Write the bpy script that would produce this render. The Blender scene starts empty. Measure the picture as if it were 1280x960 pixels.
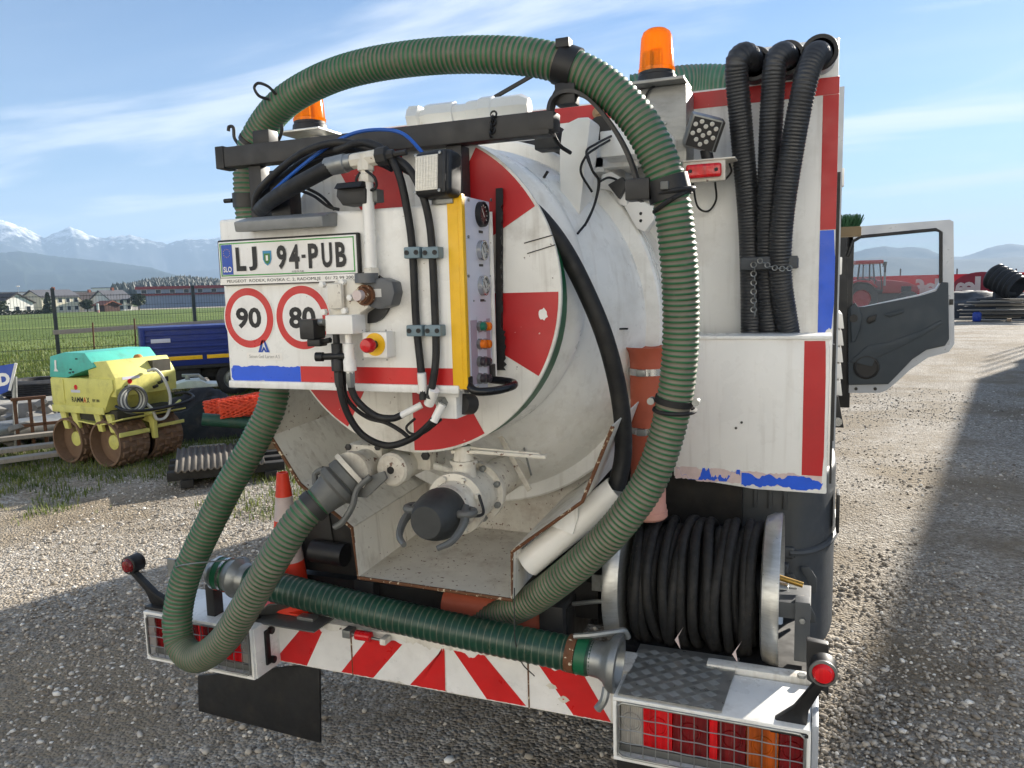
import bpy, bmesh, math, random
import numpy as np
from mathutils import Vector, Matrix, noise
random.seed(7); RNG = np.random.default_rng(11)
R_ = math.radians
scn = bpy.context.scene
COL = scn.collection

# ------------------------------------------------------------------ camera
CAM_H, YAW, PIT, ROL, FPX = 1.88, R_(21.6), R_(7.1), R_(1.5), 961.0
_F = Vector((-math.sin(YAW)*math.cos(PIT), math.cos(YAW)*math.cos(PIT), -math.sin(PIT)))
_R0 = Vector((math.cos(YAW), math.sin(YAW), 0)); _U0 = _R0.cross(_F)
_R = _R0*math.cos(ROL) - _U0*math.sin(ROL); _U = _R0*math.sin(ROL) + _U0*math.cos(ROL)
_C = Vector((0, 0, CAM_H))
cam = bpy.data.cameras.new('camera'); camo = bpy.data.objects.new('camera', cam); COL.objects.link(camo)
cam.sensor_width = 36; cam.lens = FPX/1280*36; cam.clip_start = .05; cam.clip_end = 60000
camo.matrix_world = Matrix(((_R.x, _U.x, -_F.x, 0), (_R.y, _U.y, -_F.y, 0), (_R.z, _U.z, -_F.z, CAM_H), (0, 0, 0, 1)))
scn.camera = camo

# ------------------------------------------------------------------ light
SUN_AZ, SUN_EL = R_(24), R_(21)          # azimuth measured from +Y towards +X
w = bpy.data.worlds.new('World'); scn.world = w; w.use_nodes = True
nt = w.node_tree; nt.nodes.clear()
def nd(t, **k):
    n = nt.nodes.new(t)
    for a, b in k.items(): setattr(n, a, b)
    return n
sky = nd('ShaderNodeTexSky'); sky.sky_type = 'NISHITA'; sky.sun_disc = False
sky.sun_elevation = SUN_EL; sky.sun_rotation = SUN_AZ; sky.air_density = 1.0; sky.dust_density = 0.15; sky.ozone_density = 6.0
tc = nd('ShaderNodeTexCoord'); sp = nd('ShaderNodeSeparateXYZ'); nt.links.new(tc.outputs['Generated'], sp.inputs[0])
def wm(op, a, b=None, c=None):
    n = nd('ShaderNodeMath', operation=op)
    for i, v in enumerate((a, b, c)):
        if v is None: continue
        if isinstance(v, (int, float)): n.inputs[i].default_value = v
        else: nt.links.new(v, n.inputs[i])
    return n.outputs[0]
zz = wm('ADD', wm('MAXIMUM', sp.outputs[2], 0.0), 0.09)
cx = wm('DIVIDE', sp.outputs[0], zz); cy = wm('DIVIDE', sp.outputs[1], zz)
cb = nd('ShaderNodeCombineXYZ'); nt.links.new(cx, cb.inputs[0]); nt.links.new(cy, cb.inputs[1])
def cloud(sc, rot, lo, hi, det, dist, off):
    m = nd('ShaderNodeMapping'); m.inputs['Rotation'].default_value = (0, 0, rot); m.inputs['Scale'].default_value = sc; m.inputs['Location'].default_value = off
    nt.links.new(cb.outputs[0], m.inputs[0])
    n = nd('ShaderNodeTexNoise'); n.inputs['Scale'].default_value = 1.0; n.inputs['Detail'].default_value = det; n.inputs['Roughness'].default_value = .58; n.inputs['Distortion'].default_value = dist
    nt.links.new(m.outputs[0], n.inputs['Vector'])
    r = nd('ShaderNodeMapRange'); r.interpolation_type = 'SMOOTHSTEP'
    r.inputs['From Min'].default_value = lo; r.inputs['From Max'].default_value = hi
    nt.links.new(n.outputs['Fac'], r.inputs['Value']); return r.outputs[0]
c1 = cloud((.42, 1.15, 1), -.38, .47, .70, 8, .7, (3.1, 1.7, 0))
c2 = cloud((.16, .55, 1), -.30, .42, .78, 4, .3, (9.4, 5.2, 0))
cm = wm('MINIMUM', wm('ADD', wm('MULTIPLY', c1, .7), wm('MULTIPLY', c2, .30)), .75)
mx = nd('ShaderNodeMix', data_type='RGBA'); nt.links.new(cm, mx.inputs['Factor'])
# thin high cloud: scatters the sky's own light a little brighter and whiter
CLOUD = (8.6, 8.8, 9.2, 1)
nt.links.new(sky.outputs[0], mx.inputs['A']); mx.inputs['B'].default_value = CLOUD
bg = nd('ShaderNodeBackground'); bg.inputs['Strength'].default_value = .047
nt.links.new(mx.outputs['Result'], bg.inputs['Color'])
wo = nd('ShaderNodeOutputWorld'); nt.links.new(bg.outputs[0], wo.inputs['Surface'])
sl = bpy.data.lights.new('sun', 'SUN'); sl.energy = 5.0; sl.angle = R_(.9); sl.color = (1, .93, .82)
so = bpy.data.objects.new('sun', sl); COL.objects.link(so); so.location = (20, 40, 40)
so.rotation_euler = Vector((-math.sin(SUN_AZ)*math.cos(SUN_EL), -math.cos(SUN_AZ)*math.cos(SUN_EL), -math.sin(SUN_EL))).to_track_quat('-Z', 'Y').to_euler()
vs = scn.view_settings; vs.view_transform = 'Standard'; vs.look = 'None'; vs.exposure = 1.64; vs.gamma = 1; vs.use_curve_mapping = False

# ------------------------------------------------------------------ helpers
def at(px, py, Y=None, X=None, Z=None, D=None):
    """surveyed point: where the sight line of the photograph meets a plane of the place"""
    d = _F + _R*((px-640)/FPX) - _U*((py-480)/FPX)
    t = (Y/d.y) if Y is not None else (X/d.x) if X is not None else ((Z-CAM_H)/d.z) if Z is not None else D
    return _C + d*t
def V(*a): return Vector(a)
def lin(c): return tuple(((x/255)/12.92 if x/255 <= .04045 else ((x/255+.055)/1.055)**2.4) for x in c)

def catmull(pts, n=8):
    pts = [Vector(p) for p in pts]
    if len(pts) < 3: return pts
    out = []; P = [pts[0]*2-pts[1]] + pts + [pts[-1]*2-pts[-2]]
    for i in range(1, len(P)-2):
        p0, p1, p2, p3 = P[i-1:i+3]
        for k in range(n):
            t = k/n; out.append(.5*((2*p1)+(p2-p0)*t+(2*p0-5*p1+4*p2-p3)*t*t+(3*p1-p0-3*p2+p3)*t**3))
    out.append(pts[-1]); return out
def resample(pts, step):
    out = [pts[0].copy()]; acc = 0; last = pts[0]; need = step
    for p in pts[1:]:
        seg = (p-last).length
        while acc+seg >= need:
            t = (need-acc)/seg; q = last.lerp(p, t); out.append(q); last = q; seg = (p-last).length; acc = need; need += step
        acc += seg; last = p
    return out
def basis(d):
    d = d.normalized(); a = V(0, 0, 1) if abs(d.z) < .9 else V(0, 1, 0)
    u = d.cross(a).normalized(); return u, d.cross(u).normalized()
def frames(pts):
    T = []
    for i in range(len(pts)):
        a = pts[max(i-1, 0)]; b = pts[min(i+1, len(pts)-1)]; T.append((b-a).normalized())
    u, v = basis(T[0]); out = [(u, v)]
    for i in range(1, len(pts)):
        ax = T[i-1].cross(T[i])
        if ax.length > 1e-7:
            M = Matrix.Rotation(T[i-1].angle(T[i]), 3, ax); u = M @ u
        u = (u - T[i]*u.dot(T[i])).normalized(); v = T[i].cross(u); out.append((u, v))
    return out

class MB:
    def __init__(s): s.v = []; s.f = []; s.s = None
    def add(s, v, f):
        o = len(s.v); s.v += [Vector(x) for x in v]; s.f += [tuple(i+o for i in q) for q in f]; return s
    def box(s, x0, x1, y0, y1, z0, z1):
        return s.add([(x0,y0,z0),(x1,y0,z0),(x1,y1,z0),(x0,y1,z0),(x0,y0,z1),(x1,y0,z1),(x1,y1,z1),(x0,y1,z1)],
                     [(0,3,2,1),(4,5,6,7),(0,1,5,4),(1,2,6,5),(2,3,7,6),(3,0,4,7)])
    def obox(s, c, sz, M=None):
        c = Vector(c); M = M or Matrix.Identity(3); h = Vector(sz)/2
        vs = [c + M @ Vector((h.x*a, h.y*b, h.z*d)) for d in (-1,1) for a, b in ((-1,-1),(1,-1),(1,1),(-1,1))]
        return s.add(vs, [(0,3,2,1),(4,5,6,7),(0,1,5,4),(1,2,6,5),(2,3,7,6),(3,0,4,7)])
    def bar(s, p0, p1, w, h, up=(0,0,1)):
        p0 = Vector(p0); p1 = Vector(p1); d = (p1-p0).normalized(); u = Vector(up); u = (u-d*u.dot(d)).normalized(); r = d.cross(u)
        M = Matrix((d, r, u)).transposed(); return s.obox((p0+p1)/2, ((p1-p0).length, w, h), M)
    def lathe(s, o, ax, prof, n=24, cap=True):
        o = Vector(o); ax = Vector(ax).normalized(); u, v = basis(ax); b = len(s.v)
        for (d, r) in prof:
            for k in range(n):
                a = 2*math.pi*k/n; s.v.append(o+ax*d+(u*math.cos(a)+v*math.sin(a))*r)
        for i in range(len(prof)-1):
            for k in range(n):
                k2 = (k+1) % n; s.f.append((b+i*n+k, b+i*n+k2, b+(i+1)*n+k2, b+(i+1)*n+k))
        if cap:
            if prof[0][1] > 1e-5: s.f.append(tuple(b+k for k in reversed(range(n))))
            if prof[-1][1] > 1e-5: s.f.append(tuple(b+(len(prof)-1)*n+k for k in range(n)))
        return s
    def cyl(s, p0, p1, r, r2=None, n=16):
        p0 = Vector(p0); p1 = Vector(p1); L = (p1-p0).length
        return s.lathe(p0, p1-p0, [(0, r), (L, r if r2 is None else r2)], n)
    def tube(s, pts, r, n=8, cap=True):
        pts = [Vector(p) for p in pts]; fr = frames(pts); b = len(s.v); rr = r if callable(r) else (lambda i: r)
        for i, (p, (u, v)) in enumerate(zip(pts, fr)):
            for k in range(n):
                a = 2*math.pi*k/n; s.v.append(p+(u*math.cos(a)+v*math.sin(a))*rr(i))
        for i in range(len(pts)-1):
            for k in range(n):
                k2 = (k+1) % n; s.f.append((b+i*n+k, b+i*n+k2, b+(i+1)*n+k2, b+(i+1)*n+k))
        if cap:
            s.f.append(tuple(b+k for k in reversed(range(n)))); m = b+(len(pts)-1)*n; s.f.append(tuple(m+k for k in range(n)))
        return s
    def prism(s, poly, ext):
        poly = [Vector(p) for p in poly]; e = Vector(ext); n = len(poly); nrm = V(0,0,0)
        for i in range(n): nrm += poly[i].cross(poly[(i+1) % n])
        if nrm.dot(e) > 0: poly.reverse()
        b = len(s.v); s.v += poly + [p+e for p in poly]
        s.f.append(tuple(b+i for i in range(n))); s.f.append(tuple(b+n+i for i in reversed(range(n))))
        for i in range(n):
            j = (i+1) % n; s.f.append((b+i, b+n+i, b+n+j, b+j))
        return s
    def ball(s, c, r, n=12, sc=(1,1,1)):
        c = Vector(c); b = len(s.v); m = n//2
        for i in range(m+1):
            t = math.pi*i/m
            for k in range(n):
                a = 2*math.pi*k/n; s.v.append(c+V(math.sin(t)*math.cos(a)*sc[0], math.sin(t)*math.sin(a)*sc[1], math.cos(t)*sc[2])*r)
        for i in range(m):
            for k in range(n):
                k2 = (k+1) % n; s.f.append((b+i*n+k, b+(i+1)*n+k, b+(i+1)*n+k2, b+i*n+k2))
        return s
    def torus(s, c, ax, R, r, n=24, m=8, arc=None):
        u, v = basis(Vector(ax)); c = Vector(c)
        a0, a1 = arc or (0, 2*math.pi)
        pts = [c+(u*math.cos(a0+(a1-a0)*i/n)+v*math.sin(a0+(a1-a0)*i/n))*R for i in range(n+1)]
        return s.tube(pts, r, m, cap=bool(arc))

OFF = {}
def obj(name, mb, mat, parent=None, bevel=0, local=False, smooth=True, ang=38, seg=2):
    off = V(0,0,0) if (local or parent is None) else OFF.get(parent.name, V(0,0,0))
    me = bpy.data.meshes.new(name)
    me.from_pydata([v-off for v in mb.v], [], mb.f)
    if bevel:
        bm = bmesh.new(); bm.from_mesh(me)
        bmesh.ops.remove_doubles(bm, verts=bm.verts, dist=1e-6)
        ed = [e for e in bm.edges if len(e.link_faces) == 2 and e.calc_face_angle(0) > R_(28)]
        bmesh.ops.bevel(bm, geom=ed, offset=bevel, segments=seg, affect='EDGES', profile=.6, clamp_overlap=True)
        bm.to_mesh(me); bm.free()
    if smooth:
        me.polygons.foreach_set('use_smooth', [True]*len(me.polygons)); me.set_sharp_from_angle(angle=R_(ang))
    me.materials.append(mat)
    o = bpy.data.objects.new(name, me); COL.objects.link(o)
    if parent is not None: o.parent = parent; OFF[o.name] = OFF.get(parent.name, V(0,0,0))
    return o
def tag(o, label, cat, group=None, kind=None):
    o['label'] = label; o['category'] = cat
    if group: o['group'] = group
    if kind: o['kind'] = kind
    return o
def thing(name, label, cat, loc=(0,0,0), rz=0, group=None):
    o = bpy.data.objects.new(name, None); COL.objects.link(o); o.location = loc; o.rotation_euler = (0, 0, rz)
    o.empty_display_size = .1; OFF[o.name] = Vector(loc); return tag(o, label, cat, group)
def lab(o, s): o['label'] = s; return o
def dup(root, parent=None):
    c = root.copy(); COL.objects.link(c); c.parent = parent
    for ch in root.children: dup(ch, c)
    return c

# ------------------------------------------------------------------ materials
def mat(name, rgb, rough=.5, metal=0, dirt=0, dcol=(60,48,36), dscale=6, var=.06, bump=0, bscale=80, spots=0, scol=(70,42,24), sscale=60, spec=.5, stretch=(1,1,1), coat=0, trans=0, rv=.12, streak=0):
    m = bpy.data.materials.new(name); m.use_nodes = True; t = m.node_tree; b = t.nodes['Principled BSDF']
    N = t.nodes.new; L = t.links.new
    co = N('ShaderNodeTexCoord'); mp = N('ShaderNodeMapping'); mp.inputs['Scale'].default_value = stretch; L(co.outputs['Object'], mp.inputs[0])
    def ns(sc, det=6, rg=.6):
        n = N('ShaderNodeTexNoise'); n.inputs['Scale'].default_value = sc; n.inputs['Detail'].default_value = det; n.inputs['Roughness'].default_value = rg; L(mp.outputs[0], n.inputs['Vector']); return n.outputs['Fac']
    def mr(v, a, c, d=0, e=1):
        n = N('ShaderNodeMapRange'); n.inputs['From Min'].default_value = a; n.inputs['From Max'].default_value = c; n.inputs['To Min'].default_value = d; n.inputs['To Max'].default_value = e; L(v, n.inputs['Value']); return n.outputs[0]
    def mixc(f, a, c):
        n = N('ShaderNodeMix'); n.data_type = 'RGBA'
        for k, val in (('Factor', f), ('A', a), ('B', c)):
            if isinstance(val, tuple): n.inputs[k].default_value = val
            elif isinstance(val, (int, float)): n.inputs[k].default_value = val
            else: L(val, n.inputs[k])
        return n.outputs['Result']
    base = lin(rgb)
    c0 = tuple(max(0, x*(1-var*2)) for x in base)+(1,); c1 = tuple(min(1, x*(1+var)) for x in base)+(1,)
    nz = ns(dscale*.7)
    col = mixc(mr(nz, .3, .7), c0, c1)
    if dirt:
        d = mr(ns(dscale, 8, .68), .50, .78, 0, dirt); col = mixc(d, col, lin(dcol)+(1,))
    if streak:
        m2 = N('ShaderNodeMapping'); m2.inputs['Scale'].default_value = (16, 16, 1.1); L(co.outputs['Object'], m2.inputs[0]); n2 = N('ShaderNodeTexNoise'); n2.inputs['Scale'].default_value = 2.2; n2.inputs['Detail'].default_value = 5; L(m2.outputs[0], n2.inputs['Vector'])
        col = mixc(mr(n2.outputs['Fac'], .54, .80, 0, streak), col, lin((128,112,88))+(1,))
    if spots:
        d = mr(ns(sscale, 3, .6), .74-.16*spots, .78-.16*spots, 0, .9); col = mixc(d, col, lin(scol)+(1,))
    L(col, b.inputs['Base Color'])
    L(mr(ns(dscale*1.7), .3, .7, max(0, rough-rv), min(1, rough+rv)), b.inputs['Roughness'])
    b.inputs['Metallic'].default_value = metal; b.inputs['Specular IOR Level'].default_value = spec
    if coat: b.inputs['Coat Weight'].default_value = coat; b.inputs['Coat Roughness'].default_value = .08
    if trans: b.inputs['Transmission Weight'].default_value = trans
    if bump:
        bp = N('ShaderNodeBump'); bp.inputs['Strength'].default_value = bump; bp.inputs['Distance'].default_value = .004
        L(ns(bscale, 4), bp.inputs['Height']); L(bp.outputs[0], b.inputs['Normal'])
    return m
MT = {}
def defmat(k, *a, **kw): MT[k] = mat(k, *a, **kw)
defmat('white', (238,237,232), .32, dirt=.40, dcol=(158,148,130), dscale=4, var=.03, spots=.02, scol=(120,96,70), streak=.26)
defmat('white_dirty', (230,227,218), .45, dirt=.6, dcol=(122,104,80), dscale=5, var=.04, spots=.30, scol=(88,50,28), sscale=45, streak=.5)
defmat('white_clean', (238,235,228), .35, dirt=.12, dcol=(160,150,130), var=.02)
defmat('white_rust', (222,216,202), .5, dirt=.5, dcol=(112,82,56), dscale=9, spots=.62, scol=(92,50,26), sscale=38, streak=.4)
defmat('rust_edge', (104,66,40), .8, dirt=.6, dcol=(58,38,26), dscale=40, spots=.85, scol=(212,198,170), sscale=55)
defmat('grey_tray', (208,203,192), .5, dirt=.55, dcol=(120,88,58), dscale=11, spots=.66, scol=(92,54,30), sscale=62)
defmat('red', (190,30,34), .42, dirt=.2, dcol=(90,20,20), dscale=5, spots=.06, scol=(230,220,210))
defmat('red_sticker', (206,34,34), .36, dirt=.15, dcol=(120,20,20), dscale=12, bump=.06, bscale=300, spots=.05, scol=(236,228,220), sscale=30)
defmat('blue_sticker', (16,90,222), .36, dirt=.18, dcol=(8,40,130), dscale=12, bump=.08, bscale=300)
defmat('white_sticker', (234,232,228), .34, dirt=.2, dcol=(165,158,146), dscale=10, spots=.12, scol=(120,100,84), sscale=60)
defmat('pink_residue', (218,196,190), .6, dirt=.3, dcol=(180,160,150), dscale=40)
defmat('black', (26,26,27), .5, var=.2, dirt=.25, dcol=(62,58,52), dscale=8)
defmat('reel_rubber', (17,17,17), .7, var=.3, dirt=.5, dcol=(58,52,44), dscale=30, spots=.25, scol=(96,86,70), sscale=90)
defmat('black_gloss', (16,16,18), .3, var=.2)
defmat('rubber', (24,24,25), .62, var=.25, dirt=.35, dcol=(74,68,58), dscale=14)
defmat('dark_steel', (58,57,56), .55, metal=.3, dirt=.3, dcol=(36,33,30), dscale=10)
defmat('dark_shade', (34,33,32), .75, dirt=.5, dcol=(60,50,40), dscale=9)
defmat('galv', (150,152,150), .42, metal=.75, dirt=.4, dcol=(96,94,88), dscale=18, bump=.08, bscale=60)
defmat('cast_grey', (100,101,98), .5, metal=.12, dirt=.35, dcol=(64,62,58), dscale=16, bump=.15, bscale=90)
defmat('cap_dark', (54,56,56), .55, dirt=.3, dcol=(86,84,78), dscale=16, bump=.1, bscale=90)
defmat('alu', (188,188,184), .38, metal=.8, dirt=.35, dcol=(122,116,106), dscale=20, stretch=(1,1,6))
defmat('alu_dark', (150,150,147), .45, metal=.7, dirt=.5, dcol=(104,100,92), dscale=14, stretch=(1,1,3))
defmat('steel_bright', (196,196,194), .25, metal=.9, var=.05)
defmat('yellow_tape', (240,186,16), .45, dirt=.25, dcol=(170,120,20), dscale=14, var=.06)
defmat('red_plastic', (206,22,30), .3, var=.05)
defmat('amber', (240,128,10), .18, var=.05, trans=.55, spec=.5)
defmat('red_lens', (226,16,26), .2, var=.2, coat=.5, bump=.35, bscale=30, stretch=(14,1,1))
defmat('dark_red_lens', (128,12,18), .2, var=.3, coat=.5, bump=.35, bscale=30, stretch=(14,1,1))
defmat('amber_lens', (196,92,16), .2, var=.3, coat=.5, bump=.35, bscale=30, stretch=(14,1,1))
defmat('clear_lens', (176,172,164), .16, var=.15, coat=.5, dirt=.3, dcol=(110,104,96), dscale=30, stretch=(20,1,1))
defmat('lamp_glass', (214,210,198), .14, var=.1, coat=.5, dirt=.25, dcol=(120,116,104), dscale=60, stretch=(1,1,8))
defmat('terracotta', (186,92,66), .55, dirt=.25, dcol=(120,62,44), dscale=10)
defmat('terracotta_pale', (204,150,134), .6, dirt=.3, dcol=(150,104,90), dscale=10)
defmat('grey_blue', (112,132,140), .5, var=.06)
defmat('grey_dark_paint', (92,94,96), .45, var=.06)
defmat('duct_tape', (128,130,130), .38, var=.06, dirt=.3, dcol=(90,92,92), dscale=30)
defmat('blue_cable', (22,88,178), .45)
defmat('green_paint', (18,92,58), .45)
defmat('brass', (178,142,72), .35, metal=.8)
defmat('plastic_grey', (66,70,74), .55, var=.06, dirt=.3, dcol=(92,88,82), dscale=10, bump=.1, bscale=200)
defmat('door_grey', (58,66,72), .6, var=.05, bump=.12, bscale=260)
defmat('silver_paint', (176,180,186), .35, metal=.25, var=.03)
defmat('cone_red', (236,62,34), .5, dirt=.2, dcol=(150,50,34), dscale=12)
defmat('cone_white', (214,196,190), .55, dirt=.6, dcol=(170,120,106), dscale=10)
defmat('ink', (22,22,24), .5, var=.1)
defmat('ink_grey', (150,148,144), .6)
defmat('plate_green', (48,152,52), .45)
defmat('plate_blue', (18,72,170), .4)
defmat('crest_blue', (60,140,180), .5); defmat('crest_green', (60,120,60), .5)
defmat('gauge_face', (206,204,198), .4); defmat('gauge_dark', (58,26,28), .3, dirt=.5, dcol=(110,80,74), dscale=60)
defmat('gauge_panel', (206,206,216), .4, var=.03); defmat('label_strip', (168,150,160), .5)
defmat('btn_orange', (232,118,20), .3); defmat('btn_green', (20,110,86), .3); defmat('btn_dark', (56,50,56), .3)
defmat('wood', (168,138,104), .75, dirt=.5, dcol=(96,76,56), dscale=12, stretch=(1,8,1))
defmat('wood_grey', (150,142,130), .8, dirt=.5, dcol=(96,88,80), dscale=12, stretch=(8,1,1))
defmat('wood_orange', (186,126,66), .75, dirt=.4, dcol=(120,76,40), dscale=14)
defmat('straw', (120,104,78), .8); defmat('brush_green', (40,84,52), .7)
defmat('tyre', (32,32,33), .75, var=.2, dirt=.5, dcol=(86,80,70), dscale=9)

def glassmat(name, tint, alpha):
    m = bpy.data.materials.new(name); m.use_nodes = True; t = m.node_tree; t.nodes.clear()
    o = t.nodes.new('ShaderNodeOutputMaterial'); mx = t.nodes.new('ShaderNodeMixShader'); tr = t.nodes.new('ShaderNodeBsdfTransparent'); gl = t.nodes.new('ShaderNodeBsdfPrincipled')
    tr.inputs[0].default_value = (*tint, 1); gl.inputs['Base Color'].default_value = (.5, .52, .54, 1); gl.inputs['Roughness'].default_value = .06
    mx.inputs[0].default_value = alpha; t.links.new(tr.outputs[0], mx.inputs[1]); t.links.new(gl.outputs[0], mx.inputs[2]); t.links.new(mx.outputs[0], o.inputs[0]); return m
MT['glass'] = glassmat('glass', (.93, .95, .96), .10)
MT['beacon_amber'] = None
def beaconmat():
    m = bpy.data.materials.new('beacon_amber'); m.use_nodes = True; t = m.node_tree; b = t.nodes['Principled BSDF']; o = t.nodes['Material Output']
    b.inputs['Base Color'].default_value = (*lin((250,156,16)), 1); b.inputs['Roughness'].default_value = .15; b.inputs['Coat Weight'].default_value = .6
    tl = t.nodes.new('ShaderNodeBsdfTranslucent'); tl.inputs[0].default_value = (*lin((255,150,14)), 1)
    tr = t.nodes.new('ShaderNodeBsdfTransparent'); tr.inputs[0].default_value = (1.0, .5, .05, 1)
    m1 = t.nodes.new('ShaderNodeMixShader'); m1.inputs[0].default_value = .5; m2 = t.nodes.new('ShaderNodeMixShader'); m2.inputs[0].default_value = .5
    t.links.new(b.outputs[0], m1.inputs[1]); t.links.new(tl.outputs[0], m1.inputs[2]); t.links.new(m1.outputs[0], m2.inputs[1]); t.links.new(tr.outputs[0], m2.inputs[2]); t.links.new(m2.outputs[0], o.inputs[0]); return m
MT['beacon_amber'] = beaconmat()

def hosemat(name, rib, web, pitch, frac=.42, rough=.5, dirtc=(110,100,84), dirt=.5, bandcut=.5):
    m = bpy.data.materials.new(name); m.use_nodes = True; t = m.node_tree; b = t.nodes['Principled BSDF']; N = t.nodes.new; L = t.links.new
    at_ = N('ShaderNodeAttribute'); at_.attribute_name = 'run'
    d = N('ShaderNodeMath'); d.operation = 'MULTIPLY'; d.inputs[1].default_value = 1/pitch; L(at_.outputs['Fac'], d.inputs[0])
    fr = N('ShaderNodeMath'); fr.operation = 'FRACT'; L(d.outputs[0], fr.inputs[0])
    r = N('ShaderNodeValToRGB'); e = r.color_ramp.elements; e[0].position = .0; e[0].color = (1,1,1,1); e[1].position = frac; e[1].color = (1,1,1,1)
    k = e.new(frac+.08); k.color = (0,0,0,1); k = e.new(.94); k.color = (0,0,0,1); k = e.new(.999); k.color = (1,1,1,1)
    L(fr.outputs[0], r.inputs[0])
    co = N('ShaderNodeTexCoord')
    def ns(sc, det=6):
        n = N('ShaderNodeTexNoise'); n.inputs['Scale'].default_value = sc; n.inputs['Detail'].default_value = det; L(co.outputs['Object'], n.inputs['Vector']); return n.outputs['Fac']
    def mr(v, a, c, dd=0, ee=1):
        n = N('ShaderNodeMapRange'); n.inputs['From Min'].default_value = a; n.inputs['From Max'].default_value = c; n.inputs['To Min'].default_value = dd; n.inputs['To Max'].default_value = ee; L(v, n.inputs['Value']); return n.outputs[0]
    def mixc(f, a, c):
        n = N('ShaderNodeMix'); n.data_type = 'RGBA'
        for kk, val in (('Factor', f), ('A', a), ('B', c)):
            if isinstance(val, tuple): n.inputs[kk].default_value = val
            else: L(val, n.inputs[kk])
        return n.outputs['Result']
    gx = lin(rib); c = mixc(mr(ns(9), .3, .7), tuple(x*.75 for x in gx)+(1,), tuple(min(1, x*1.15) for x in gx)+(1,))
    wb = mixc(mr(ns(14), .3, .75), lin(web)+(1,), lin(dirtc)+(1,))
    # webs are duller where dust has settled in patches
    col = mixc(r.outputs[0], wb, c)
    col = mixc(mr(ns(30, 8), .56, .8, 0, dirt), col, lin(dirtc)+(1,))
    L(col, b.inputs['Base Color']); L(mr(ns(12), .3, .7, rough-.12, rough+.15), b.inputs['Roughness'])
    return m
MT['hose_green'] = hosemat('hose_green', (32,96,58), (100,96,82), .0165, .34, dirtc=(122,114,98))
MT['hose_dark_green'] = hosemat('hose_dark_green', (24,64,48), (74,98,80), .0245, .80, dirt=.3, rough=.38)
MT['hose_black'] = hosemat('hose_black', (44,46,50), (22,23,26), .0125, .45, dirt=.22, dirtc=(66,67,68), rough=.40)
MT['hose_far_green'] = hosemat('hose_far_green', (60,112,88), (90,118,104), .02, .5, dirt=.3)

def hose_mesh(pts, r, pitch, amp, n=20, shape='rib', cap=False, rfun=None):
    p = resample(catmull(pts, 14), pitch/4); mb = MB(); fr = frames(p); run = []
    for i, (q, (u, v)) in enumerate(zip(p, fr)):
        ph = i % 4
        rr = r + (amp if ph in ((0, 1) if shape == 'rib' else (0,)) else (-amp if ph == 2+(shape != 'rib') else 0))
        if rfun: rr *= rfun(i/len(p))
        for k in range(n):
            a = 2*math.pi*k/n; mb.v.append(q+(u*math.cos(a)+v*math.sin(a))*rr); run.append(i*pitch/4)
    for i in range(len(p)-1):
        for k in range(n):
            k2 = (k+1) % n; mb.f.append((i*n+k, i*n+k2, (i+1)*n+k2, (i+1)*n+k))
    if cap:
        mb.f.append(tuple(reversed(range(n)))); m = (len(p)-1)*n; mb.f.append(tuple(m+k for k in range(n)))
    return mb, run, p
def hose(name, pts, r, pitch, amp, material, parent=None, n=20, shape='rib', cap=False):
    mb, run, p = hose_mesh(pts, r, pitch, amp, n, shape, cap)
    o = obj(name, mb, material, parent, ang=180)
    a = o.data.attributes.new('run', 'FLOAT', 'POINT'); a.data.foreach_set('value', run); return o, p

FONT = None
def text(name, s, c, h, material, parent, rot=None, width=None, bold=0, ext=.0006, align='C', local=False):
    cu = bpy.data.curves.new(name, 'FONT'); cu.body = s; cu.size = 1; cu.offset = bold; cu.extrude = 0; cu.resolution_u = 3
    o = bpy.data.objects.new(name, cu); COL.objects.link(o); bpy.context.view_layer.update()
    me = bpy.data.meshes.new_from_object(o.evaluated_get(bpy.context.evaluated_depsgraph_get())); bpy.data.objects.remove(o); bpy.data.curves.remove(cu)
    co = [v.co.copy() for v in me.vertices]; fs = [tuple(p.vertices) for p in me.polygons]; bpy.data.meshes.remove(me)
    x0 = min(v.x for v in co); x1 = max(v.x for v in co); y0 = min(v.y for v in co); y1 = max(v.y for v in co)
    k = h/(y1-y0); kx = (width/(x1-x0)) if width else k
    rot = rot or Matrix.Rotation(math.pi/2, 3, 'X'); mb = MB(); cxx = (x0+x1)/2 if align == 'C' else x0
    mb.add([Vector(c)+rot @ V((v.x-cxx)*kx, (v.y-(y0+y1)/2)*k, 0) for v in co], fs)
    return obj(name, mb, material, parent, smooth=False, local=local)
def fan(poly):  # flat polygon as ngon
    return [tuple(range(len(poly)))]
def plate(mb, poly, n, t):
    """flat sheet: polygon of points, extruded by t along n"""
    return mb.prism(poly, Vector(n)*t)
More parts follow.
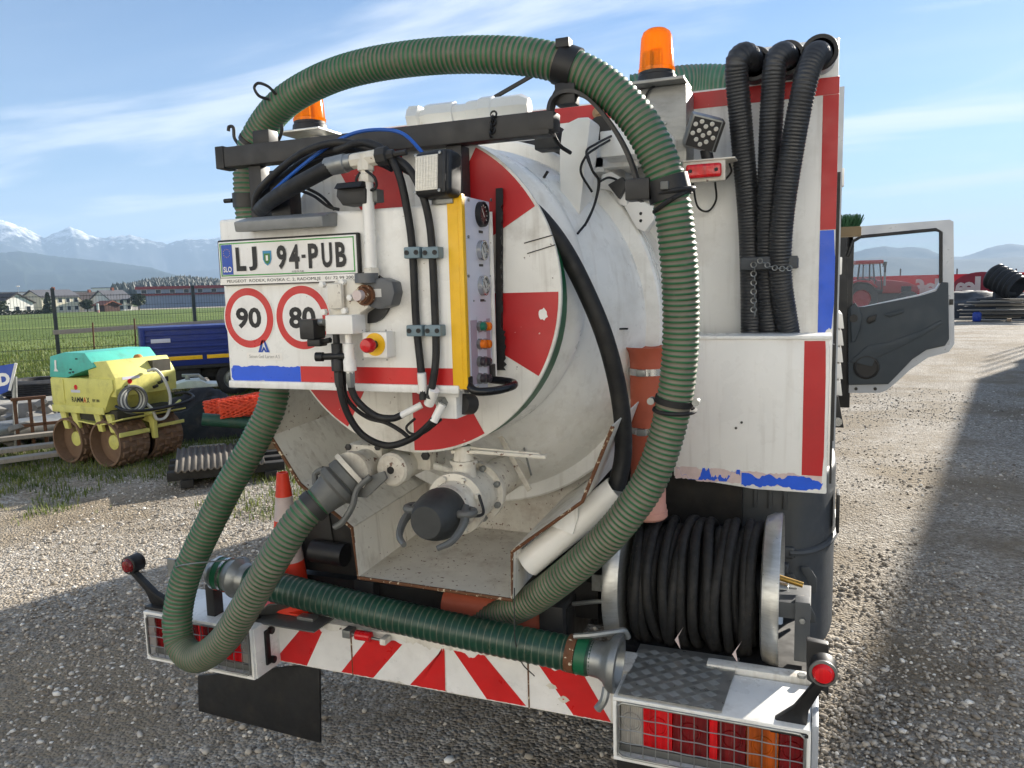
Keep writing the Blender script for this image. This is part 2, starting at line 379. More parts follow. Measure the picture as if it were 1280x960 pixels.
def torn(x0, x1, z0, z1, y, top=.0, bot=.0, left=.0, right=.0, step=.005, seed=1):
    """sticker on a face looking to -Y whose edges are torn: a strip of quads"""
    r = random.Random(seed); n = max(2, int((x1-x0)/step)); mb = MB(); v = []
    for i in range(n+1):
        x = x0+(x1-x0)*i/n; h = z1-z0
        q = noise.noise(V(x*22, seed*3.1, .3)); q2 = noise.noise(V(x*22, seed*7.7+9, .3))
        q += .5*noise.noise(V(x*90, seed*2.3, .8)); q2 += .5*noise.noise(V(x*90, seed*5.3, .8)); a = z1-top*max(0, q+.25+r.uniform(-.06, .06)); b = z0+bot*max(0, q2+.25+r.uniform(-.06, .06))
        if left and x-x0 < left: k = 1-(x-x0)/left; a -= k*h*.35*r.uniform(.4, 1); b += k*h*.35*r.uniform(.4, 1)
        if right and x1-x < right: k = 1-(x1-x)/right; a -= k*h*.35*r.uniform(.4, 1); b += k*h*.35*r.uniform(.4, 1)
        v += [(x, y, b), (x, y, max(a, b+.001))]
    mb.add(v, [(2*i, 2*i+2, 2*i+3, 2*i+1) for i in range(n)]); return mb
# ================================================================== THE TRUCK
T = thing('vacuum_truck', 'white vacuum tanker truck with round red and white striped tank door', 'truck', (-1.235, 5, 0))
W, WD, BK = MT['white'], MT['white_dirty'], MT['black']
def bx(name, x0, x1, y0, y1, z0, z1, m, parent=T, bevel=0, **k): return obj(name, MB().box(x0, x1, y0, y1, z0, z1), m, parent, bevel, **k)
def cy(name, p0, p1, r, m, parent=T, r2=None, n=20, bevel=0): return obj(name, MB().cyl(p0, p1, r, r2, n), m, parent, bevel)
def tb(name, pts, r, m, parent=T, n=8, cat=8): return obj(name, MB().tube(catmull(pts, cat), r, n), m, parent)
def bolt(p, ax, r, m, parent, h=None): return obj('bolt', MB().lathe(p, ax, [(0, r), (h or r*.8, r)], 6), m, parent, r*.15)

# ---- chassis, wheels, cab -----------------------------------------------------------------
mb = MB()
for x in (-1.62, -.85): mb.box(x-.045, x+.045, 2.9, 8.0, .72, .95)
for x in (-1.62, -.85): mb.box(x-.045, x+.045, 2.46, 2.9, .56, .76)
for y in (3.1, 3.6, 5.0, 6.4): mb.box(-1.575, -.895, y-.05, y+.05, .76, .92)
obj('chassis_frame', mb, MT['dark_steel'], T, .006)
def wheel(x0, x1, y, r=.42):
    s = 1 if x1 > x0 else -1; wd = abs(x1-x0)
    ty = obj('wheel', MB().lathe((x0, y, r), (s, 0, 0), [(0, r*.56), (.01, r*.6), (.02, r*.86), (.05, r*.97), (.07, r), (wd-.07, r), (wd-.05, r*.97), (wd-.02, r*.86), (wd-.01, r*.6), (wd, r*.56)], 36, cap=False), MT['tyre'], T)
    obj('rim', MB().lathe((x0, y, r), (s, 0, 0), [(.02, .03), (.05, r*.3), (.06, r*.5), (.01, r*.58), (wd-.01, r*.58), (wd-.04, r*.5), (wd-.08, r*.3), (wd-.05, .05)], 28), MT['galv'], ty)
for x in (-2.38, -2.08): wheel(x, x+.26, 4.3)
for x in (-.62, -.32): wheel(x, x+.26, 4.3)
wheel(-2.36, -2.08, 7.2); wheel(-.12, -.40, 7.2)
cy('rear_axle', (-2.3, 4.3, .42), (-.1, 4.3, .42), .07, MT['dark_steel'])
obj('axle_housing', MB().ball((-1.235, 4.3, .42), .19, 16), MT['dark_steel'], T)
# cab: side profile carried across
prof = [(6.35, .75), (6.35, 2.58), (6.5, 2.72), (7.8, 2.72), (8.12, 2.55), (8.38, 1.6), (8.42, .75), (7.68, .75), (7.55, .95), (6.9, .95), (6.75, .75)]
obj('cab', MB().prism([V(-2.38, y, z) for y, z in prof], (2.40, 0, 0)), MT['silver_paint'], T, .03)
bx('rear_window', -1.9, -.6, 6.335, 6.35, 1.75, 2.3, MT['glass'])
obj('windscreen', MB().prism([V(-2.25, 8.14, 2.5), V(-.12, 8.14, 2.5), V(-.12, 8.40, 1.62), V(-2.25, 8.40, 1.62)], (0, .012, 0)), MT['glass'], T)

# ---- equipment body behind the tank (one full-width wall) ----------------------------------
YW = 3.2
xr = at(1050, 90, YW).x; ztop = at(1050, 92, YW).z
body = obj('equipment_body', MB().box(-1.90, xr, YW, 6.15, 1.15, ztop), W, T, .012)
za, zb = at(1030, 97.5, YW).z, at(1030, 119, YW).z
xs0, xs1 = at(1027, 200, YW).x, at(1047, 200, YW).x
obj('reflective_stripe', MB().box(-1.86, xs1, YW-.0015, YW, zb, za), MT['red'], body, smooth=False)
zc = at(1037, 287, YW).z; zd = at(1037, 424, YW).z
obj('reflective_stripe', MB().box(xs0, xs1, YW-.0015, YW, zc, zb-.001), MT['red'], body, smooth=False)
obj('blue_stripe', torn(xs0, xs1, zd, zc-.002, YW-.002, bot=.05, right=.006, seed=4, step=.003), MT['blue_sticker'], body, smooth=False)
xl = at(945, 80, YW+.02).x; zt = at(1050, 46, YW+.02).z
up = obj('tube_box', MB().box(xl, xr-.004, YW+.02, 5.2, ztop-.01, zt), W, T, .006)
bx('corner_trim', xr, xr+.012, YW+.03, YW+.07, 1.25, ztop-.35, MT['black'])
bx('corner_rail', xr+.0005, xr+.02, YW+.12, YW+.16, 1.2, ztop-.02, MT['silver_paint'])
for z in (2.3, 1.95): bx('side_hinge', xr+.012, xr+.03, YW+.2, YW+.26, z-.05, z+.02, MT['white_clean'], bevel=.004)
# side lockers along the truck: shutters seen edge-on
for k in range(5):
    z = 1.72-.085*k
    obj('locker_slat', MB().prism([V(xr+.01, 4.2, z), V(xr+.06, 4.2, z-.01), V(xr+.07, 4.2, z-.085), V(xr+.01, 4.2, z-.08)], (0, .5, 0)), MT['white_clean'], T, .003)
bx('slat_rail', xr+.005, xr+.05, 4.75, 5.9, 1.22, 1.83, MT['white_clean'], bevel=.006)
obj('slat_bracket', MB().prism([V(xr+.0, 4.15, 1.3), V(xr+.05, 4.15, 1.3), V(xr+.08, 4.15, 1.14), V(xr+.0, 4.15, 1.14)], (0, .04, 0)), MT['black'], T, .003)
cy('slat_roller', (xr+.05, 4.14, 1.17), (xr+.05, 4.6, 1.17), .022, MT['steel_bright'])
# three discharge stubs in the box on top
STUB = [(945, 86), (985, 79), (1025, 72)]
for i, (px, py) in enumerate(STUB):
    c = at(px, py, YW)
    r0 = .055
    s = obj('tube_socket', MB().lathe(c+V(.0, .03, -.004), (0, -1, 0), [(0, r0), (.10, r0), (.105, r0+.006), (.115, r0+.006), (.115, r0-.006), (.02, r0-.006), (.015, 0)], 28), MT['plastic_grey'] if i != 2 else MT['silver_paint'], T)
    obj('socket_rim', MB().lathe(c+V(0, -.075, -.004), (0, -1, 0), [(0, r0+.007), (.014, r0+.009), (.02, r0+.006), (.02, r0-.007), (0, r0-.007)], 28), MT['black'], s)

# ---- lower locker box with peeling tape --------------------------------------------------------
YL = 2.90
bx0, bx1 = at(842, 500, YL).x, at(1036, 500, YL).x
bz1, bz0 = at(940, 424, YL).z, at(940, 600, YL).z
pts = [V(bx0, YL, bz1), V(bx1, YL, bz1), V(bx1, YL, bz0-.035), V(bx0+.30, YL, bz0-.035), V(bx0, YL, bz0-.005)]
lk = obj('locker_box', MB().prism(pts, (0, .17, 0)), W, T, .006)
lab(lk, 'white locker box with a red strip and peeling blue tape')
obj('locker_lid', MB().box(bx0-.004, bx1+.006, YL-.006, YL+.18, bz1-.001, bz1+.012), W, lk, .003)
sx0, sx1 = at(1004, 500, YL).x, at(1031.5, 500, YL).x
obj('reflective_stripe', torn(sx0, sx1, bz0+.03, bz1-.006, YL-.0012, right=.003, seed=3, step=.002), MT['red'], lk, smooth=False)
obj('tape_residue', torn(bx0+.006, bx1-.016, bz0-.018, bz0+.036, YL-.001, top=.012, bot=.012, seed=12), MT['pink_residue'], lk, smooth=False)
obj('blue_tape', torn(bx0+.25, bx1-.012, bz0-.026, bz0+.026, YL-.0018, top=.02, bot=.02, right=.01, seed=8), MT['blue_sticker'], lk, smooth=False)
obj('blue_tape', torn(bx0+.012, bx0+.245, bz0-.012, bz0+.036, YL-.0018, top=.075, bot=.05, left=.02, seed=5, step=.003), MT['blue_sticker'], lk, smooth=False)
tb('locker_handle', [at(852, 424, YL+.1), at(852, 418, YL+.1), at(872, 417, YL+.1), at(872, 424, YL+.1)], .006, MT['galv'], T, cat=4)
bx('locker_edge', bx1+.008, bx1+.016, YL+.02, YL+.05, bz0+.0, bz1-.02, MT['black'])
for px, py in ((927, 528), (920, 535)): bolt(at(px, py, YL), (0, -1, 0), .005, MT['dark_steel'], lk)

# ---- tank ----------------------------------------------------------------------------------------
TX, TZ = -1.226, 1.866
RD = .514; YDK = 2.206
def loft(rings, n=96):
    mb = MB()
    for y, r_, cz in rings:
        for k in range(n): a_ = 2*math.pi*k/n; mb.v.append(V(TX+r_*math.cos(a_), y, cz+r_*math.sin(a_)))
    for i in range(len(rings)-1):
        for k in range(n): k2 = (k+1) % n; mb.f.append((i*n+k, (i+1)*n+k, (i+1)*n+k2, i*n+k2))
    return mb
Z2 = 1.736
TANK = loft([(2.30, .02, TZ), (2.30, .47, TZ), (2.385, .478, TZ), (2.41, .505, TZ), (2.44, .52, TZ), (2.47, .522, TZ), (2.495, .512, TZ), (2.505, .495, TZ), (2.515, .50, TZ-.002), (2.56, .535, 1.845), (2.62, .58, 1.812), (2.68, .615, 1.782), (2.74, .64, 1.757), (2.785, .655, Z2),
    (2.785, .704, Z2), (2.793, .712, Z2), (2.83, .712, Z2), (2.836, .704, Z2), (2.836, .69, Z2), (2.875, .69, Z2), (2.875, .708, Z2), (2.91, .708, Z2), (2.91, .69, Z2), (3.25, .69, Z2)])
tank = obj('tank', TANK, W, T, ang=30)
from mathutils.bvhtree import BVHTree
TBV = BVHTree.FromPolygons([tuple(v) for v in TANK.v], TANK.f)
def on_tank(px, py):
    d = (_F + _R*((px-640)/FPX) - _U*((py-480)/FPX)).normalized(); h = TBV.ray_cast(_C, d); return h[0], h[1]
obj('door_hub', MB().lathe((TX+.012, 0, TZ-.022), (0, 1, 0), [(YDK+.022, .30), (YDK+.022, .492), (2.31, .492), (2.31, .4)], 72, cap=False), MT['green_paint'], tank)
disc = obj('tank_door', MB().lathe((TX, 0, TZ), (0, 1, 0), [(YDK, 0), (YDK, RD), (YDK+.003, RD+.004), (YDK+.016, RD+.004), (YDK+.018, RD), (YDK+.018, 0)], 96, cap=False), WD, T)
lab(disc, 'round white tank door with red sectors')
for k in (-1, 1, 3, 5, 7, 9):
    a0 = R_(30*k) ; mb = MB(); arc = [V(TX+math.cos(a0+R_(30)*i/10)*(RD-.004), YDK-.0014, TZ+math.sin(a0+R_(30)*i/10)*(RD-.004)) for i in range(11)]
    mb.add([V(TX, YDK-.0014, TZ)]+arc, [(0, i+1, i+2) for i in range(10)])
    obj('red_sector', mb, MT['red'], disc, smooth=False)
mb = MB(); c = at(679, 393, YDK-.002); r = random.Random(3)
mb.add([c]+[c+V(math.cos(a)*.017*r.uniform(.6, 1), -.0003, math.sin(a)*.02*r.uniform(.7, 1.1)) for a in [2*math.pi*i/14 for i in range(14)]], [(0, i+1, (i+1) % 14+1) for i in range(14)])
obj('paint_chip', mb, MT['white_clean'], disc, smooth=False)
# black foam strip smeared down the door
mb = MB(); r = random.Random(5); v = []
for i in range(61):
    z = at(625, 236, 2.2).z + (at(628, 462, 2.2).z-at(625, 236, 2.2).z)*i/60; x = at(622, 236+226*i/60, 2.19).x
    v += [(x-.003, YDK-.024, z), (x+.012+r.uniform(0, .010)+(.012 if i > 46 else 0), YDK-.024, z), (x+.012, YDK, z), (x-.003, YDK, z)]
mb.add(v, [(4*i+a, 4*i+b, 4*i+4+b, 4*i+4+a) for i in range(60) for a, b in ((0, 1), (1, 2), (2, 3), (3, 0))])
obj('foam_seal', mb, MT['rubber'], T)
for p0, p1 in (((655, 304), (694, 293)), ((659, 317), (694, 306))):
    a, b = at(*p0, YDK-.002), at(*p1, YDK-.002); obj('scratch', MB().bar(a, b, .0008, .003), MT['dark_shade'], disc, smooth=False)
for (px, py), rot in (((680, 222), 55), ((776, 411), 0)):
    c, n_ = on_tank(px, py); obj('weld_mark', MB().obox(c, (.05, .012, .006), Matrix.Rotation(R_(-rot), 3, 'Y')), MT['dark_shade'], tank)
# hinge block, clamps and lugs on the tank rim
YH = 2.58
hp = [at(700, 262, YH), at(699, 190, YH), at(702, 165, YH), at(710, 153, YH), at(722, 147, YH), at(735, 146, YH), at(738, 150, YH), at(723, 281, YH)]
hb = obj('hinge_block', MB().prism(hp, (0, .13, 0)), MT['white_clean'], T, .010)
cy('hinge_pin', at(750, 160, 2.72), at(750, 160, 2.82), .04, MT['dark_steel'])
bx('hinge_arm', at(738, 190, 2.86).x, at(797, 190, 2.86).x, 2.86, 2.92, at(770, 209, 2.86).z, at(770, 173, 2.86).z, MT['white'], bevel=.006)
bx('hinge_support', -.80, -.74, 2.86, YW+.001, 2.30, 2.36, MT['white'], bevel=.006)
mb = MB(); mb.prism([at(748, 236, 2.77), at(752, 218, 2.77), at(764, 214, 2.77), at(786, 230, 2.77), at(784, 258, 2.77), at(775, 256, 2.77), at(763, 238, 2.77)], (0, .07, 0)); obj('rim_clamp', mb, MT['white_clean'], T, .008)
obj('clamp_block', MB().prism([at(762, 232, 2.765), at(780, 222, 2.765), at(786, 232, 2.765), at(776, 250, 2.765)], (0, -.03, 0)), MT['dark_steel'], T, .004)
mb = MB(); mb.prism([at(780, 258, 2.775), at(797, 242, 2.775), at(800, 250, 2.775), at(816, 258, 2.775), at(818, 274, 2.775), at(806, 290, 2.775), at(796, 286, 2.775)], (0, .06, 0)); lg = obj('rim_lug', mb, MT['white_clean'], T, .004)
for px, py in ((801, 267), (801, 276)): obj('lug_hole', MB().cyl(at(px, py, 2.774), at(px, py, 2.78), .006, None, 10), MT['dark_shade'], lg)
# struts under the door
obj('strut', MB().bar(at(624, 543, 2.56), at(662, 613, 2.50), .02, .008, (0, 1, 0)), MT['white_rust'], T, .003)
tb('release_rod', [at(655, 560, 2.6), at(664, 594, 2.55)], .004, MT['galv'], T)

# ---- catch tray below the tank --------------------------------------------------------------------
YT = 2.28
tp = [(338, 545), (375, 605), (440, 660), (448, 722), (640, 750), (640, 690), (728, 627), (766, 533)]
fp = [at(x, y, YT) for x, y in tp]
ends = [at(345, 500, YT+.02), None]
bp = [V(p.x, 2.86, p.z+.03) for p in fp]; fl = fp
for i, nm in enumerate(['tray_side', 'tray_side', 'tray_side', 'tray_floor', 'tray_side', 'tray_side', 'tray_side']):
    a, b, c, d = fl[i], fl[i+1], bp[i+1], bp[i]
    n = (b-a).cross(d-a).normalized()
    obj(nm, MB().prism([a, b, c, d], n*.004), MT['grey_tray'] if nm == 'tray_floor' else MT['white_dirty'], T)
obj('tray_edge', MB().tube([p for p in fl], .0065, 6), MT['rust_edge'], T)
lw = [at(345, 497, YT), at(420, 490, YT+.2), at(420, 640, YT+.2), fl[1], fl[0]]
obj('tray_wing', MB().prism([V(fl[0].x, YT, fl[0].z), V(fl[0].x+.02, YT+.01, fl[0].z+.20), V(fl[0].x+.02, 2.86, fl[0].z+.24), V(fl[0].x, 2.86, fl[0].z+.03)], (.004, 0, 0)), MT['grey_tray'], T)
bk = MB().prism([V(p.x, 2.862, p.z+.03) for p in fl]+[V(fl[-1].x, 2.862, 1.6), V(fl[0].x, 2.862, 1.75)], (0, .004, 0)); obj('tray_back', bk, MT['grey_tray'], T)
obj('tray_gusset', MB().prism([at(690, 658, 2.33), at(722, 632, 2.33), at(722, 648, 2.33), at(716, 668, 2.33)], (0, .01, 0)), MT['white'], T)
pa, pb = at(660, 704, 2.37), at(772, 612, 2.40)
wp = obj('drain_pipe', MB().lathe(pa, pb-pa, [(0, .0), (0.002, .044), (.0, .049), ((pb-pa).length, .049)], 28, cap=False), MT['white_clean'], T)
tb('drain_hose', [at(640, 250, 2.28), at(668, 266, 2.30), at(699, 303, 2.325), at(728, 355, 2.345), at(757, 425, 2.38), at(775, 500, 2.42), at(779, 565, 2.43), at(770, 612, 2.41)], .029, MT['rubber'], T, 14)
tb('orange_outlet', [at(560, 752, 2.5), at(640, 765, 2.5), at(690, 775, 2.55)], .06, MT['terracotta'], T, 20)

# ---- valves ---------------------------------------------------------------------------------------
c = at(597, 615, 2.35); vx, vz = c.x-.008, c.z
v2 = obj('discharge_valve', MB().lathe((vx, 2.50, vz), (0, -1, 0), [(-.24, .07), (.13, .07), (.13, .106), (.155, .106), (.157, .086), (.285, .086), (.285, .102), (.31, .102), (.313, .08), (.35, .074), (.36, .066), (.42, .064)], 36), MT['white_rust'], T)
for k in range(8):
    a = R_(22.5+45*k); bolt((vx+.094*math.cos(a), 2.346, vz+.094*math.sin(a)), (0, -1, 0), .011, MT['galv'], v2, .02)
    bolt((vx+.089*math.cos(a), 2.191, vz+.089*math.sin(a)), (0, -1, 0), .010, MT['white_rust'], v2, .015)
cp = obj('valve_cap', MB().lathe((vx, 2.12, vz), (0, -1, 0), [(0, .06), (.004, .076), (.03, .081), (.06, .079), (.09, .072), (.115, .062), (.13, .055), (.136, .050), (.136, 0)], 36, cap=False), MT['cap_dark'], T)
obj('cap_seal', MB().lathe((vx, 2.135, vz), (0, -1, 0), [(0, .068), (0, .078), (.02, .078), (.02, .068)], 32, cap=False), MT['white_rust'], cp)
for s in (-1, 1):
    obj('cap_lever', MB().tube(catmull([V(vx+s*.078, 2.10, vz+.02), V(vx+s*.100, 2.04, vz-.01), V(vx+s*.09, 1.98, vz-.045), V(vx+s*.055, 1.945, vz-.062)], 5), lambda i: .016-.0005*i, 8), MT['cast_grey'], cp)
    obj('cap_hook', MB().torus((vx+s*.088, 2.08, vz+.012), (0, 0, 1), .026, .013, 18, 8), MT['cast_grey'], cp)
ob = at(556, 578, 2.24)
obj('valve_bonnet', MB().lathe((vx, 2.265, vz+.07), (0, 0, 1), [(0, .042), (.05, .038), (.05, .046), (.062, .046), (.062, .034), (.10, .030), (.11, .026)], 24), MT['white_rust'], v2)
obj('valve_lever', MB().prism([V(vx-.035, 2.24, vz+.155), V(vx-.035, 2.29, vz+.155), V(vx+.06, 2.285, vz+.158), V(vx+.29, 2.275, vz+.152), V(vx+.29, 2.255, vz+.152), V(vx+.06, 2.245, vz+.158)], (0, 0, .012)), MT['white_rust'], v2, .003)
obj('lever_rib', MB().bar((vx-.02, 2.265, vz+.171), (vx+.27, 2.265, vz+.162), .008, .016), MT['white_rust'], v2, .003)
bolt((vx, 2.265, vz+.165), (0, 0, 1), .013, MT['galv'], v2, .018)
tb('cap_chain', [V(vx+.09, 2.18, vz+.04), V(vx+.115, 2.15, vz-.01), V(vx+.09, 2.08, vz+.0)], .005, MT['dark_steel'], cp)
# suction valve on the left
ux, uz = at(462, 575, 2.3).x+.012, at(462, 575, 2.3).z-.01
v1 = obj('suction_valve', MB().lathe((ux, 2.5, uz), (0, -1, 0), [(-.24, .06), (.1, .06), (.12, .075), (.2, .075), (.23, .06), (.29, .055), (.31, .055), (.315, .068), (.34, .068)], 32), MT['white_rust'], T)
obj('valve_body', MB().box(ux-.085, ux+.065, 2.26, 2.40, uz-.01, uz+.075), MT['white_rust'], v1, .022)
for dx, dz in ((-.07, .062), (.05, .068), (-.06, -.055), (.055, -.05)): bolt((ux+dx, 2.262, uz+dz), (0, -1, 0), .012, MT['dark_steel'], v1)
a1 = at(488, 588, 2.2); 
act = obj('valve_actuator', MB().lathe((a1.x, 2.42, a1.z), (0, -1, 0), [(0, .05), (.16, .05), (.165, .058), (.21, .058), (.218, .05)], 28), MT['white_rust'], T)
obj('actuator_port', MB().lathe((a1.x, 2.203, a1.z), (0, -1, 0), [(0, .013), (.004, .013), (.004, 0)], 12), MT['dark_shade'], act)
for k in range(6):
    a = R_(60*k+15); bolt((a1.x+.047*math.cos(a), 2.21, a1.z+.047*math.sin(a)), (0, -1, 0), .006, MT['white_rust'], act)
bx('actuator_mount', a1.x-.02, a1.x+.1, 2.3, 2.42, a1.z-.02, a1.z+.06, MT['white_rust'], bevel=.01)
bolt((a1.x+.085, 2.30, a1.z+.035), (0, -1, 0), .016, MT['dark_steel'], act)
tb('actuator_stay', [V(a1.x+.07, 2.32, a1.z-.0), V(a1.x+.24, 2.38, a1.z-.05)], .013, MT['white_dirty'])
# coupling that takes the hose
CPL = V(ux-.004, 2.17, uz-.006); CDIR = (at(375, 649, 2.05)-CPL).normalized()
cq = obj('hose_coupling', MB().lathe(CPL-CDIR*.0, CDIR, [(0, .062), (.01, .072), (.035, .074), (.04, .066), (.05, .078), (.07, .078), (.08, .064), (.12, .056), (.15, .05)], 32), MT['cast_grey'], T)
obj('coupling_ring', MB().lathe(CPL-CDIR*.012, CDIR, [(0, .066), (0, .08), (.016, .08), (.016, .066)], 32, cap=False), MT['white_rust'], cq)
uu, vv = basis(CDIR)
lp = CPL+CDIR*.055+V(.075, 0, -.01)
obj('coupling_lever', MB().tube(catmull([lp+V(.05, .0, .045), lp+V(.01, -.02, .005), lp+V(-.0, -.04, -.05), lp+V(-.03, -.055, -.10), lp+V(-.06, -.06, -.12)], 6), .0105, 8), MT['cast_grey'], cq)
obj('coupling_wing', MB().prism([lp+V(-.0, -.0, .03), lp+V(.09, .02, .06), lp+V(.10, .02, .035), lp+V(.03, 0, -.03), lp+V(-.01, 0, -.03)], (0, .012, 0)), MT['cast_grey'], cq, .004)
obj('coupling_lever', MB().tube(catmull([CPL+CDIR*.06+V(-.06, .01, .05), CPL+CDIR*.06+V(-.095, .01, .03), CPL+CDIR*.06+V(-.09, .0, -.005)], 5), .011, 8), MT['cast_grey'], cq)
# ---- hydraulic cabinet with the number plate -----------------------------------------------------
YC = 1.96
CX0, CX1, CZ0, CZ1 = -1.757, -.925, 1.592, 2.118
cab = obj('control_cabinet', MB().box(CX0, CX1, YC, 2.165, CZ0, CZ1), W, T, .012, seg=3)
lab(cab, 'white cabinet with the number plate and speed stickers')
obj('cabinet_lip', MB().box(CX0+.004, CX1-.01, YC-.010, YC+.002, CZ0-.006, CZ0+.018), W, cab, .005)
bx('cabinet_mount', -1.55, -1.2, 2.16, 2.21, 1.75, 2.0, MT['white_dirty'])
def face(px, py, d=0): return at(px, py, YC-d)
# tapes
zt_, zb_ = face(400, 458).z, face(400, 479).z
obj('blue_tape', torn(face(290, 468).x, face(376, 468).x, zb_, zt_, YC-.0012, top=.006, bot=.006, left=.008, seed=2, step=.003), MT['blue_sticker'], cab, smooth=False)
obj('reflective_stripe', MB().add([V(face(376.4, 468).x, YC-.0012, zb_), V(face(575, 468).x, YC-.0012, zb_), V(face(575, 468).x, YC-.0012, zt_), V(face(376.4, 468).x, YC-.0012, zt_)], [(0, 1, 2, 3)]), MT['red_sticker'], cab, smooth=False)
# number plate
pl, ph = face(274.5, 357.5, .02), face(446.5, 290, .02)
px0, px1, pz0, pz1 = pl.x, ph.x, pl.z, ph.z
fr_ = obj('plate_frame', MB().box(px0, px1, YC-.018, YC-.0, pz0, pz1), MT['black'], T, .006)
lab(fr_, 'number plate in a black frame reading LJ 94-PUB')
yp = YC-.0205
def quad(name, x0, x1, z0, z1, y, m, parent): return obj(name, MB().add([(x0, y, z0), (x1, y, z0), (x1, y, z1), (x0, y, z1)], [(0, 1, 2, 3)]), m, parent, smooth=False)
quad('dealer_strip', px0+.004, px1-.004, pz0+.003, pz0+.023, yp+.0015, MT['white_clean'], fr_)
obj('number_plate', MB().box(px0+.006, px1-.006, yp, yp+.006, pz0+.024, pz1-.006), MT['white_sticker'], fr_, .004)
qx0, qx1, qz0, qz1 = px0+.012, px1-.012, pz0+.029, pz1-.011
mb = MB(); yy = yp-.0008
for x0, x1, z0, z1 in ((qx0, qx1, qz0, qz0+.0035), (qx0, qx1, qz1-.0035, qz1), (qx0, qx0+.0035, qz0, qz1), (qx1-.0035, qx1, qz0, qz1)):
    mb.add([(x0, yy, z0), (x1, yy, z0), (x1, yy, z1), (x0, yy, z1)], [(0, 1, 2, 3)]); yy -= .0002
obj('plate_border', mb, MT['plate_green'], fr_, smooth=False)
pw, phh = qx1-qx0, qz1-qz0; zc_ = (qz0+qz1)/2
quad('country_band', qx0+.006, qx0+.047, qz0+.005, qz1-.005, yp-.0012, MT['plate_blue'], fr_)
text('country_code', 'SLO', (qx0+.0265, yp-.002, qz0+.021), .017, MT['white_clean'], fr_, width=.032, bold=.02)
mb = MB()
for k in range(12):
    a = R_(30*k); c = V(qx0+.0265+.0125*math.cos(a), yp-.002, zc_+.020+.0125*math.sin(a)); mb.add([c+V(-.0013, 0, 0), c+V(0, 0, -.0013), c+V(.0013, 0, 0), c+V(0, 0, .0013)], [(0, 1, 2, 3)])
obj('star_ring', mb, MT['yellow_tape'], fr_, smooth=False)
for s, x0, x1 in (('L', .062, .104), ('J', .112, .148), ('9', .222, .262), ('4', .268, .310), ('-', .316, .332), ('P', .340, .380), ('U', .389, .430), ('B', .439, .480)):
    k = pw/.507
    text('plate_character', s, (qx0+(x0+x1)/2*k, yp-.0022, zc_+(.0 if s != '-' else 0)), .073 if s != '-' else .010, MT['ink'], fr_, width=(x1-x0)*k*.92, bold=.035)
xc = qx0+.186*pw/.507
sh = [(-.016, .022), (.016, .022), (.016, -.004), (.010, -.016), (0, -.023), (-.010, -.016), (-.016, -.004)]
obj('crest', MB().add([V(xc+a, yp-.0016, zc_+b) for a, b in reversed(sh)], [tuple(range(7))]), MT['crest_blue'], fr_, smooth=False)
obj('crest_inset', MB().add([V(xc+a*.72, yp-.0022, zc_+b*.72-.002) for a, b in reversed(sh)], [tuple(range(7))]), MT['crest_green'], fr_, smooth=False)
obj('crest_tower', MB().add([V(xc-.004, yp-.0028, zc_-.008), V(xc+.004, yp-.0028, zc_-.008), V(xc+.004, yp-.0028, zc_+.008), V(xc-.004, yp-.0028, zc_+.008)], [(0, 1, 2, 3)]), MT['white_clean'], fr_, smooth=False)
text('dealer_text', 'PEUGEOT  RODEX, ROVSKA C. 2, RADOMLJE   01/ 72 99 200', ((px0+px1)/2+.005, yp+.0006, pz0+.012), .0115, MT['ink'], fr_, width=(px1-px0)*.90)
text('plate_seal', 'KOD 94 PUB', (xc+.11, yp-.0018, qz0+.0075), .005, MT['ink'], fr_, width=.042)
# speed limit stickers
for s, (px, py), rr in (('90', (311.5, 397.5), .094), ('80', (378.5, 397), .097)):
    c = face(px, py)
    def dsk(r, y, m, nm, par):
        return obj(nm, MB().add([V(c.x+r*math.cos(2*math.pi*i/64), y, c.z+r*math.sin(2*math.pi*i/64)) for i in range(64)], [tuple(range(64))]), m, par, smooth=False)
    st = dsk(rr+.004, YC-.0012, MT['white_clean'], 'speed_sticker', cab); lab(st, 'round %s speed limit sticker' % s)
    dsk(rr, YC-.0018, MT['red_sticker'], 'speed_ring', cab); dsk(rr*.755, YC-.0024, MT['white_sticker'], 'speed_field', cab)
    text('speed_number', s, (c.x, YC-.003, c.z), .066, MT['ink'], cab, width=.098, bold=.035)
c = face(330, 434)
mb = MB()
for poly in ([(-.022, -.016), (-.012, -.016), (-.004, .008), (0, .022), (-.006, .022)], [(.022, -.016), (.012, -.016), (.004, .008), (0, .022), (.006, .022)], [(-.012, -.016), (0, .002), (.012, -.016), (.006, -.016), (0, -.008), (-.006, -.016)]):
    mb.prism([V(c.x+a, YC-.0018, c.z+b) for a, b in poly], (0, .0006, 0))
obj('maker_emblem', mb, MT['plate_blue'], cab, smooth=False)
quad('maker_label', face(309, 446).x, face(353, 446).x, face(330, 450).z, face(330, 441).z, YC-.0011, MT['white_clean'], cab)
text('maker_text', 'Simon Geil Larsen A.S', (face(331, 446).x, YC-.0016, face(331, 445.5).z), .011, MT['ink_grey'], cab, width=.118)
# taped lamp bar on the top edge
a, b = face(296, 283, .06), face(406, 273, .06)
tbx = obj('taped_lamp_bar', MB().prism([V(a.x, YC-.07, a.z-.018), V(a.x, YC-.075, a.z+.012), V(a.x+.004, YC-.02, a.z+.028), V(a.x+.004, YC+.01, a.z+.028), V(a.x, YC+.01, a.z-.012)], (b.x-a.x, 0, 0)), MT['duct_tape'], T, .006)
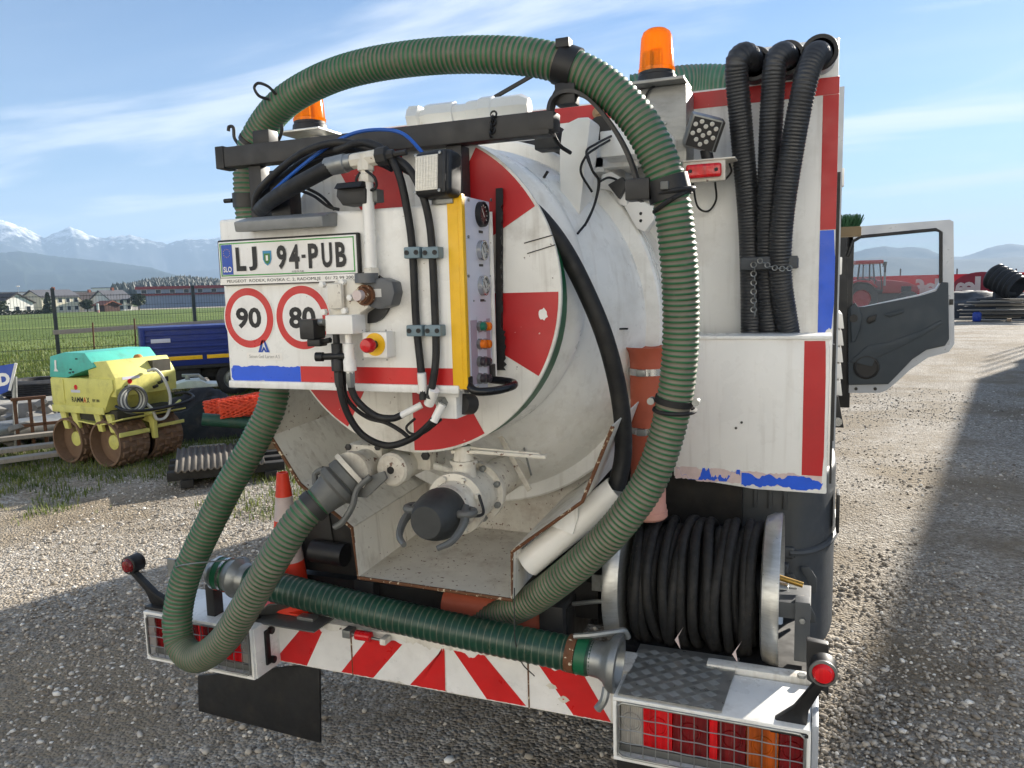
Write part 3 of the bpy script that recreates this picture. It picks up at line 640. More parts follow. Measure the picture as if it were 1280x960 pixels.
# riser pipe with tee, elbow and hose tail
rx = face(462, 300, .03).x
rp = cy('riser_pipe', (rx, YC-.028, face(462, 338, .03).z), (rx, YC-.028, face(460, 222, .03).z), .017, MT['white_clean'], T)
obj('pipe_nut', MB().lathe((rx, YC-.028, face(462, 346, .03).z), (0, 0, 1), [(0, .018), (.002, .024), (.024, .024), (.026, .018)], 6), MT['white_rust'], rp)
zt2 = face(455, 203, .03).z
obj('tee_fitting', MB().lathe((rx-.002, YC-.028, zt2-.055), (0, 0, 1), [(0, .020), (.0, .023), (.02, .023), (.022, .019), (.03, .019), (.032, .024), (.075, .024)], 8), MT['white_rust'], rp)
h0 = V(rx+.03, YC-.028, zt2+.012); h1 = V(rx-.10, YC-.028, zt2+.002)
obj('tee_cross', MB().cyl(V(rx-.045, YC-.028, zt2+.006), V(rx+.05, YC-.028, zt2+.012), .022, None, 8), MT['white_rust'], rp)
obj('tee_plug', MB().lathe(V(rx+.04, YC-.028, zt2+.012), (1, 0, .05), [(0, .026), (.03, .026), (.032, .016), (.05, .014), (.052, .008), (.09, .008)], 8), MT['dark_steel'], rp)
obj('hose_crimp', MB().lathe(V(rx-.045, YC-.028, zt2+.006), (-1, 0, -.10), [(0, .023), (.02, .023), (.022, .027), (.085, .026), (.09, .022)], 18), MT['galv'], rp)
tb('pressure_hose', [V(rx-.12, YC-.028, zt2-.003), face(405, 213, .03), face(370, 232, 0), face(340, 250, -.05), face(325, 262, -.14)], .024, MT['rubber'], T, 14)
tb('return_hose', [V(rx+.10, YC-.02, zt2+.0), face(510, 215, .0), face(560, 230, -.1)], .008, MT['rubber'])
# small camera on its bracket
cmb = obj('rear_camera', MB().prism([face(420, 246, .05), face(421, 234, .05), face(452, 230, .05), face(457, 236, .05), face(457, 254, .05), face(428, 257, .05)], (0, .06, 0)), MT['black'], T, .004)
obj('camera_hood', MB().prism([face(417, 236, .075), face(421, 229, .06), face(453, 226, .06), face(450, 233, .075)], (0, .07, 0)), MT['black'], cmb, .002)
bx('camera_bracket', face(455, 245).x, face(478, 245).x, YC-.03, YC+.01, face(466, 254).z, face(466, 238).z, MT['cast_grey'], bevel=.003)
# work lamp on the cabinet corner
lc = face(548, 219, .02)
wl = obj('work_lamp', MB().obox(lc, (.115, .075, .125), Matrix.Rotation(R_(-8), 3, 'Z') @ Matrix.Rotation(R_(-5), 3, 'X')), MT['black'], T, .022, seg=3)
M_ = Matrix.Rotation(R_(-8), 3, 'Z') @ Matrix.Rotation(R_(-5), 3, 'X')
obj('lamp_lens', MB().obox(lc+M_ @ V(-.012, -.0385, 0), (.074, .004, .094), M_), MT['lamp_glass'], wl, .002)
for k in range(8): obj('lens_flute', MB().cyl(lc+M_ @ V(-.0445+.0093*k, -.0385, -.043), lc+M_ @ V(-.0445+.0093*k, -.0385, .043), .0042, None, 6), MT['lamp_glass'], wl)
for dx, dz in ((-.05, .05), (.03, .05), (-.05, -.05), (.03, -.05)): bolt(lc+M_ @ V(dx, -.036, dz), M_ @ V(0, -1, 0), .005, MT['galv'], wl)
obj('lamp_rib', MB().obox(lc+M_ @ V(.045, -.02, 0), (.01, .04, .11), M_), MT['black'], wl, .003)
bx('lamp_foot', lc.x-.03, lc.x+.035, YC-.01, YC+.05, CZ1-.002, CZ1+.02, MT['galv'], bevel=.003)
# valve block, motor, solenoid
vb = obj('hydraulic_valve', MB().prism([face(405, 415, .06), face(405, 396, .06), face(412, 391, .06), face(412, 355, .06), face(420, 350, .06), face(440, 349, .06), face(456, 356, .06), face(460, 385, .06), face(449, 392, .06), face(449, 416, .06)], (0, .07, 0)), MT['white_rust'], T, .008)
obj('valve_cover', MB().obox(face(420, 370, .075), (.05, .02, .075)), MT['white_rust'], vb, .01)
for px, py in ((405, 356), (430, 353), (407, 390), (433, 388), (440, 372)): bolt(face(px, py, .06), (0, -1, 0), .010, MT['white_clean'], vb, .016)
obj('valve_manifold', MB().box(face(404, 405, .11).x, face(438, 405, .11).x, YC-.10, YC-.03, face(420, 418, .1).z, face(420, 394, .1).z), MT['white_clean'], vb, .004)
mo = obj('pump_motor', MB().prism([face(455, 382, .05), face(453, 352, .05), face(476, 347, .05), face(490, 352, .05), face(493, 366, .05), face(489, 382, .05), face(474, 387, .05)], (0, .055, 0)), MT['grey_dark_paint'], T, .007)
mc = face(458, 369, .05)
obj('motor_cap', MB().lathe(mc, (0, -1, 0), [(0, .03), (.012, .03), (.012, .024), (.03, .022), (.03, .014), (.036, .014), (.036, 0)], 24, cap=False), MT['rust_edge'], mo)
obj('motor_shaft', MB().cyl(mc+V(0, -.03, 0), mc+V(0, -.05, 0), .015, None, 16), MT['cone_white'], mo)
quad('motor_label', face(475, 365).x, face(488, 365).x, face(480, 371).z, face(480, 361).z, YC-.0505, MT['gauge_face'], mo)
obj('motor_flange', MB().cyl((mc.x-.0, YC-.045, mc.z+.035), (mc.x, YC-.045, mc.z+.062), .034, None, 16), MT['grey_dark_paint'], mo)
obj('motor_seat', MB().lathe((face(463, 375).x, YC-.004, face(463, 372).z), (0, -1, 0), [(0, .075), (.012, .075), (.012, 0)], 28, cap=False), MT['black'], mo)
sd = obj('solenoid', MB().box(face(379, 410, .09).x, face(397, 410, .09).x, YC-.11, YC-.05, face(385, 424, .09).z, face(385, 399, .09).z), MT['black'], T, .006)
obj('solenoid_foot', MB().box(face(386, 428, .09).x, face(402, 428, .09).x, YC-.10, YC-.06, face(390, 433, .09).z, face(390, 424, .09).z), MT['black'], sd, .004)
obj('solenoid_stem', MB().cyl(face(396, 403, .08), face(405, 403, .08), .010, None, 12), MT['galv'], sd)
cy('solenoid_lead', face(400, 428, .08), face(413, 425, .08), .008, MT['rubber'])
# couplers below the valve
for nm, px, m1 in (('black_coupler', 421, 'black'), ('white_coupler', 436, 'white_clean')):
    p0 = face(px-1, 416, .07); p1 = face(px+2, 468, .07); d = p1-p0; L = d.length
    cp_ = obj(nm, MB().lathe(p0, d, [(0, .010), (.03, .010), (.032, .016), (.075, .016), (.08, .019), (.11, .019), (.112, .013), (L, .012)], 14), MT[m1], T)
    obj('coupler_nut', MB().lathe(p1-d*.06, d, [(0, .010), (.0, .014), (.03, .014), (.045, .010)], 6), MT['galv'] if m1 != 'black' else MT['dark_steel'], cp_)
cy('coupler_bridge', face(432, 445, .075), face(402, 446, .085), .010, MT['black'])
cy('bridge_knob', face(404, 446, .085), face(395, 446, .09), .0135, MT['black'])
# emergency stop
e0, e1 = face(455, 447, .045), face(484, 415, .045)
eb = obj('emergency_stop', MB().box(e0.x, e1.x, YC-.05, YC, e0.z, e1.z), MT['white_clean'], T, .004)
ec = face(469, 430.5, .05)
obj('stop_ring', MB().lathe(ec, (0, -1, 0), [(0, .033), (.003, .033), (.004, 0)], 28, cap=False), MT['yellow_tape'], eb)
obj('stop_stem', MB().cyl(ec, ec+V(0, -.035, 0), .012, None, 16), MT['dark_steel'], eb)
obj('stop_button', MB().lathe(ec+V(0, -.028, 0), (0, -1, 0), [(0, .012), (.002, .021), (.018, .021), (.026, .017), (.028, 0)], 24, cap=False), MT['red_plastic'], eb)
for dx in (-1, 1):
    for dz in (-1, 1): bolt(((e0.x+e1.x)/2+dx*.04, YC-.05, (e0.z+e1.z)/2+dz*.042), (0, -1, 0), .003, MT['galv'], eb)
# two hydraulic lines with their clamps
tb('hydraulic_line', [face(420, 188, -.03), face(455, 178, -.01), face(484, 192, .02), face(500, 222, .03), face(511, 275, .02), face(516, 320, .016), face(520, 400, .016), face(525, 450, .02), face(528, 478, .03), face(529, 500, .035)], .0112, MT['rubber'], T, 10)
tb('hydraulic_line', [face(425, 198, -.06), face(470, 193, -.02), face(505, 205, .02), face(526, 238, .03), face(537, 280, .02), face(541, 330, .016), face(544, 400, .016), face(545, 445, .02), face(541, 478, .03), face(536, 498, .035)], .0112, MT['rubber'], T, 10)
for px, py in ((530, 316), (533, 413)):
    for k in (-11.5, 11.5):
        c = face(px+k, py, .016)
        q = obj('line_clamp', MB().box(c.x-.025, c.x+.025, YC-.036, YC, c.z-.016, c.z+.016), MT['grey_blue'], T, .004)
        for s in (-1, 1): obj('clamp_bolt', MB().lathe((c.x+s*.015, YC-.036, c.z), (0, -1, 0), [(0, .007), (.003, .007), (.003, .004), (.001, 0)], 10, cap=False), MT['black'], q)
# hose bundle above the cabinet
def fy(px, py, Y): return at(px, py, Y)
for k, (dx, dy, dY) in enumerate(((0, 0, 0), (4, 9, .04), (9, 16, .07))):
    tb('hose_bundle', [fy(318+dx, 262, 2.1+dY), fy(323+dx, 240+dy*.4, 2.06+dY), fy(350+dx, 212+dy, 2.03+dY), fy(385+dx, 188+dy, 2.0+dY), fy(425+dx, 178+dy, 1.99+dY), fy(462+dx, 186+dy, 1.98+dY), fy(490, 204+dy*.4, 1.97+dY)], .0115, MT['rubber'], T, 10)
tb('blue_cable', [fy(330, 250, 2.08), fy(360, 222, 2.03), fy(400, 190, 2.02), fy(438, 168, 2.03), fy(475, 162, 2.04), fy(505, 168, 2.04), fy(531, 194, 2.0)], .0055, MT['blue_cable'], T, 8)
tb('black_cable', [fy(370, 236, 2.1), fy(392, 245, 2.06), fy(410, 258, 2.04), fy(424, 262, 2.05)], .005, MT['rubber'])
tb('black_cable', [fy(372, 230, 2.1), fy(400, 244, 2.08), fy(418, 262, 2.08)], .005, MT['rubber'])
tb('black_cable', [fy(455, 211, 1.93), fy(446, 222, 1.91), fy(446, 232, 1.92)], .004, MT['rubber'])
tb('black_cable', [fy(456, 212, 1.92), fy(468, 222, 1.91), fy(470, 234, 1.92), fy(458, 240, 1.93)], .004, MT['rubber'])
bx('bundle_bracket', fy(348, 250, 2.1).x, fy(372, 250, 2.1).x, 2.06, 2.12, CZ1-.005, fy(350, 215, 2.1).z, MT['black'], bevel=.004)
# lower manifold and its hoses
m0, m1 = at(545, 523, 1.99), at(570, 488, 1.99)
mf = obj('lower_manifold', MB().box(m0.x, m1.x, 1.99, 2.08, m0.z, m1.z), MT['white'], T, .005)
obj('manifold_plate', MB().box(m0.x-.045, m1.x+.01, 1.985, 2.0, m1.z-.02, CZ0+.002), MT['white'], mf, .003)
for px, py in ((523, 490), (556, 491)): bolt(at(px, py, 1.985), (0, -1, 0), .005, MT['white_clean'], mf)
obj('manifold_port', MB().lathe(at(553, 503, 1.99), (0, -1, 0), [(0, .019), (.012, .019), (.012, .010), (.02, .010), (.02, 0)], 6, cap=False), MT['galv'], mf)
obj('manifold_motor', MB().cyl(at(575, 505, 2.03), at(588, 505, 2.08), .032, None, 18), MT['dark_steel'], T)
cy('white_fitting', at(527, 466, 1.925), at(529, 492, 1.93), .013, MT['white_clean'])
cy('white_fitting', at(543, 487, 1.925), at(536, 505, 1.94), .015, MT['white_clean'])
cy('white_fitting', at(553, 505, 1.96), at(542, 527, 1.95), .012, MT['white_clean'])
cy('white_fitting', at(527, 506, 1.96), at(500, 520, 1.93), .010, MT['white_clean'])
tb('loop_hose', [at(424, 466, 1.90), at(426, 490, 1.90), at(436, 520, 1.92), at(455, 545, 1.95), at(485, 557, 1.98), at(515, 548, 1.98), at(535, 532, 1.96), at(543, 523, 1.95)], .0105, MT['rubber'], T, 10)
tb('loop_hose', [at(438, 466, 1.89), at(440, 488, 1.90), at(450, 505, 1.91), at(470, 520, 1.93), at(490, 523, 1.93), at(502, 519, 1.93)], .0105, MT['rubber'], T, 10)
tb('loop_hose', [at(431, 460, 1.90), at(431, 490, 1.92), at(441, 508, 1.93), at(460, 522, 1.95), at(482, 528, 1.96), at(500, 538, 1.97), at(510, 546, 1.97)], .0065, MT['rubber'])
tb('black_cable', [at(519, 523, 1.99), at(508, 534, 1.97), at(514, 542, 1.97), at(530, 541, 1.97), at(552, 524, 1.98)], .004, MT['rubber'])
# gauge panel on the right flank, yellow tape on the corner
GX = CX1+.012
gz1, gz0 = at(586, 243, YC).z, at(590, 487, YC).z
gp = obj('gauge_panel', MB().box(CX1+.001, GX, YC+.018, 2.16, gz0, gz1), MT['gauge_panel'], T, .002)
mb = MB(); mb.box(CX1-.030, CX1+.0025, YC-.004, YC+.012, gz0-.0, gz1+.006); mb.box(CX1+.0015, CX1+.016, YC-.0035, YC+.018, gz0, gz1+.004)
obj('yellow_tape', mb, MT['yellow_tape'], T, .003)
obj('panel_rail', MB().cyl(V(GX+.004, 2.155, gz0+.01), V(GX+.004, 2.155, gz1-.03), .007, None, 10), MT['white_dirty'], gp)
for (px, py, rr, m) in ((600, 268, .036, 'gauge_dark'), (600.5, 313, .029, 'gauge_face'), (602, 357, .029, 'gauge_face')):
    c = at(px, py, X=GX)
    g = obj('pressure_gauge', MB().lathe(c, (1, 0, 0), [(0, rr), (.014, rr), (.016, rr-.003), (.016, rr-.005), (.010, rr-.006)], 32, cap=False), MT['black'] if m == 'gauge_dark' else MT['steel_bright'], T)
    obj('dial', MB().lathe(c+V(.0095, 0, 0), (1, 0, 0), [(0, rr-.005), (.001, 0)], 32, cap=False), MT[m], g)
    obj('needle', MB().bar(c+V(.0115, .006, -.008), c+V(.0115, -.011, .015), .001, .002), MT['ink'] if m != 'gauge_dark' else MT['white_clean'], g)
    mb = MB()
    for k in range(9):
        a = R_(-40+32.5*k); e = V(0, math.cos(a), math.sin(a)); mb.bar(c+V(.0112, 0, 0)+e*(rr*.62), c+V(.0112, 0, 0)+e*(rr*.75), .001, .002, (1, 0, 0))
    obj('tick_marks', mb, MT['ink'] if m != 'gauge_dark' else MT['white_clean'], g)
    obj('gauge_caption', MB().obox(c+V(.001, 0, -rr-.014), (.002, .026, .007)), MT['dark_steel'], gp)
obj('button_strip', MB().box(GX, GX+.0012, at(589, 440, X=GX).y, at(613, 440, X=GX).y, at(602, 478, X=GX).z, at(602, 399, X=GX).z), MT['label_strip'], gp)
obj('button_plate', MB().box(GX+.0012, GX+.002, at(597, 440, X=GX).y, at(608, 440, X=GX).y, at(602, 486, X=GX).z, at(602, 395, X=GX).z), MT['gauge_panel'], gp)
for r_, (py, ms) in enumerate(((408, ('btn_green', 'btn_orange')), (430, ('btn_orange', 'btn_orange')), (452, ('btn_dark', 'btn_dark')), (473, ('btn_dark', 'btn_dark')))):
    for px, m in zip((598.5, 605), ms):
        c = at(px, py-.0, X=GX+.002)
        q = obj('push_button', MB().lathe(c, (1, 0, 0), [(0, .016), (.009, .016), (.010, .013)], 8), MT['galv'], T)
        obj('button_cap', MB().lathe(c+V(.009, 0, 0), (1, 0, 0), [(0, .013), (.012, .012), (.014, .009), (.014, 0)], 16, cap=False), MT[m], q)
for py in (250, 296, 345, 376): 
    for px in ((585, 613) if py != 376 else (592, 606)): bolt(at(px, py, X=GX), (1, 0, 0), .005 if py != 376 else .003, MT['galv'], gp)
hd = obj('panel_handle', MB().tube(catmull([V(GX+.0, YC+.01, gz0+.01), V(GX+.03, YC+.0, gz0-.005), V(GX+.075, YC+.04, gz0-.006), V(GX+.10, 2.06, gz0), V(GX+.075, 2.11, gz0+.004), V(GX+.0, 2.13, gz0+.008)], 6), .012, 10), MT['black_gloss'], T)
obj('handle_bracket', MB().box(GX-.01, GX+.006, YC+.0, YC+.03, gz0-.01, gz0+.035), MT['black'], hd, .003)
obj('handle_bracket', MB().box(GX-.001, GX+.01, 2.12, 2.15, gz0, gz0+.055), MT['black'], hd, .003)

# ---- boom bar, rack and pipework on top ---------------------------------------------------------
YB = 2.15
b0, b1 = at(279, 199, YB), at(690, 152, YB)
bar = obj('support_bar', MB().box(b0.x, b1.x, YB-.03, YB+.03, b0.z-.033, b0.z+.033), MT['dark_steel'], T, .005)
lab(bar, 'dark steel bar that carries the hose over the tank')
obj('bar_end_cap', MB().box(b0.x-.005, b0.x+.03, YB-.033, YB+.033, b0.z-.037, b0.z+.037), MT['black'], bar, .004)
bx('bar_post', at(563, 200, YB+.02).x, at(582, 200, YB+.02).x, 2.14, 2.20, CZ1-.01, b0.z-.034, MT['dark_steel'], bevel=.003)
bx('bar_post', at(323, 200, YB+.02).x-.02, at(323, 200, YB+.02).x+.03, 2.14, 2.19, CZ1-.01, b0.z-.034, MT['dark_steel'], bevel=.003)
obj('bar_bracket', MB().box(at(325, 175, YB).x-.01, at(342, 175, YB).x, YB-.025, YB+.025, b0.z+.03, b0.z+.075), MT['black'], bar, .004)
obj('bar_bracket', MB().prism([at(660, 163, YB-.031), at(660, 140, YB-.031), at(692, 138, YB-.031), at(692, 161, YB-.031)], (0, .062, 0)), MT['dark_steel'], bar, .004)
mb = MB()
for k in range(6):
    c = at(617-k*.6, 143+k*5, YB-.035); mb.torus(c, (1, 0, 0) if k % 2 else (0, 1, 0), .009, .003, 10, 5)
obj('bar_chain', mb, MT['black'], bar)
# flat curved bracket that holds the hose collars
HK = [at(692, 158, 2.16), at(688, 140, 2.16), at(693, 124, 2.17), at(708, 116, 2.18), at(728, 119, 2.19), at(750, 138, 2.20), at(772, 168, 2.21), at(788, 200, 2.22), at(799, 235, 2.22), at(801, 252, 2.22)]
pts = catmull(HK, 5); mb = MB()
fr = frames(pts)
for i, p in enumerate(pts):
    t_ = (pts[min(i+1, len(pts)-1)]-pts[max(i-1, 0)]).normalized(); n_ = t_.cross(V(0, 1, 0)).normalized()
    for a, b in ((-.005, -.022), (.005, -.022), (.005, .022), (-.005, .022)): mb.v.append(p+n_*a+V(0, b, 0))
for i in range(len(pts)-1):
    for k in range(4): mb.f.append((i*4+k, i*4+(k+1) % 4, (i+1)*4+(k+1) % 4, (i+1)*4+k))
mb.f.append((3, 2, 1, 0)); mb.f.append(tuple(len(mb.v)-4+k for k in range(4)))
obj('collar_bracket', mb, MT['dark_steel'], T)
tb('bracket_cable', [at(688, 152, 2.2), at(692, 168, 2.22), at(700, 182, 2.25), at(713, 191, 2.3)], .006, MT['rubber'])
tb('bracket_cable', [at(700, 105, 2.2), at(690, 125, 2.2), at(685, 150, 2.2)], .006, MT['rubber'])
# white pipe fittings along the top of the tank
mb = MB(); ya = 2.62
xa, xb = at(512, 149, ya), at(662, 133, ya)
ax = xb-xa; L = ax.length
tp_ = obj('top_pipe', MB().lathe(xa, ax, [(0, .03), (.005, .042), (.05, .042), (.055, .03), (.08, .03), (.08, .046), (.19, .046), (.19, .034), (.24, .034), (.245, .042), (.29, .042), (.295, .05), (.34, .05), (.345, .044), (L-.03, .046), (L, .03)], 8), MT['white_clean'], T)
obj('top_pipe_nut', MB().lathe(xa+ax*.02, ax, [(0, .046), (.04, .046)], 6), MT['white_clean'], tp_)
for t_ in (.15, .5, .85): obj('pipe_stay', MB().cyl(xa+ax*t_, V((xa+ax*t_).x, ya, TZ+.60), .02, None, 10), MT['white_clean'], tp_)
tb('top_rod', [at(614, 124, 2.9), at(668, 93, 2.9)], .009, MT['dark_steel'])
bx('roof_equipment', -1.5, -.75, 2.95, YW+.001, 2.35, 2.46, MT['black'], bevel=.01)
bx('top_frame', -.72, -.50, 2.72, YW+.001, 2.33, 2.42, MT['white'], bevel=.006)
bx('dark_bracket_unused' if False else 'dark_bracket', at(672, 165, 2.7).x, at(702, 165, 2.7).x, 2.66, 2.74, at(690, 188, 2.7).z, at(690, 160, 2.7).z, MT['black'], bevel=.006)
# ---- beacons -------------------------------------------------------------------------------------
def beacon(c, k=1.0, nm='warning_beacon', s=''):
    root = obj(nm, MB().lathe(c, (0, 0, 1), [(0, .075*k), (.03*k, .072*k), (.034*k, .067*k), (.045*k, .067*k), (.045*k, 0)], 28, cap=False), MT['black'], T)
    lab(root, s)
    obj('beacon_lens', MB().lathe(c+V(0, 0, .045*k), (0, 0, 1), [(0, .068*k), (.012*k, .069*k), (.014*k, .066*k), (.125*k, .058*k), (.145*k, .05*k), (.155*k, .036*k), (.159*k, 0)], 32, cap=False), MT['beacon_amber'], root)
    led = obj('beacon_core', MB().cyl(c+V(0, 0, .045*k), c+V(0, 0, .128*k), .024*k, None, 12), MT['amber_lens'], root)
    obj('beacon_bulbs', MB().box(c.x-.02*k, c.x+.02*k, c.y-.026*k, c.y-.02*k, c.z+.055*k, c.z+.12*k), MT['galv'], root)
    return root
bc = at(819, 92, 3.0); kb = .066/.075*1.12
# steel cabinet under the right-hand beacon
bm0, bm1 = at(795, 100, 3.0), at(857, 100, 3.0)
sb = obj('beacon_stand', MB().prism([at(858, 225, 3.0), at(858, 104, 3.0), at(797, 112, 3.0), at(797, 225, 3.0)], (0, .19, 0)), MT['alu_dark'], T, .004)
bz = bc.z-.035
obj('beacon_shelf', MB().box(bm0.x-.02, bm1.x+.004, 2.93, 3.12, bz-.012, bz), MT['alu_dark'], sb, .002)
for px, py in ((831, 154), (839, 172)): bolt(at(px, py, 3.0), (0, -1, 0), .008, MT['galv'], sb)
tb('beacon_lead', [V(bc.x, 2.99, bz-.012), at(812, 112, 2.99), at(806, 122, 2.99)], .004, MT['rubber'], T)
beacon(V(bc.x, 3.03, bz), 1.0, s='amber beacon on the steel stand beside the black tubes')
bl = at(383, 165, 3.0)
beacon(V(bl.x, 3.03, bl.z-.0), 1.06, s='amber beacon half hidden behind the green hose')
bx('beacon_shelf', bl.x-.11, bl.x+.12, 2.92, 3.13, bl.z-.01, bl.z-.001, MT['alu'], bevel=.002)
bx('beacon_post', bl.x-.02, bl.x+.03, 3.05, 3.11, 1.7, bl.z-.01, MT['white_dirty'], bevel=.004)
bx('post_foot', bl.x-.02, -1.88, 3.05, 3.25, 1.62, 1.72, MT['white_dirty'], bevel=.004)
# ---- flood lamp and red marker on the wall ---------------------------------------------------------
fc = at(878, 165, 2.98); Mf = Matrix.Rotation(R_(16), 3, 'Y') @ Matrix.Rotation(R_(20), 3, 'Z') @ Matrix.Rotation(R_(18), 3, 'X')
fl_ = obj('flood_lamp', MB().obox(fc, (.115, .06, .12), Mf), MT['galv'], T, .01)
obj('flood_face', MB().obox(fc+Mf @ V(0, -.0315, 0), (.100, .004, .105), Mf), MT['dark_steel'], fl_)
for a, b in ((-2, 1), (-1, 1.5), (0, 1), (1, 1.5), (2, 1), (-2, -.2), (-1, .3), (0, -.2), (1, .3), (2, -.2), (-1, -.9), (0, -1.4), (1, -.9)):
    obj('led', MB().lathe(fc+Mf @ V(a*.019, -.0335, b*.027), Mf @ V(0, -1, 0), [(0, .0085), (.002, .006), (.001, 0)], 10, cap=False), MT['lamp_glass'], fl_)
obj('fin', MB().obox(fc+Mf @ V(.06, .01, 0), (.012, .07, .11), Mf), MT['dark_steel'], fl_, .003)
cy('lamp_mount', fc+V(.01, .02, -.06), fc+V(.02, .03, -.115), .022, MT['black'])
r0, r1 = at(854, 229, 2.98), at(907, 199, 2.98)
rm = obj('marker_bracket', MB().box(r0.x, r1.x, 2.975, 3.0, r0.z, r1.z), MT['white_rust'], T, .004)
obj('bracket_shelf', MB().box(r0.x+.0, r1.x+.035, 2.97, YW+.001, r1.z, r1.z+.006), MT['white_rust'], rm, .002)
obj('marker_lens', MB().box(r0.x+.012, r1.x-.012, 2.952, 2.976, r0.z+.012, r1.z-.012), MT['red_lens'], rm, .012, seg=3)
for s in (r0.x+.03, r1.x-.03): obj('lens_screw', MB().cyl((s, 2.955, (r0.z+r1.z)/2), (s, 2.949, (r0.z+r1.z)/2), .007, None, 10), MT['black'], rm)
tb('marker_lead', [at(866, 230, 3.0), at(872, 258, 3.1), at(885, 264, 3.17), at(895, 250, 3.17), at(894, 228, 3.1)], .004, MT['rubber'])
tb('marker_lead', [at(912, 205, 3.05), at(914, 215, 3.1), at(906, 225, 3.1)], .004, MT['rubber'])
# loose wiring near the hinge block
for q in ([(768, 168, 2.75), (745, 180, 2.6), (733, 190, 2.56), (740, 212, 2.56), (748, 226, 2.6), (744, 252, 2.6), (735, 275, 2.56), (722, 292, 2.5)],
          [(766, 173, 2.75), (744, 186, 2.6), (732, 196, 2.56), (726, 215, 2.56), (740, 240, 2.6)],
          [(748, 228, 2.6), (762, 222, 2.74), (780, 230, 2.76), (795, 243, 2.78)],
          [(734, 192, 2.56), (741, 214, 2.57), (749, 228, 2.6), (743, 256, 2.6), (731, 282, 2.54)]):
    tb('wire', [at(*p) for p in q], .0042, MT['rubber'])
wr = at(749, 142, YW-.004)
obj('wall_roller', MB().lathe(wr, (0, -1, 0), [(0, .024), (.02, .024), (.022, .01), (.03, .01)], 20), MT['wood'], T)
# ---- bumper ----------------------------------------------------------------------------------------
YR = 2.35
zb0, zb1 = at(343, 826, YR).z, at(343, 772, YR).z
bmx0, bmx1 = at(340, 800, YR).x, -.56
bump = obj('bumper', MB().box(bmx0-.02, bmx1+.02, YR, YR+.14, zb0, zb1+.012), MT['white_dirty'], T, .006)
lab(bump, 'bumper beam with worn red and white hazard tape')
def bxp(px, top): 
    p = at(px, 0, YR); # x at the given pixel column on the top or bottom line
    y_ = 800 + (px-340)*.19
    return at(px, y_-25 if top else y_+27, YR-.001).x
s0, s1 = zb0+.004, zb1-.006
for a, b, sd in ((bxp(341, 0), bxp(440, 0), 31), (bxp(443, 0), bxp(557, 0), 32), (bxp(559, 0), bxp(660, 0), 33), (bxp(663, 0), bxp(764, 0), 34)):
    obj('hazard_tape', torn(a, b, s0, s1, YR-.0012, top=.022, bot=.008, seed=sd, step=.004), MT['white_sticker'], bump, smooth=False)
RED = [((344, 384), (379, 403)), ((427, 467), (462, 503)), ((513, 557), (551, 556)), ((609, 658), (567, 606)), ((717, 764), (674, 727))]
for i, ((a, b), (c, d)) in enumerate(RED):
    xa, xb_, xc_, xd = bxp(a, 0), bxp(b, 0), bxp(c, 1), bxp(d, 1); n = 16; v = []; r = random.Random(40+i)
    for k in range(n+1):
        t_ = k/n; 
        v += [V(xa+(xb_-xa)*t_, YR-.0022, s0+.002+r.uniform(0, .002)), V(xc_+(xd-xc_)*t_, YR-.0022, s1-.006-.03*max(0, noise.noise(V(k*.35, i*3.7, .5))+.1)-r.uniform(0, .003))]
    obj('red_chevron', MB().add(v, [(2*k, 2*k+2, 2*k+3, 2*k+1) for k in range(n)]), MT['red_sticker'], bump, smooth=False)
for px in (441.5, 661.5): obj('tape_gap', MB().box(bxp(px, 0)-.002, bxp(px, 0)+.002, YR-.0028, YR, s0, s1), MT['rust_edge'], bump)
for px, py in ((704, 874), (690, 858)): 
    c = at(px, py, YR-.002); r = random.Random(px); obj('rust_patch', MB().add([c]+[c+V(math.cos(a)*.025*r.uniform(.5, 1), -.001, math.sin(a)*.014*r.uniform(.5, 1)) for a in [2*math.pi*i/12 for i in range(12)]], [(0, i+1, (i+1) % 12+1) for i in range(12)]), MT['white_rust'], bump, smooth=False)
obj('bumper_clip', MB().box(at(375, 775, YR).x, at(395, 775, YR).x, YR-.02, YR+.02, zb1-.002, zb1+.03), MT['galv'], bump, .003)
tr_ = at(455, 785, YR-.03)
obj('red_bobbin', MB().lathe((tr_.x-.035, YR-.035, zb1+.004), (1, 0, 0), [(0, .012), (.004, .018), (.066, .018), (.07, .012)], 18), MT['red_plastic'], T)
cy('bobbin_pin', (tr_.x-.065, YR-.035, zb1+.004), (tr_.x+.09, YR-.035, zb1-.002), .005, MT['galv'])
bx('pin_plate', tr_.x-.085, tr_.x-.05, YR-.05, YR-.005, zb1-.01, zb1+.02, MT['galv'], bevel=.003)
bx('pin_plate', tr_.x+.075, tr_.x+.10, YR-.05, YR-.005, zb1-.015, zb1+.01, MT['white_dirty'], bevel=.006)
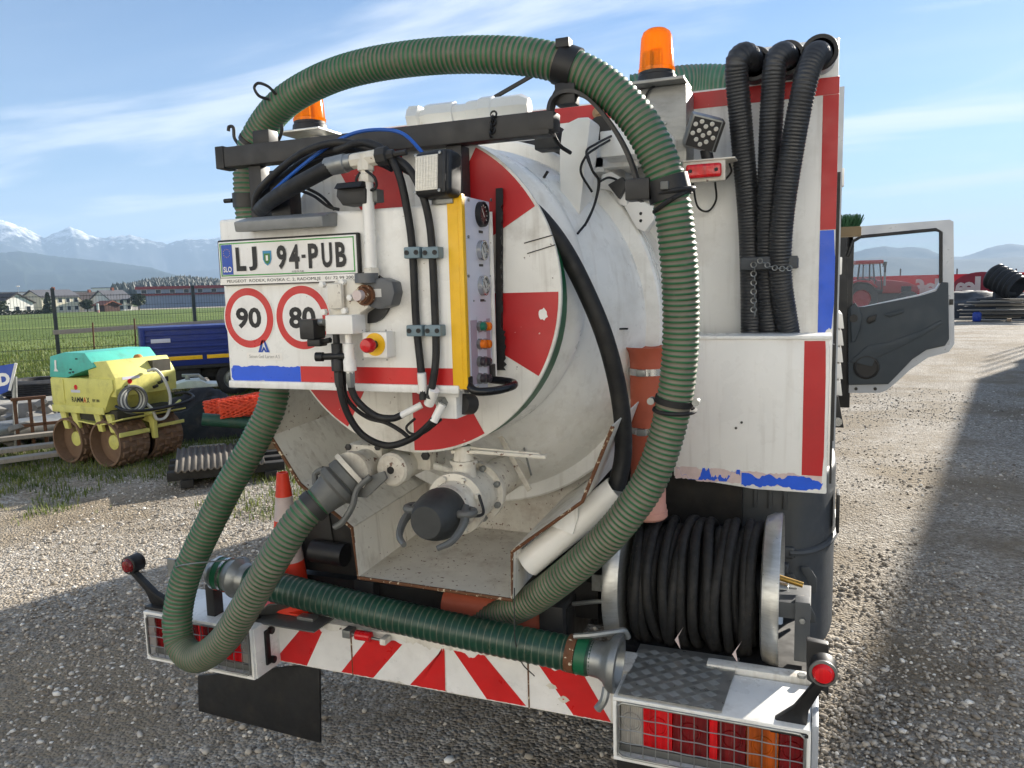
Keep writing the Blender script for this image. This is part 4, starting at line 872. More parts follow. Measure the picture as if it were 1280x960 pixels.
# ---- lamp boxes ------------------------------------------------------------------------------------
def lampbox(x0, x1, z0, z1, mirror, nm):
    y0, y1 = 2.2, 2.46
    mb = MB(); t_ = .012
    mb.box(x0, x1, y0, y1, z0-.012, z0); mb.box(x0, x1, y0, y1, z1, z1+.012)
    mb.box(x0, x0+t_, y0+.001, y1, z0, z1); mb.box(x1-t_, x1, y0+.001, y1, z0, z1); mb.box(x0+t_, x1-t_, y1-.012, y1, z0, z1)
    root = obj('lamp_box', mb, W, T, .003); lab(root, nm)
    segs = [(0, .13, 'clear_lens'), (.13, .30, 'red_lens'), (.30, .50, 'dark_red_lens'), (.50, .55, 'red_lens'), (.55, .70, 'dark_red_lens'), (.70, .87, 'amber_lens'), (.87, 1, 'dark_red_lens')]
    xi0, xi1 = x0+t_+.004, x1-t_-.004
    for a, b, m in segs:
        if mirror: a, b = 1-b, 1-a
        xa, xb_ = xi0+(xi1-xi0)*a, xi0+(xi1-xi0)*b
        ln = obj('tail_lens', MB().box(xa+.001, xb_-.001, y0+.035, y0+.09, z0+.03, z1-.008), MT[m], root, .004)
    for q_ in [c_ for c_ in root.children if c_.name.startswith('tail_lens')]:
        xs_ = [v_.co.x for v_ in q_.data.vertices]; a0_, a1_ = min(xs_)+OFF[root.name].x, max(xs_)+OFF[root.name].x; rb_ = MB(); nn_ = max(3, int((a1_-a0_)/.006))
        for i_ in range(1, nn_): x_ = a0_+(a1_-a0_)*i_/nn_; rb_.box(x_-.0007, x_+.0007, y0+.0335, y0+.036, z0+.034, z1-.012)
        obj('lens_ribs', rb_, q_.data.materials[0], q_)
        if a1_-a0_ > .06: obj('bulb_ring', MB().torus(((a0_+a1_)/2, y0+.034, (z0+z1)/2+.012), (0, 1, 0), .028, .004, 24, 6), q_.data.materials[0], q_)
    obj('lamp_tray', MB().box(xi0, xi1, y0+.03, y0+.10, z0+.002, z0+.026), MT['cast_grey'], root, .002)
    g = MB(); nx = max(4, round((x1-x0)/.041)); nz = 5
    for i in range(nx+1):
        x = xi0+(xi1-xi0)*i/nx; g.tube([V(x, y0+.004+.002*math.sin(k*2.2+i), z0+.004+(z1-z0-.008)*k/8) for k in range(9)], .0018, 5)
    for j in range(nz):
        z = z0+.008+(z1-z0-.014)*j/(nz-1); g.tube([V(xi0+(xi1-xi0)*k/24, y0+.001+.002*math.cos(k*math.pi*.5+j), z) for k in range(25)], .0018, 5)
    obj('grille', g, MT['galv'], root)
    fr2 = [V(xi0, y0-.002, z0+.016), V(xi0, y0-.002, z1-.014), V(xi0+.014, y0-.002, z1-.002), V(xi1-.014, y0-.002, z1-.002), V(xi1, y0-.002, z1-.014), V(xi1, y0-.002, z0+.016), V(xi1-.014, y0-.002, z0+.004), V(xi0+.014, y0-.002, z0+.004), V(xi0, y0-.002, z0+.016)]
    obj('grille_frame', MB().tube(fr2, .004, 8), MT['galv'], root)
    return root
lz0, lz1 = at(315, 850, 2.2).z+.012, at(180, 766, 2.2).z-.006
lx0, lx1 = at(181, 790, 2.2).x, at(316, 820, 2.2).x
LB = lampbox(lx0, lx1, lz0, lz1, True, 'tail lamp box behind the bent green hose')
obj('inner_plate', MB().box(lx1, lx1+.006, 2.21, 2.36, lz0-.01, lz1+.01), W, LB, .002)
obj('rubber_latch', MB().box(lx1+.006, lx1+.016, 2.26, 2.285, lz0+.02, lz1-.02), MT['black'], LB, .004)
for z in (lz0+.03, lz1-.03): obj('latch_knob', MB().cyl((lx1+.006, 2.295, z), (lx1+.022, 2.295, z), .014, None, 12), MT['black'], LB)
rx0, rx1 = at(766, 900, 2.2).x, at(1004, 940, 2.2).x+.02
rz1 = at(770, 873, 2.2).z-.008
RB = lampbox(rx0, rx1, rz1-.185, rz1, False, 'tail lamp box under the checker plate step')
obj('outer_skin', MB().box(rx1+.001, rx1+.02, 2.215, 2.47, rz1-.19, rz1+.02), MT['silver_paint'], RB, .006)
obj('rear_rail', MB().box(rx0+.25, rx1+.01, 2.47, 2.52, rz1-.03, rz1+.03), MT['white_dirty'], RB, .006)
obj('corner_bolt', MB().lathe((rx1-.03, 2.475, rz1+.03), (0, 0, 1), [(0, .014), (.01, .014)], 6), MT['galv'], RB)
# checker plate step
cx0, cx1 = at(772, 872, 2.2).x, at(906, 893, 2.2).x
sy0, sy1, sz = 2.205, 2.56, rz1+.018
st = obj('step_plate', MB().prism([V(cx0, sy0, sz), V(cx1-.01, sy0, sz), V(cx1+.01, sy1, sz), V(cx0-.005, sy1, sz)], (0, 0, .004)), MT['alu'], T)
lab(st, 'checker plate step of scratched aluminium')
mb = MB(); pc = .036
for i in range(int((cx1-cx0)/pc)):
    for j in range(int((sy1-sy0)/pc)):
        for q in range(5):
            c = V(cx0+(i+.5)*pc, sy0+(j+.5)*pc, sz+.0045); a = R_(45 if (i+j) % 2 else -45); d = V(math.cos(a), math.sin(a), 0); n_ = V(-d.y, d.x, 0)
            mb.bar(c+n_*(q-2)*.0062-d*.013, c+n_*(q-2)*.0062+d*.013, .0022, .002)
obj('tread', mb, MT['alu'], st)
# side marker lamps on black arms
def marker(base, head, nm, face_=(0, -1, 0)):
    d = head-base
    root = obj('marker_arm', MB().prism([base+V(-.045, -.01, 0), base+V(.04, -.01, 0), base+V(.045, -.01, .02), base+d*.35+V(.02, -.01, 0), head+V(.013, -.01, -.02), head+V(-.013, -.01, -.02), base+d*.35+V(-.022, -.01, 0), base+V(-.05, -.01, .012)], (0, .028, 0)), MT['black'], T, .005); lab(root, nm)
    obj('marker_foot', MB().box(base.x-.055, base.x+.05, base.y-.04, base.y+.05, base.z-.006, base.z+.006), MT['black'], root, .003)
    obj('marker_body', MB().lathe(head+V(0, .05, 0), (0, -1, 0), [(0, .03), (.006, .036), (.05, .036), (.056, .032)], 24), MT['black'], root)
    obj('marker_rim', MB().lathe(head+V(0, -.004, 0), (0, -1, 0), [(0, .037), (.008, .037), (.01, .030)], 24, cap=False), MT['black'] if nm.endswith('hose') else MT['cast_grey'], root)
    obj('marker_lens', MB().lathe(head+V(0, -.003, 0), (0, -1, 0), [(0, .030), (.012, .028), (.02, .022), (.022, .012), (.022, 0)], 24, cap=False), MT['red_lens'] if not nm.endswith('hose') else MT['dark_red_lens'], root)
marker(at(988, 908, 2.24), at(1029, 840, 2.17), 'red marker lamp on a black arm above the tail lamp box')
marker(at(203, 757, 2.25), at(163, 706, 2.22), 'red marker lamp on a black arm beside the bent hose')
obj('arm_stay', MB().prism([at(1008, 800, 2.36), at(1036, 806, 2.36), at(1036, 870, 2.36), at(1008, 850, 2.36)], (0, .03, 0)), MT['black'], T, .006)
# mud flaps
def flap(p, y):
    return obj('mud_flap', MB().prism(p, (0, .012, 0)), MT['rubber'], T, .002)
flap([at(247, 845, 2.36), at(399, 830, 2.36), at(400, 929, 2.36), at(248, 889, 2.36)], 2.36)
flap([V(-.60, 2.40, .40), V(-.02, 2.40, .40), V(-.02, 2.40, .12), V(-.60, 2.40, .12)], 2.4)
# tilted sheet bracket under the hose end
obj('hose_cradle', MB().prism([at(270, 810, 2.30), at(335, 757, 2.30), at(372, 752, 2.36), at(300, 800, 2.36)], (0, .0, .006)), MT['cast_grey'], T)
bx('cradle_plate', at(320, 770, 2.3).x, at(400, 780, 2.3).x, 2.26, 2.40, zb1+.012, zb1+.018, MT['cast_grey'], bevel=.002)
# dark gear between chassis and bumper (battery tray, pump, pipes)
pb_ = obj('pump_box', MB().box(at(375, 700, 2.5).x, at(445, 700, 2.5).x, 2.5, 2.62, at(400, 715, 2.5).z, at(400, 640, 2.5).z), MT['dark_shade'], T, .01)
cy('pump_motor', at(392, 688, 2.46), at(432, 694, 2.46), .045, MT['black'])
obj('pump_plate', MB().prism([at(380, 655, 2.5), at(400, 600, 2.5), at(408, 610, 2.5), at(420, 690, 2.5), at(385, 700, 2.5)], (0, -.01, 0)), MT['dark_steel'], T, .003)
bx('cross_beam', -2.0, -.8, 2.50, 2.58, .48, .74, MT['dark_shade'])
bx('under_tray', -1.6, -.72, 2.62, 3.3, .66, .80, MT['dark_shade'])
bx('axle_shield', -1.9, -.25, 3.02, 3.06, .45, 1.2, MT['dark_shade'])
for px, py in ((735, 750), (760, 735), (745, 775)):
    c = at(px, py, 2.65); cy('pipe_fitting', c, c+V(.12, .1, -.02), .018, MT['dark_steel'])
tb('brake_pipe', [at(716, 755, 2.56), at(750, 752, 2.54), at(766, 757, 2.53), at(760, 766, 2.53)], .008, MT['galv'])
bx('data_plate', at(740, 718, 2.58).x, at(756, 718, 2.58).x, 2.575, 2.58, at(745, 738, 2.58).z, at(745, 718, 2.58).z, MT['galv'])
# orange down pipe with clamps
oc = at(808, 440, 2.72); o0 = at(820, 648, 2.72)
op_ = obj('down_pipe', MB().lathe((oc.x+.004, 2.72, o0.z+.02), (0, 0, 1), [(0, .062), (oc.z-o0.z-.05, .062), (oc.z-o0.z-.02, .068), (oc.z-o0.z-.004, .078), (oc.z-o0.z, .078), (oc.z-o0.z-.01, .056)], 32, cap=False), MT['terracotta'], T)
lab(op_, 'terracotta plastic down pipe with steel clamps')
obj('pipe_end', MB().lathe((oc.x+.004, 2.72, o0.z), (0, 0, 1), [(0, .060), (.01, .070), (.03, .070), (.032, .066), (.05, .066), (.055, .0635), (.16, .0635)], 32, cap=False), MT['terracotta_pale'], op_)
for py in (466, 540):
    z = at(806, py, 2.66).z
    q = obj('pipe_clamp', MB().lathe((oc.x+.004, 2.72, z-.012), (0, 0, 1), [(0, .063), (0, .067), (.024, .067), (.024, .063)], 32, cap=False), MT['steel_bright'], op_)
    obj('clamp_screw', MB().box(oc.x-.02, oc.x+.012, 2.638, 2.66, z-.012, z+.012), MT['galv'], op_, .003)

# ---- hose reel ------------------------------------------------------------------------------------
RY, RZ = 2.76, at(963, 735, 2.76).z; RR = .265
xL, xR = at(800, 720, 2.76).x-.02, at(955, 735, 2.76).x
rl = obj('hose_reel', MB().cyl((xL, RY, RZ), (xR, RY, RZ), .09, None, 28), MT['dark_steel'], T); lab(rl, 'steel reel wound with black jetting hose')
for x, s in ((xL, -1), (xR, 1)):
    obj('reel_flange', MB().lathe((x, RY, RZ), (s, 0, 0), [(0, .06), (0, RR-.03), (.006, RR-.012), (.03, RR), (.055, RR+.003), (.06, RR), (.055, RR-.006), (.03, RR-.012), (.012, RR-.03), (.008, .06)], 64), MT['alu'], rl)
    obj('reel_hub', MB().lathe((x, RY, RZ), (s, 0, 0), [(0, .07), (.03, .06), (.035, .035), (.08, .03), (.085, .0)], 24, cap=False), MT['galv'], rl)
obj('reel_swivel', MB().cyl((xR+.05, RY-.02, RZ+.05), (xR+.13, RY-.03, RZ+.035), .010, None, 10), MT['brass'], rl)
obj('reel_valve', MB().box(xR+.01, xR+.04, RY-.06, RY-.03, RZ+.09, RZ+.15), MT['green_paint'], rl, .004)
obj('reel_bolt', MB().lathe((xR+.08, RY, RZ), (1, 0, 0), [(0, .016), (.03, .016)], 6), MT['galv'], rl)
r = random.Random(2); nt_ = 11
for layer, (rad, n_, x_off) in enumerate(((.150, nt_, 0), (.188, nt_, .005), (.222, 12, .01))):
    span = xR-xL-.05
    for k in range(n_):
        xx = xL+.018+(span+.022)*(k+.5)/n_+r.uniform(-.004, .004)
        tilt = r.uniform(-.009, .009)*(1+layer); ph = r.uniform(0, 6.28); wob = r.uniform(.003, .009)
        pts = [V(xx+tilt*math.sin(a+ph)+.004*math.sin(3*a+k), RY+math.cos(a)*(rad+wob*math.sin(2*a+ph)), RZ+math.sin(a)*(rad+wob*math.sin(2*a+ph))-.004*layer) for a in [2*math.pi*i/40 for i in range(41)]]
        obj('hose_turn', MB().tube(pts, .0178, 10, cap=False), MT['reel_rubber'], rl)
for px, py in ((843, 800), (915, 818)):
    c = at(px, py, 2.52); obj('frayed_end', MB().prism([c, c+V(.03, 0, .05), c+V(.012, .0, .012), c+V(.02, .0, -.03)], (0, .006, 0)), MT['cone_white'], rl, .002)
bx('reel_stand', at(993, 800, 2.62).x, at(1012, 800, 2.62).x, 2.60, 2.66, rz1+.02, at(1000, 750, 2.62).z, MT['plastic_grey'], bevel=.003)
bx('reel_arm', xR+.04, at(1012, 800, 2.62).x+.002, 2.62, 2.80, at(1000, 775, 2.62).z, at(1000, 755, 2.62).z, MT['plastic_grey'], bevel=.004)
bolt(at(1003, 776, 2.60), (0, -1, 0), .010, MT['galv'], rl)
bx('reel_base', -.62, .0, 2.58, 3.0, .56, .60, MT['dark_shade'], bevel=.004)

# ---- dark plastic wheel arch -----------------------------------------------------------------------
YF = 3.08; fx1 = at(1046, 660, YF+.1).x
ap_ = [V(-.62, YF, 0)]+[V(fx1-.17+.17*math.sin(a_), YF+.42-.42*math.cos(a_), 0) for a_ in [R_(7.5*i) for i in range(13)]]+[V(fx1, 3.72, 0), V(-.62, 3.72, 0)]
arch = obj('wheel_arch', MB().prism([p+V(0, 0, .40) for p in ap_], (0, 0, .73)), MT['plastic_grey'], T, .03, seg=4); lab(arch, 'dark grey moulded plastic wheel arch')
obj('arch_top', MB().box(-.62, fx1-.01, 3.7, 5.0, .95, 1.12), MT['plastic_grey'], arch, .03)
for k in range(8):
    x = fx1-.19-.055*k; obj('arch_rib', MB().box(x-.008, x+.008, YF-.012, YF+.02, 1.00, 1.115), MT['plastic_grey'], arch, .005)
zr = at(1000, 690, YF).z
obj('arch_ridge', MB().box(-.61, fx1-.15, YF-.012, YF+.02, zr-.03, zr+.02), MT['plastic_grey'], arch, .012, seg=3)
obj('arch_ridge', MB().tube([V(fx1-.17+.175*math.sin(a_), YF+.42-.425*math.cos(a_), zr-.005) for a_ in [R_(7.5*i) for i in range(13)]]+[V(fx1+.004, 3.7, zr-.005)], .014, 8), MT['plastic_grey'], arch)
obj('arch_ridge', MB().box(-.61, fx1-.17, YF-.03, YF+.01, zr-.09, zr-.045), MT['plastic_grey'], arch, .014, seg=3)
mb = MB(); mb.prism([at(1000, 708, YF), at(1012, 708, YF), at(1021, 722, YF), at(1021, 740, YF), at(1016, 742, YF)], (0, -.008, 0)); obj('arch_boss', mb, MT['plastic_grey'], arch, .004)
mb = MB(); mb.prism([at(980, 716, YF), at(992, 716, YF), at(1019, 768, YF), at(1019, 778, YF), at(1008, 778, YF)], (0, -.008, 0)); obj('arch_boss', mb, MT['plastic_grey'], arch, .004)
bx('arch_reflector', fx1, fx1+.012, YF+.2, YF+.3, .86, 1.02, MT['black'], bevel=.003)
bx('side_skirt', fx1-.06, fx1-.005, 5.0, 6.4, .5, 1.15, MT['plastic_grey'], bevel=.01)

# ---- open cab door ---------------------------------------------------------------------------------
YD = 7.35
def dp(px, py, dy=0): return at(px, py, YD+dy)
outer = [(1059, 290), (1062, 286), (1075, 283), (1187, 274.5), (1192, 277), (1193, 430), (1186, 440), (1160, 447), (1138, 462), (1118, 480), (1108, 488), (1100, 491), (1060, 491)]
inner = [(1059.5, 320), (1066, 302), (1076, 296), (1170, 287), (1176, 290), (1175, 352), (1170, 361), (1150, 368), (1080, 383), (1059.5, 386)]
door = thing('cab_door', 'x', 'x', dp(1060, 490)); del door['label'], door['category']
door.parent = T; door.location = Vector(dp(1060, 490))-Vector(T.location); OFF[door.name] = Vector(dp(1060, 490))
bm = bmesh.new()
ov = [bm.verts.new(dp(*p)) for p in outer]; iv = [bm.verts.new(dp(*p)) for p in inner]
oe = [bm.edges.new((ov[i], ov[(i+1) % len(ov)])) for i in range(len(ov))]; ie = [bm.edges.new((iv[i], iv[(i+1) % len(iv)])) for i in range(len(iv))]
bmesh.ops.triangle_fill(bm, use_beauty=True, use_dissolve=False, edges=oe+ie)
bmesh.ops.recalc_face_normals(bm, faces=bm.faces)
ret = bmesh.ops.extrude_face_region(bm, geom=list(bm.faces)); bmesh.ops.translate(bm, vec=(0, .07, 0), verts=[e for e in ret['geom'] if isinstance(e, bmesh.types.BMVert)])
bmesh.ops.recalc_face_normals(bm, faces=bm.faces)
me = bpy.data.meshes.new('door_shell'); bmesh.ops.translate(bm, vec=-OFF[door.name], verts=bm.verts); bm.to_mesh(me); bm.free()
me.materials.append(MT['silver_paint']); ds = bpy.data.objects.new('door_shell', me); COL.objects.link(ds); ds.parent = door; OFF[ds.name] = OFF[door.name]
gl = MB().prism([dp(*p, .03) for p in inner], (0, .006, 0)); obj('door_glass', gl, MT['glass'], door)
tr = [(1060, 386), (1066, 384), (1082, 383), (1150, 370), (1170, 364), (1177, 352.5), (1185, 353), (1186, 424), (1181, 432), (1158, 437), (1140, 449), (1120, 470), (1110, 480), (1060, 481)]
trim = obj('door_trim', MB().prism([dp(*p, -.012) for p in tr], (0, -.02, 0)), MT['door_grey'], door, .008, seg=3)
rb = [(1059.5, 320), (1066, 302), (1076, 296), (1170, 287), (1176, 290), (1176, 354)]
obj('window_seal', MB().tube([dp(*p, -.004) for p in rb], .014, 6), MT['black'], door)
pk = [(1062, 384), (1069, 378), (1074, 386), (1078, 395), (1075, 410), (1069, 427), (1064, 428)]
obj('grab_pocket', MB().prism([dp(*p, -.033) for p in pk], (0, -.03, 0)), MT['door_grey'], trim, .01, seg=3)
obj('pocket_recess', MB().lathe(dp(1067, 398, -.064), (0, -1, 0), [(0, .035), (.004, .034), (.004, 0)], 20, cap=False), MT['black'], trim)
obj('door_pull', MB().prism([dp(1083, 402, -.033), dp(1085, 396, -.033), dp(1096, 393, -.033), (dp(1094, 401, -.033)), dp(1087, 405, -.033)], (0, -.015, 0)), MT['black'], trim, .006)
obj('arm_rest', MB().prism([dp(1105, 393, -.033), dp(1130, 386, -.033), dp(1130, 390, -.033), dp(1112, 396, -.033)], (0, -.02, 0)), MT['door_grey'], trim, .006)
obj('trim_step', MB().prism([dp(1062, 452, -.033), dp(1085, 432, -.033), dp(1110, 428, -.033), dp(1150, 414, -.033), dp(1176, 400, -.033), dp(1178, 404, -.033), dp(1152, 420, -.033), dp(1112, 440, -.033), dp(1095, 447, -.033), dp(1090, 458, -.033)], (0, -.012, 0)), MT['door_grey'], trim, .006)
obj('speaker', MB().lathe(dp(1083, 459, -.033), (0, -1, 0), [(0, .105), (.012, .10), (.014, .09), (.006, .085), (.006, 0)], 28, cap=False), MT['black'], trim)
obj('door_catch', MB().box(dp(1189, 378).x-.015, dp(1189, 378).x+.015, YD-.01, YD+.02, dp(1189, 381).z, dp(1189, 374).z), MT['black'], door, .003)
for px in (1070, 1094): bolt(dp(px, 486, -.0), (0, -1, 0), .015, MT['dark_steel'], door)
bx('cab_step', -.35, .16, 6.3, 6.9, .55, .80, MT['black'], bevel=.02)
obj('cab_pillar', MB().box(.0, dp(1062, 400).x+.02, YD+.0, YD+.12, .75, 2.3), MT['black'], T, .01)
# broom strapped to the flank
br = obj('broom_block', MB().box(xr+.02, xr+.33, 4.78, 4.86, at(1066, 287, 4.8).z-.03, at(1066, 287, 4.8).z+.03), MT['wood'], None, .006)
brt = thing('yard_broom', 'broom head with green bristles lying on the truck flank', 'broom', (xr+.18, 4.82, at(1066, 287, 4.8).z-.03))
bpy.data.objects.remove(br)
zbz = at(1066, 289, 4.8).z
wx0, wx1 = xr+.0, at(1084, 288, 4.8).x
obj('broom_block', MB().box(wx0, wx1-.03, 4.77, 4.85, zbz-.03, zbz+.025), MT['straw'], brt, .008)
mb = MB(); r = random.Random(9)
for i in range(260):
    p = V(r.uniform(wx0+.01, wx1-.04), r.uniform(4.78, 4.84), zbz+.023); mb.tube([p, p+V(r.uniform(-.015, .03), r.uniform(-.03, .03), r.uniform(.045, .075))], .0022, 3)
bs = obj('bristles', mb, MT['brush_green'], brt); bs['kind'] = 'stuff'

# ================================================================== HOSES AND LOOSE THINGS ON THE TRUCK
L0 = CPL+CDIR*.11
path = [L0, at(375, 649, 2.05), at(340, 703, 2.01), at(305, 762, 2.01), at(278, 802, 2.03), at(247, 822, 2.06), at(226, 806, 2.09), at(222, 770, 2.11), at(231, 725, 2.13), at(250, 680, 2.16), at(285, 610, 2.2), at(322, 545, 2.25), at(343, 490, 2.29), at(338, 400, 2.31), at(318, 300, 2.31), at(311, 240, 2.30), at(313, 195, 2.30), at(328, 160, 2.29), at(358, 126, 2.27), at(410, 97, 2.25), at(470, 80, 2.23), at(550, 70, 2.21), at(630, 69, 2.20), at(690, 77, 2.20), at(745, 100, 2.21), at(790, 140, 2.22), at(820, 190, 2.23), at(838, 245, 2.24), at(847, 310, 2.25), at(851, 380, 2.27), at(849, 455, 2.28), at(838, 525, 2.29), at(815, 595, 2.29), at(780, 648, 2.29), at(747, 684, 2.31), at(706, 720, 2.34), at(660, 753, 2.40), at(615, 772, 2.46), at(585, 778, 2.50)]
gh = thing('suction_hose', 'long green ribbed suction hose arching over the tank and bending back to the valve', 'hose', (-1.9, 2.06, .6))
ho, hp_ = hose('hose_body', path, .0515, .0165, .0024, MT['hose_green'], gh, n=24)
def collar(t_pt, w_, r_, m, nm, parent):
    i = min(range(len(hp_)), key=lambda k: (hp_[k]-t_pt).length); c = hp_[i]; d = (hp_[i+2]-hp_[i-2]).normalized()
    return obj(nm, MB().lathe(c-d*w_/2, d, [(0, .052), (0, r_), (w_, r_), (w_, .052)], 28, cap=False), MT[m], parent), c, d
k1, c1_, d1_ = collar(at(709, 83, 2.2), .055, .059, 'black', 'hose_collar', T)
obj('collar_lug', MB().box(c1_.x-.02, c1_.x+.02, c1_.y-.05, c1_.y-.01, c1_.z+.04, c1_.z+.066), MT['black'], k1, .004)
obj('collar_neck', MB().box(c1_.x-.03, c1_.x+.03, 2.17, 2.22, c1_.z-.11, c1_.z-.05), MT['black'], k1, .004)
k2, c2_, d2_ = collar(at(835, 237, 2.24), .06, .061, 'black', 'hose_collar', T)
obj('collar_tab', MB().box(c2_.x-.115, c2_.x-.045, 2.19, 2.25, c2_.z-.03, c2_.z+.03), MT['black'], k2, .005)
obj('collar_screw', MB().box(c2_.x-.01, c2_.x+.012, c2_.y-.075, c2_.y-.055, c2_.z-.01, c2_.z+.012), MT['cast_grey'], k2, .003)
for dz in (0, -.025): obj('collar_band', MB().torus(c2_+V(.012, 0, -.01+dz), d2_+V(.3, 0, 0)*(1 if dz else -.4), .058, .007, 28, 8), MT['rubber'], k2)
k3, c3_, d3_ = collar(at(844, 500, 2.29), .02, .058, 'rubber', 'hose_strap', T)
for s in (-1, 1): obj('strap_clip', MB().cyl(c3_+V(s*.066, -.03, .0), c3_+V(s*.066, .0, 0), .011, None, 12), MT['galv'], k3)
obj('strap_loop', MB().torus(c3_+V(0, 0, -.028), d3_+V(.15, 0, 0), .060, .0065, 28, 8), MT['rubber'], k3)
k4, c4_, d4_ = collar(at(311, 250, 2.3), .05, .058, 'black', 'hose_collar', T)
obj('collar_hook', MB().cyl(c4_+V(-.05, -.03, 0), c4_+V(-.085, -.03, 0), .008, None, 10), MT['black'], k4)
k5, c5_, d5_ = collar(at(318, 180, 2.29), .014, .056, 'black', 'hose_strap', T)
tb('strap_hook', [c5_+V(-.05, -.02, -.01), c5_+V(-.07, -.02, .02), c5_+V(-.072, -.02, .055), c5_+V(-.09, -.02, .06), c5_+V(-.095, -.02, .045)], .006, MT['black'], T, 8)
tb('bungee_loop', [at(345, 118, 2.22), at(335, 108, 2.2), at(323, 104, 2.2), at(318, 110, 2.2), at(324, 120, 2.2), at(336, 124, 2.22)], .005, MT['rubber'])
tb('bungee_loop', [at(347, 178, 2.24), at(352, 165, 2.24), at(352, 155, 2.24)], .006, MT['rubber'])
i0 = min(range(len(hp_)), key=lambda k: (hp_[k]-(L0+CDIR*.05)).length)
obj('hose_clamp', MB().lathe(hp_[i0]-CDIR*.012, CDIR, [(0, .052), (0, .057), (.03, .057), (.03, .052)], 28, cap=False), MT['dark_steel'], gh)
# horizontal spare hose on the bumper
q0, q1 = at(300, 722, 2.27), at(742, 823, 2.27)
def hsag(t_): p = q0.lerp(q1, t_); p.z -= .012*math.sin(math.pi*t_); return p
sh_ = thing('spare_hose', 'straight dark green hose lying along the bumper with open metal couplings', 'hose', (-1.3, 2.27, zb1))
hb_, hq = hose('hose_body', [hsag(k/8) for k in range(9)], .056, .0245, .0016, MT['hose_dark_green'], sh_, n=28)
ax = (q1-q0).normalized()
ec_ = obj('open_coupling', MB().lathe(q1-ax*.02, ax, [(0, .052), (.02, .056), (.045, .057), (.062, .066), (.078, .086), (.088, .092), (.104, .090), (.106, .072), (.03, .05), (.02, .0)], 40, cap=False), MT['galv'], sh_)
obj('hose_band', MB().lathe(q1-ax*.085, ax, [(0, .056), (0, .0605), (.03, .0605), (.03, .056)], 32, cap=False), MT['rust_edge'], sh_)
obj('hose_cuff', MB().lathe(q1-ax*.052, ax, [(0, .056), (0, .060), (.035, .060), (.037, .05)], 32, cap=False), MT['green_paint'], sh_)
cc = q1+ax*.06
obj('coupling_lever', MB().tube(catmull([cc+V(-.12, -.01, .075), cc+V(-.06, -.01, .088), cc+V(.01, .03, .092), cc+V(.03, .05, .088), cc+V(.04, .06, .062)], 6), .010, 8), MT['galv'], ec_)
obj('coupling_lever', MB().tube(catmull([cc+V(-.005, -.05, -.06), cc+V(-.01, -.066, -.095), cc+V(-.03, -.07, -.125)], 6), .014, 8), MT['galv'], ec_)
le = obj('end_fitting', MB().lathe(q0+ax*.0, -ax, [(-.05, .057), (-.045, .060), (-.02, .060), (-.015, .064), (0, .076), (.006, .08), (.014, .078), (.03, .066), (.05, .06), (.11, .058), (.13, .052), (.135, 0)], 36, cap=False), MT['galv'], sh_)
obj('end_sleeve', MB().lathe(q0-ax*.05, -ax, [(0, .061), (.01, .063), (.05, .063), (.055, .06)], 32, cap=False), MT['green_paint'], sh_)
for k in (.055, .095): obj('hose_band', MB().lathe(q0-ax*k, -ax, [(0, .060), (0, .066), (.012, .066), (.012, .06)], 28, cap=False), MT['steel_bright'], sh_)
wr_ = at(300, 705, 2.13)
tb('tie_wire', [at(213, 716, 2.2), at(222, 708, 2.08), at(245, 704, 2.06), at(275, 701, 2.12), at(305, 698, 2.2)], .0025, MT['galv'], T, 6)
tb('tie_wire', [at(643, 735, 2.2), at(643, 765, 2.2), at(644, 800, 2.2), at(652, 828, 2.28), at(668, 845, 2.33)], .002, MT['dark_steel'], T, 6)
bx('tie_lug', at(212, 712, 2.25).x, at(222, 712, 2.25).x, 2.24, 2.25, at(215, 720, 2.25).z, at(215, 698, 2.25).z, MT['galv'])
bx('cradle_post', q0.x+.02, q0.x+.06, 2.25, 2.30, zb1-.02, q0.z-.04, MT['dark_steel'], bevel=.003)
bx('cradle_post', q0.x-.16, q0.x-.12, 2.25, 2.30, lz1, q0.z-.04, MT['dark_steel'], bevel=.003)
# traffic cone standing on the bumper beam
cb_ = at(377, 716, 2.43); ct = at(345, 590, 2.43); cw = V(at(360, 700, 2.43).x, 2.43, zb1+.012)
ch = ct.z-cw.z
cn = thing('traffic_cone', 'dirty red and white traffic cone standing on the bumper', 'cone', cw)
def cr(h): return .085+(.022-.085)*h/ch
for nm, h0_, h1_, m in (('cone_skirt', .012, ch*.36, 'cone_red'), ('white_band', ch*.36, ch*.52, 'cone_white'), ('red_band', ch*.52, ch*.66, 'cone_red'), ('white_band', ch*.66, ch*.83, 'cone_white'), ('cone_tip', ch*.83, ch, 'cone_red')):
    obj(nm, MB().lathe(cw, (0, 0, 1), [(h0_, cr(h0_)), (h1_, cr(h1_))]+([(h1_+.001, cr(h1_)-.005), (h1_-.03, .015), (h1_-.03, 0)] if nm == 'cone_tip' else []), 32, cap=False), MT[m], cn)
obj('cone_foot', MB().box(cw.x-.12, cw.x+.12, 2.43-.075, 2.43+.075, cw.z, cw.z+.014), MT['cone_red'], cn, .005)
